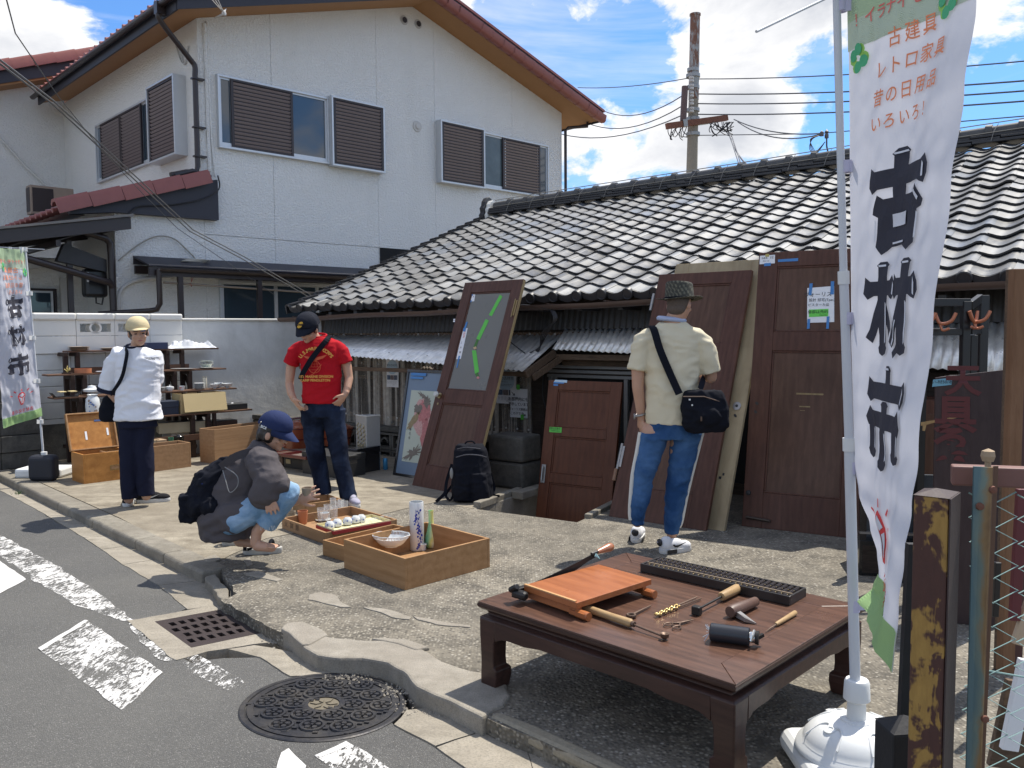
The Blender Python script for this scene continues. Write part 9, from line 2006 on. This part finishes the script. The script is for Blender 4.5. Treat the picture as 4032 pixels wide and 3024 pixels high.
mb=MB();ell(mb,hc+(HM@V((.083,.004,-.015))),(.011,.020,.031),HM);fuse(mb,'ear',SKIN,pn,.004,2)
m=MT('hat_check',.9);v_=m.vec((1,1,1),(.5,.3,.6));ck=m.n('ShaderNodeTexChecker',i_Scale=52.0);m.l(v_,ck.inputs['Vector']);wv=m.n('ShaderNodeTexWave',i_Scale=14.0);m.l(v_,wv.inputs['Vector']);m.col(m.mix(m.math('MULTIPLY',ck.outputs['Fac'],.8),m.mix(wv.outputs['Fac'],(.045,.045,.035),(.14,.135,.10)),(.035,.035,.03)));m.bump(m.noise(200,3),.4,.002);HATM=m.m
HT=Matrix.Translation(P(432,240,0))@mrot(rad(140),.03,.04)
mb=MB();mb.sheet(lambda u,v:(math.cos(u*6.2832)*(.098-.012*v)*(1 if v<.8 else 1-(v-.8)*3.4),math.sin(u*6.2832)*(.112-.012*v)*(1 if v<.8 else 1-(v-.8)*3.4),.118*min(1,v*1.2)+.012*math.sin(u*6.2832)*v-(.022*(v>.85)*(1-abs(math.cos(u*6.2832))))),40,16,.003,HT);mb.build('hat_crown',HATM,pn,smooth=60,merge=True)
mb=MB();mb.sheet(lambda u,v:(math.cos(u*6.2832)*(.095+.060*v),math.sin(u*6.2832)*(.11+.064*v),.004+.012*v*v*abs(math.cos(u*6.28))-.008*v*abs(math.sin(u*6.28))),48,5,.003,HT);mb.build('hat_brim',HATM,pn,smooth=60)
mb=MB();mb.tube([HT@V((math.cos(t)*.101,math.sin(t)*.115,.012)) for t in [i*.2094 for i in range(30)]],.006,6,closed=True);mb.build('hat_band',BAGB,pn,smooth=60)
mb=MB();mb.tube([P(390,345,.02)+V((math.cos(t)*.088,math.sin(t)*.075,.010*math.cos(t)*-1+.004)) for t in [i*.2618 for i in range(24)]],.0165,10,closed=True);mb.build('neck_cooler',simple('cooler_blue',(.38,.44,.62),.35),pn,smooth=60)
mb=MB();loft(mb,[(cx(392),.0,zq(885),.178,.13),(cx(392),.0,zq(760),.18,.13),(cx(392),0,zq(600),.19,.13),(cx(390),0,zq(480),.20,.12),(cx(390),.0,zq(425),.215,.105),(cx(390),.0,zq(398),.185,.09),(cx(392),.0,zq(378),.12,.08),(cx(392),.01,zq(358),.085,.072)])
cap_(mb,[P(270,432,0),P(236,470,0)],[.062,.070],20);mb.tube([P(236,470,0),P(213,605,0)],[.072,.070],20);cap_(mb,[P(520,432,0),P(556,480,.0)],[.062,.074],20);mb.tube([P(556,480,.0),P(588,620,.01)],[.076,.074],20)
fuse(mb,'shirt',CRM,pn,.0075,4,.009,(4,4,8),9)
mb=MB();loft(mb,[(cx(390),.0,zq(960),.178,.125),(cx(390),.0,zq(875),.17,.12)])
L1=[(305,930,.105,.11),(275,1040,.090,.095),(245,1150,.078,.085),(228,1260,.068,.078),(216,1345,.058,.065),(212,1385,.047,.052),(213,1410,.044,.05)];L2_=[(470,930,.105,.11),(450,1050,.092,.097),(428,1170,.080,.086),(408,1290,.070,.078),(396,1390,.060,.068),(390,1425,.050,.054),(388,1462,.046,.052)]
for rr in (L1,L2_):loft(mb,[(P(x,y).x,.0,zq(y),a,b) for x,y,a,b in rr][::-1])
fuse(mb,'trousers',BPT,pn,.0075,4,.007,(6,6,9),7)
for rr,sg in ((L1,-1),(L2_,1)):
 mb=MB();pts=[V((P(x,y).x+sg*a*1.0,-.012,zq(y))) for x,y,a,b in rr[:-1]];pts=smoothpath(pts,5);mb.tube([p+V((0,.0,0)) for p in pts],.016,8);mb.build('side_stripe',fabric('stripe_white_%d'%(sg+2),(.62,.61,.56)),pn,smooth=60)
wt=P(226,840,.02);mb=MB();mb.tube([wt+V((math.cos(t)*.036,math.sin(t)*.034,.008*math.cos(t))) for t in [i*.314 for i in range(20)]],.008,6,closed=True);mb.lathe([(.02,0),(.02,.01),(.0005,.011)],14,Matrix.Translation(wt+V((-.036,-.005,-.012)))@Matrix.Rotation(rad(-90),4,'Y'));mb.build('wrist_watch',STEEL,pn,smooth=50)
gq_=lambda x,y:V((gz(*Z4(x,y)).x-pn.location.x,gz(*Z4(x,y)).y-pn.location.y,0));SHW_=fabric('sneaker_white',(.62,.62,.63),.05);SHB=simple('sneaker_black',(.015,.015,.017),.5)
(MA,LA),(MBq,LB)=shoes([(gq_(200,1512),gq_(228,1462),.050),(gq_(330,1566),gq_(488,1545),.050)],pn,SHW_,SOLEW,'sneaker')
swoosh(MBq,LB,SHB,pn,-1,1.1)
for M,L in ((MA,LA),(MBq,LB)):mb=MB();ell(mb,M@V((-.004,0,.078)),(.016,.026,.026),M.to_3x3().to_4x4());mb.cbox((L*.27,-.0495,.018),(L*.3,.006,.026),M);mb.cbox((L*.27,.0495,.018),(L*.3,.006,.026),M);mb.build('heel_panel',SHB,pn,smooth=60)
mb=MB();mb.lathe([(.0005,0),(.010,.0),(.0005,.0015)],10,MBq@Matrix.Translation((-.0205,0,.082))@Matrix.Rotation(rad(-90),4,'Y')@Matrix.Diagonal((.5,1,1,1)));mb.build('heel_mark',SNW,pn)
mb=MB();loft(mb,[(cx(545),-.17,zq(915),.12,.05),(cx(540),-.17,zq(890),.155,.065),(cx(535),-.17,zq(800),.16,.07),(cx(530),-.16,zq(725),.14,.055),(cx(525),-.16,zq(705),.12,.04)],28,None,.75);ell(mb,P(580,850,-.23),(.09,.035,.065));bg_=fuse(mb,'shoulder_bag',BAGB,None,.007,4,.008,(9,9,9),2);bg_.location=pn.location;tag(bg_,'black shoulder bag worn across the cream shirt','bag')
strap([P(285,375,.0),P(300,400,-.10),P(330,500,-.145),P(380,620,-.15),P(430,730,-.19)],.05,BAGB,bg_);strap([P(540,705,-.15),P(555,660,-.06),P(560,640,.05)],.04,BAGB,bg_)
mb=MB();mb.tube([P(450,745,-.235),P(560,745,-.24),P(640,770,-.22)],.004,5);mb.cbox(P(546,862,-.272),(.010,.006,.03));mb.build('zip',simple('zip_brown',(.10,.06,.04),.5),bg_);mb=MB();mb.cbox(P(485,761,-.243),(.012,.004,.010));mb.cbox(P(498,790,-.245),(.010,.004,.010));mb.build('small_tag',WHITEC,bg_)
Zk=lambda x,y:zz(x,y,1500,1050,1.659)
bb=gz(*Zk(598,1540));bp_=thing('backpack','black backpack standing alone in front of the mirror door','backpack',(bb.x,bb.y+.1,0));Pk=lambda x,y,d=0.:loc_of(bp_,gy(*Zk(x,y),bb.y+.1+d));cx=lambda x:Pk(x,1400).x;zq=lambda y:Pk(600,y).z
mb=MB();loft(mb,[(cx(598),0,.0,.15,.11),(cx(598),0,.03,.185,.13),(cx(596),.0,zq(1400),.185,.13),(cx(592),.02,zq(1300),.165,.12),(cx(585),.04,zq(1200),.145,.10),(cx(580),.05,zq(1165),.11,.07)],32,None,.7)
loft(mb,[(cx(535),-.10,.02,.075,.05),(cx(535),-.11,zq(1450),.08,.055),(cx(540),-.09,zq(1340),.07,.04)],24,None,.75);loft(mb,[(cx(655),-.10,.02,.075,.05),(cx(650),-.11,zq(1450),.08,.055),(cx(640),-.09,zq(1340),.07,.04)],24,None,.75)
fuse(mb,'pack_body',BAGB,bp_,.007,3,.007,(8,8,8),1)
mb=MB();mb.tube(smoothpath([Pk(490,1245,-.10),Pk(560,1228,-.12),Pk(640,1232,-.11),Pk(690,1245,-.08)],5),.005,6);mb.tube(smoothpath([Pk(500,1190,-.03),Pk(560,1180,-.06),Pk(650,1190,-.05)],5),.004,6);mb.build('zip',simple('zip_dark_grey',(.07,.07,.08),.4),bp_)
mb=MB();mb.tube(smoothpath([Pk(545,1170,.05),Pk(560,1145,.05),Pk(600,1142,.05),Pk(620,1168,.05)],5),.008,6);mb.build('grab_handle',BAGB,bp_)
strap([Pk(465,1290,.0),Pk(430,1400,-.02),Pk(420,1470,-.08),Pk(400,1500,-.12),Pk(360,1535,-.12)],.028,BAGB,bp_);strap([Pk(470,1420,.0),Pk(425,1490,-.02),Pk(450,1525,-.08),Pk(470,1500,-.06)],.022,BAGB,bp_);strap([Pk(715,1350,.0),Pk(740,1440,.0),Pk(735,1490,-.03),Pk(775,1498,-.05)],.022,BAGB,bp_)
mb=MB();ell(mb,Pk(461,1350,-.09),(.015,.012,.05));mb.build('pouch_toy',simple('pouch_grey',(.25,.25,.24),.7),bp_,smooth=60)
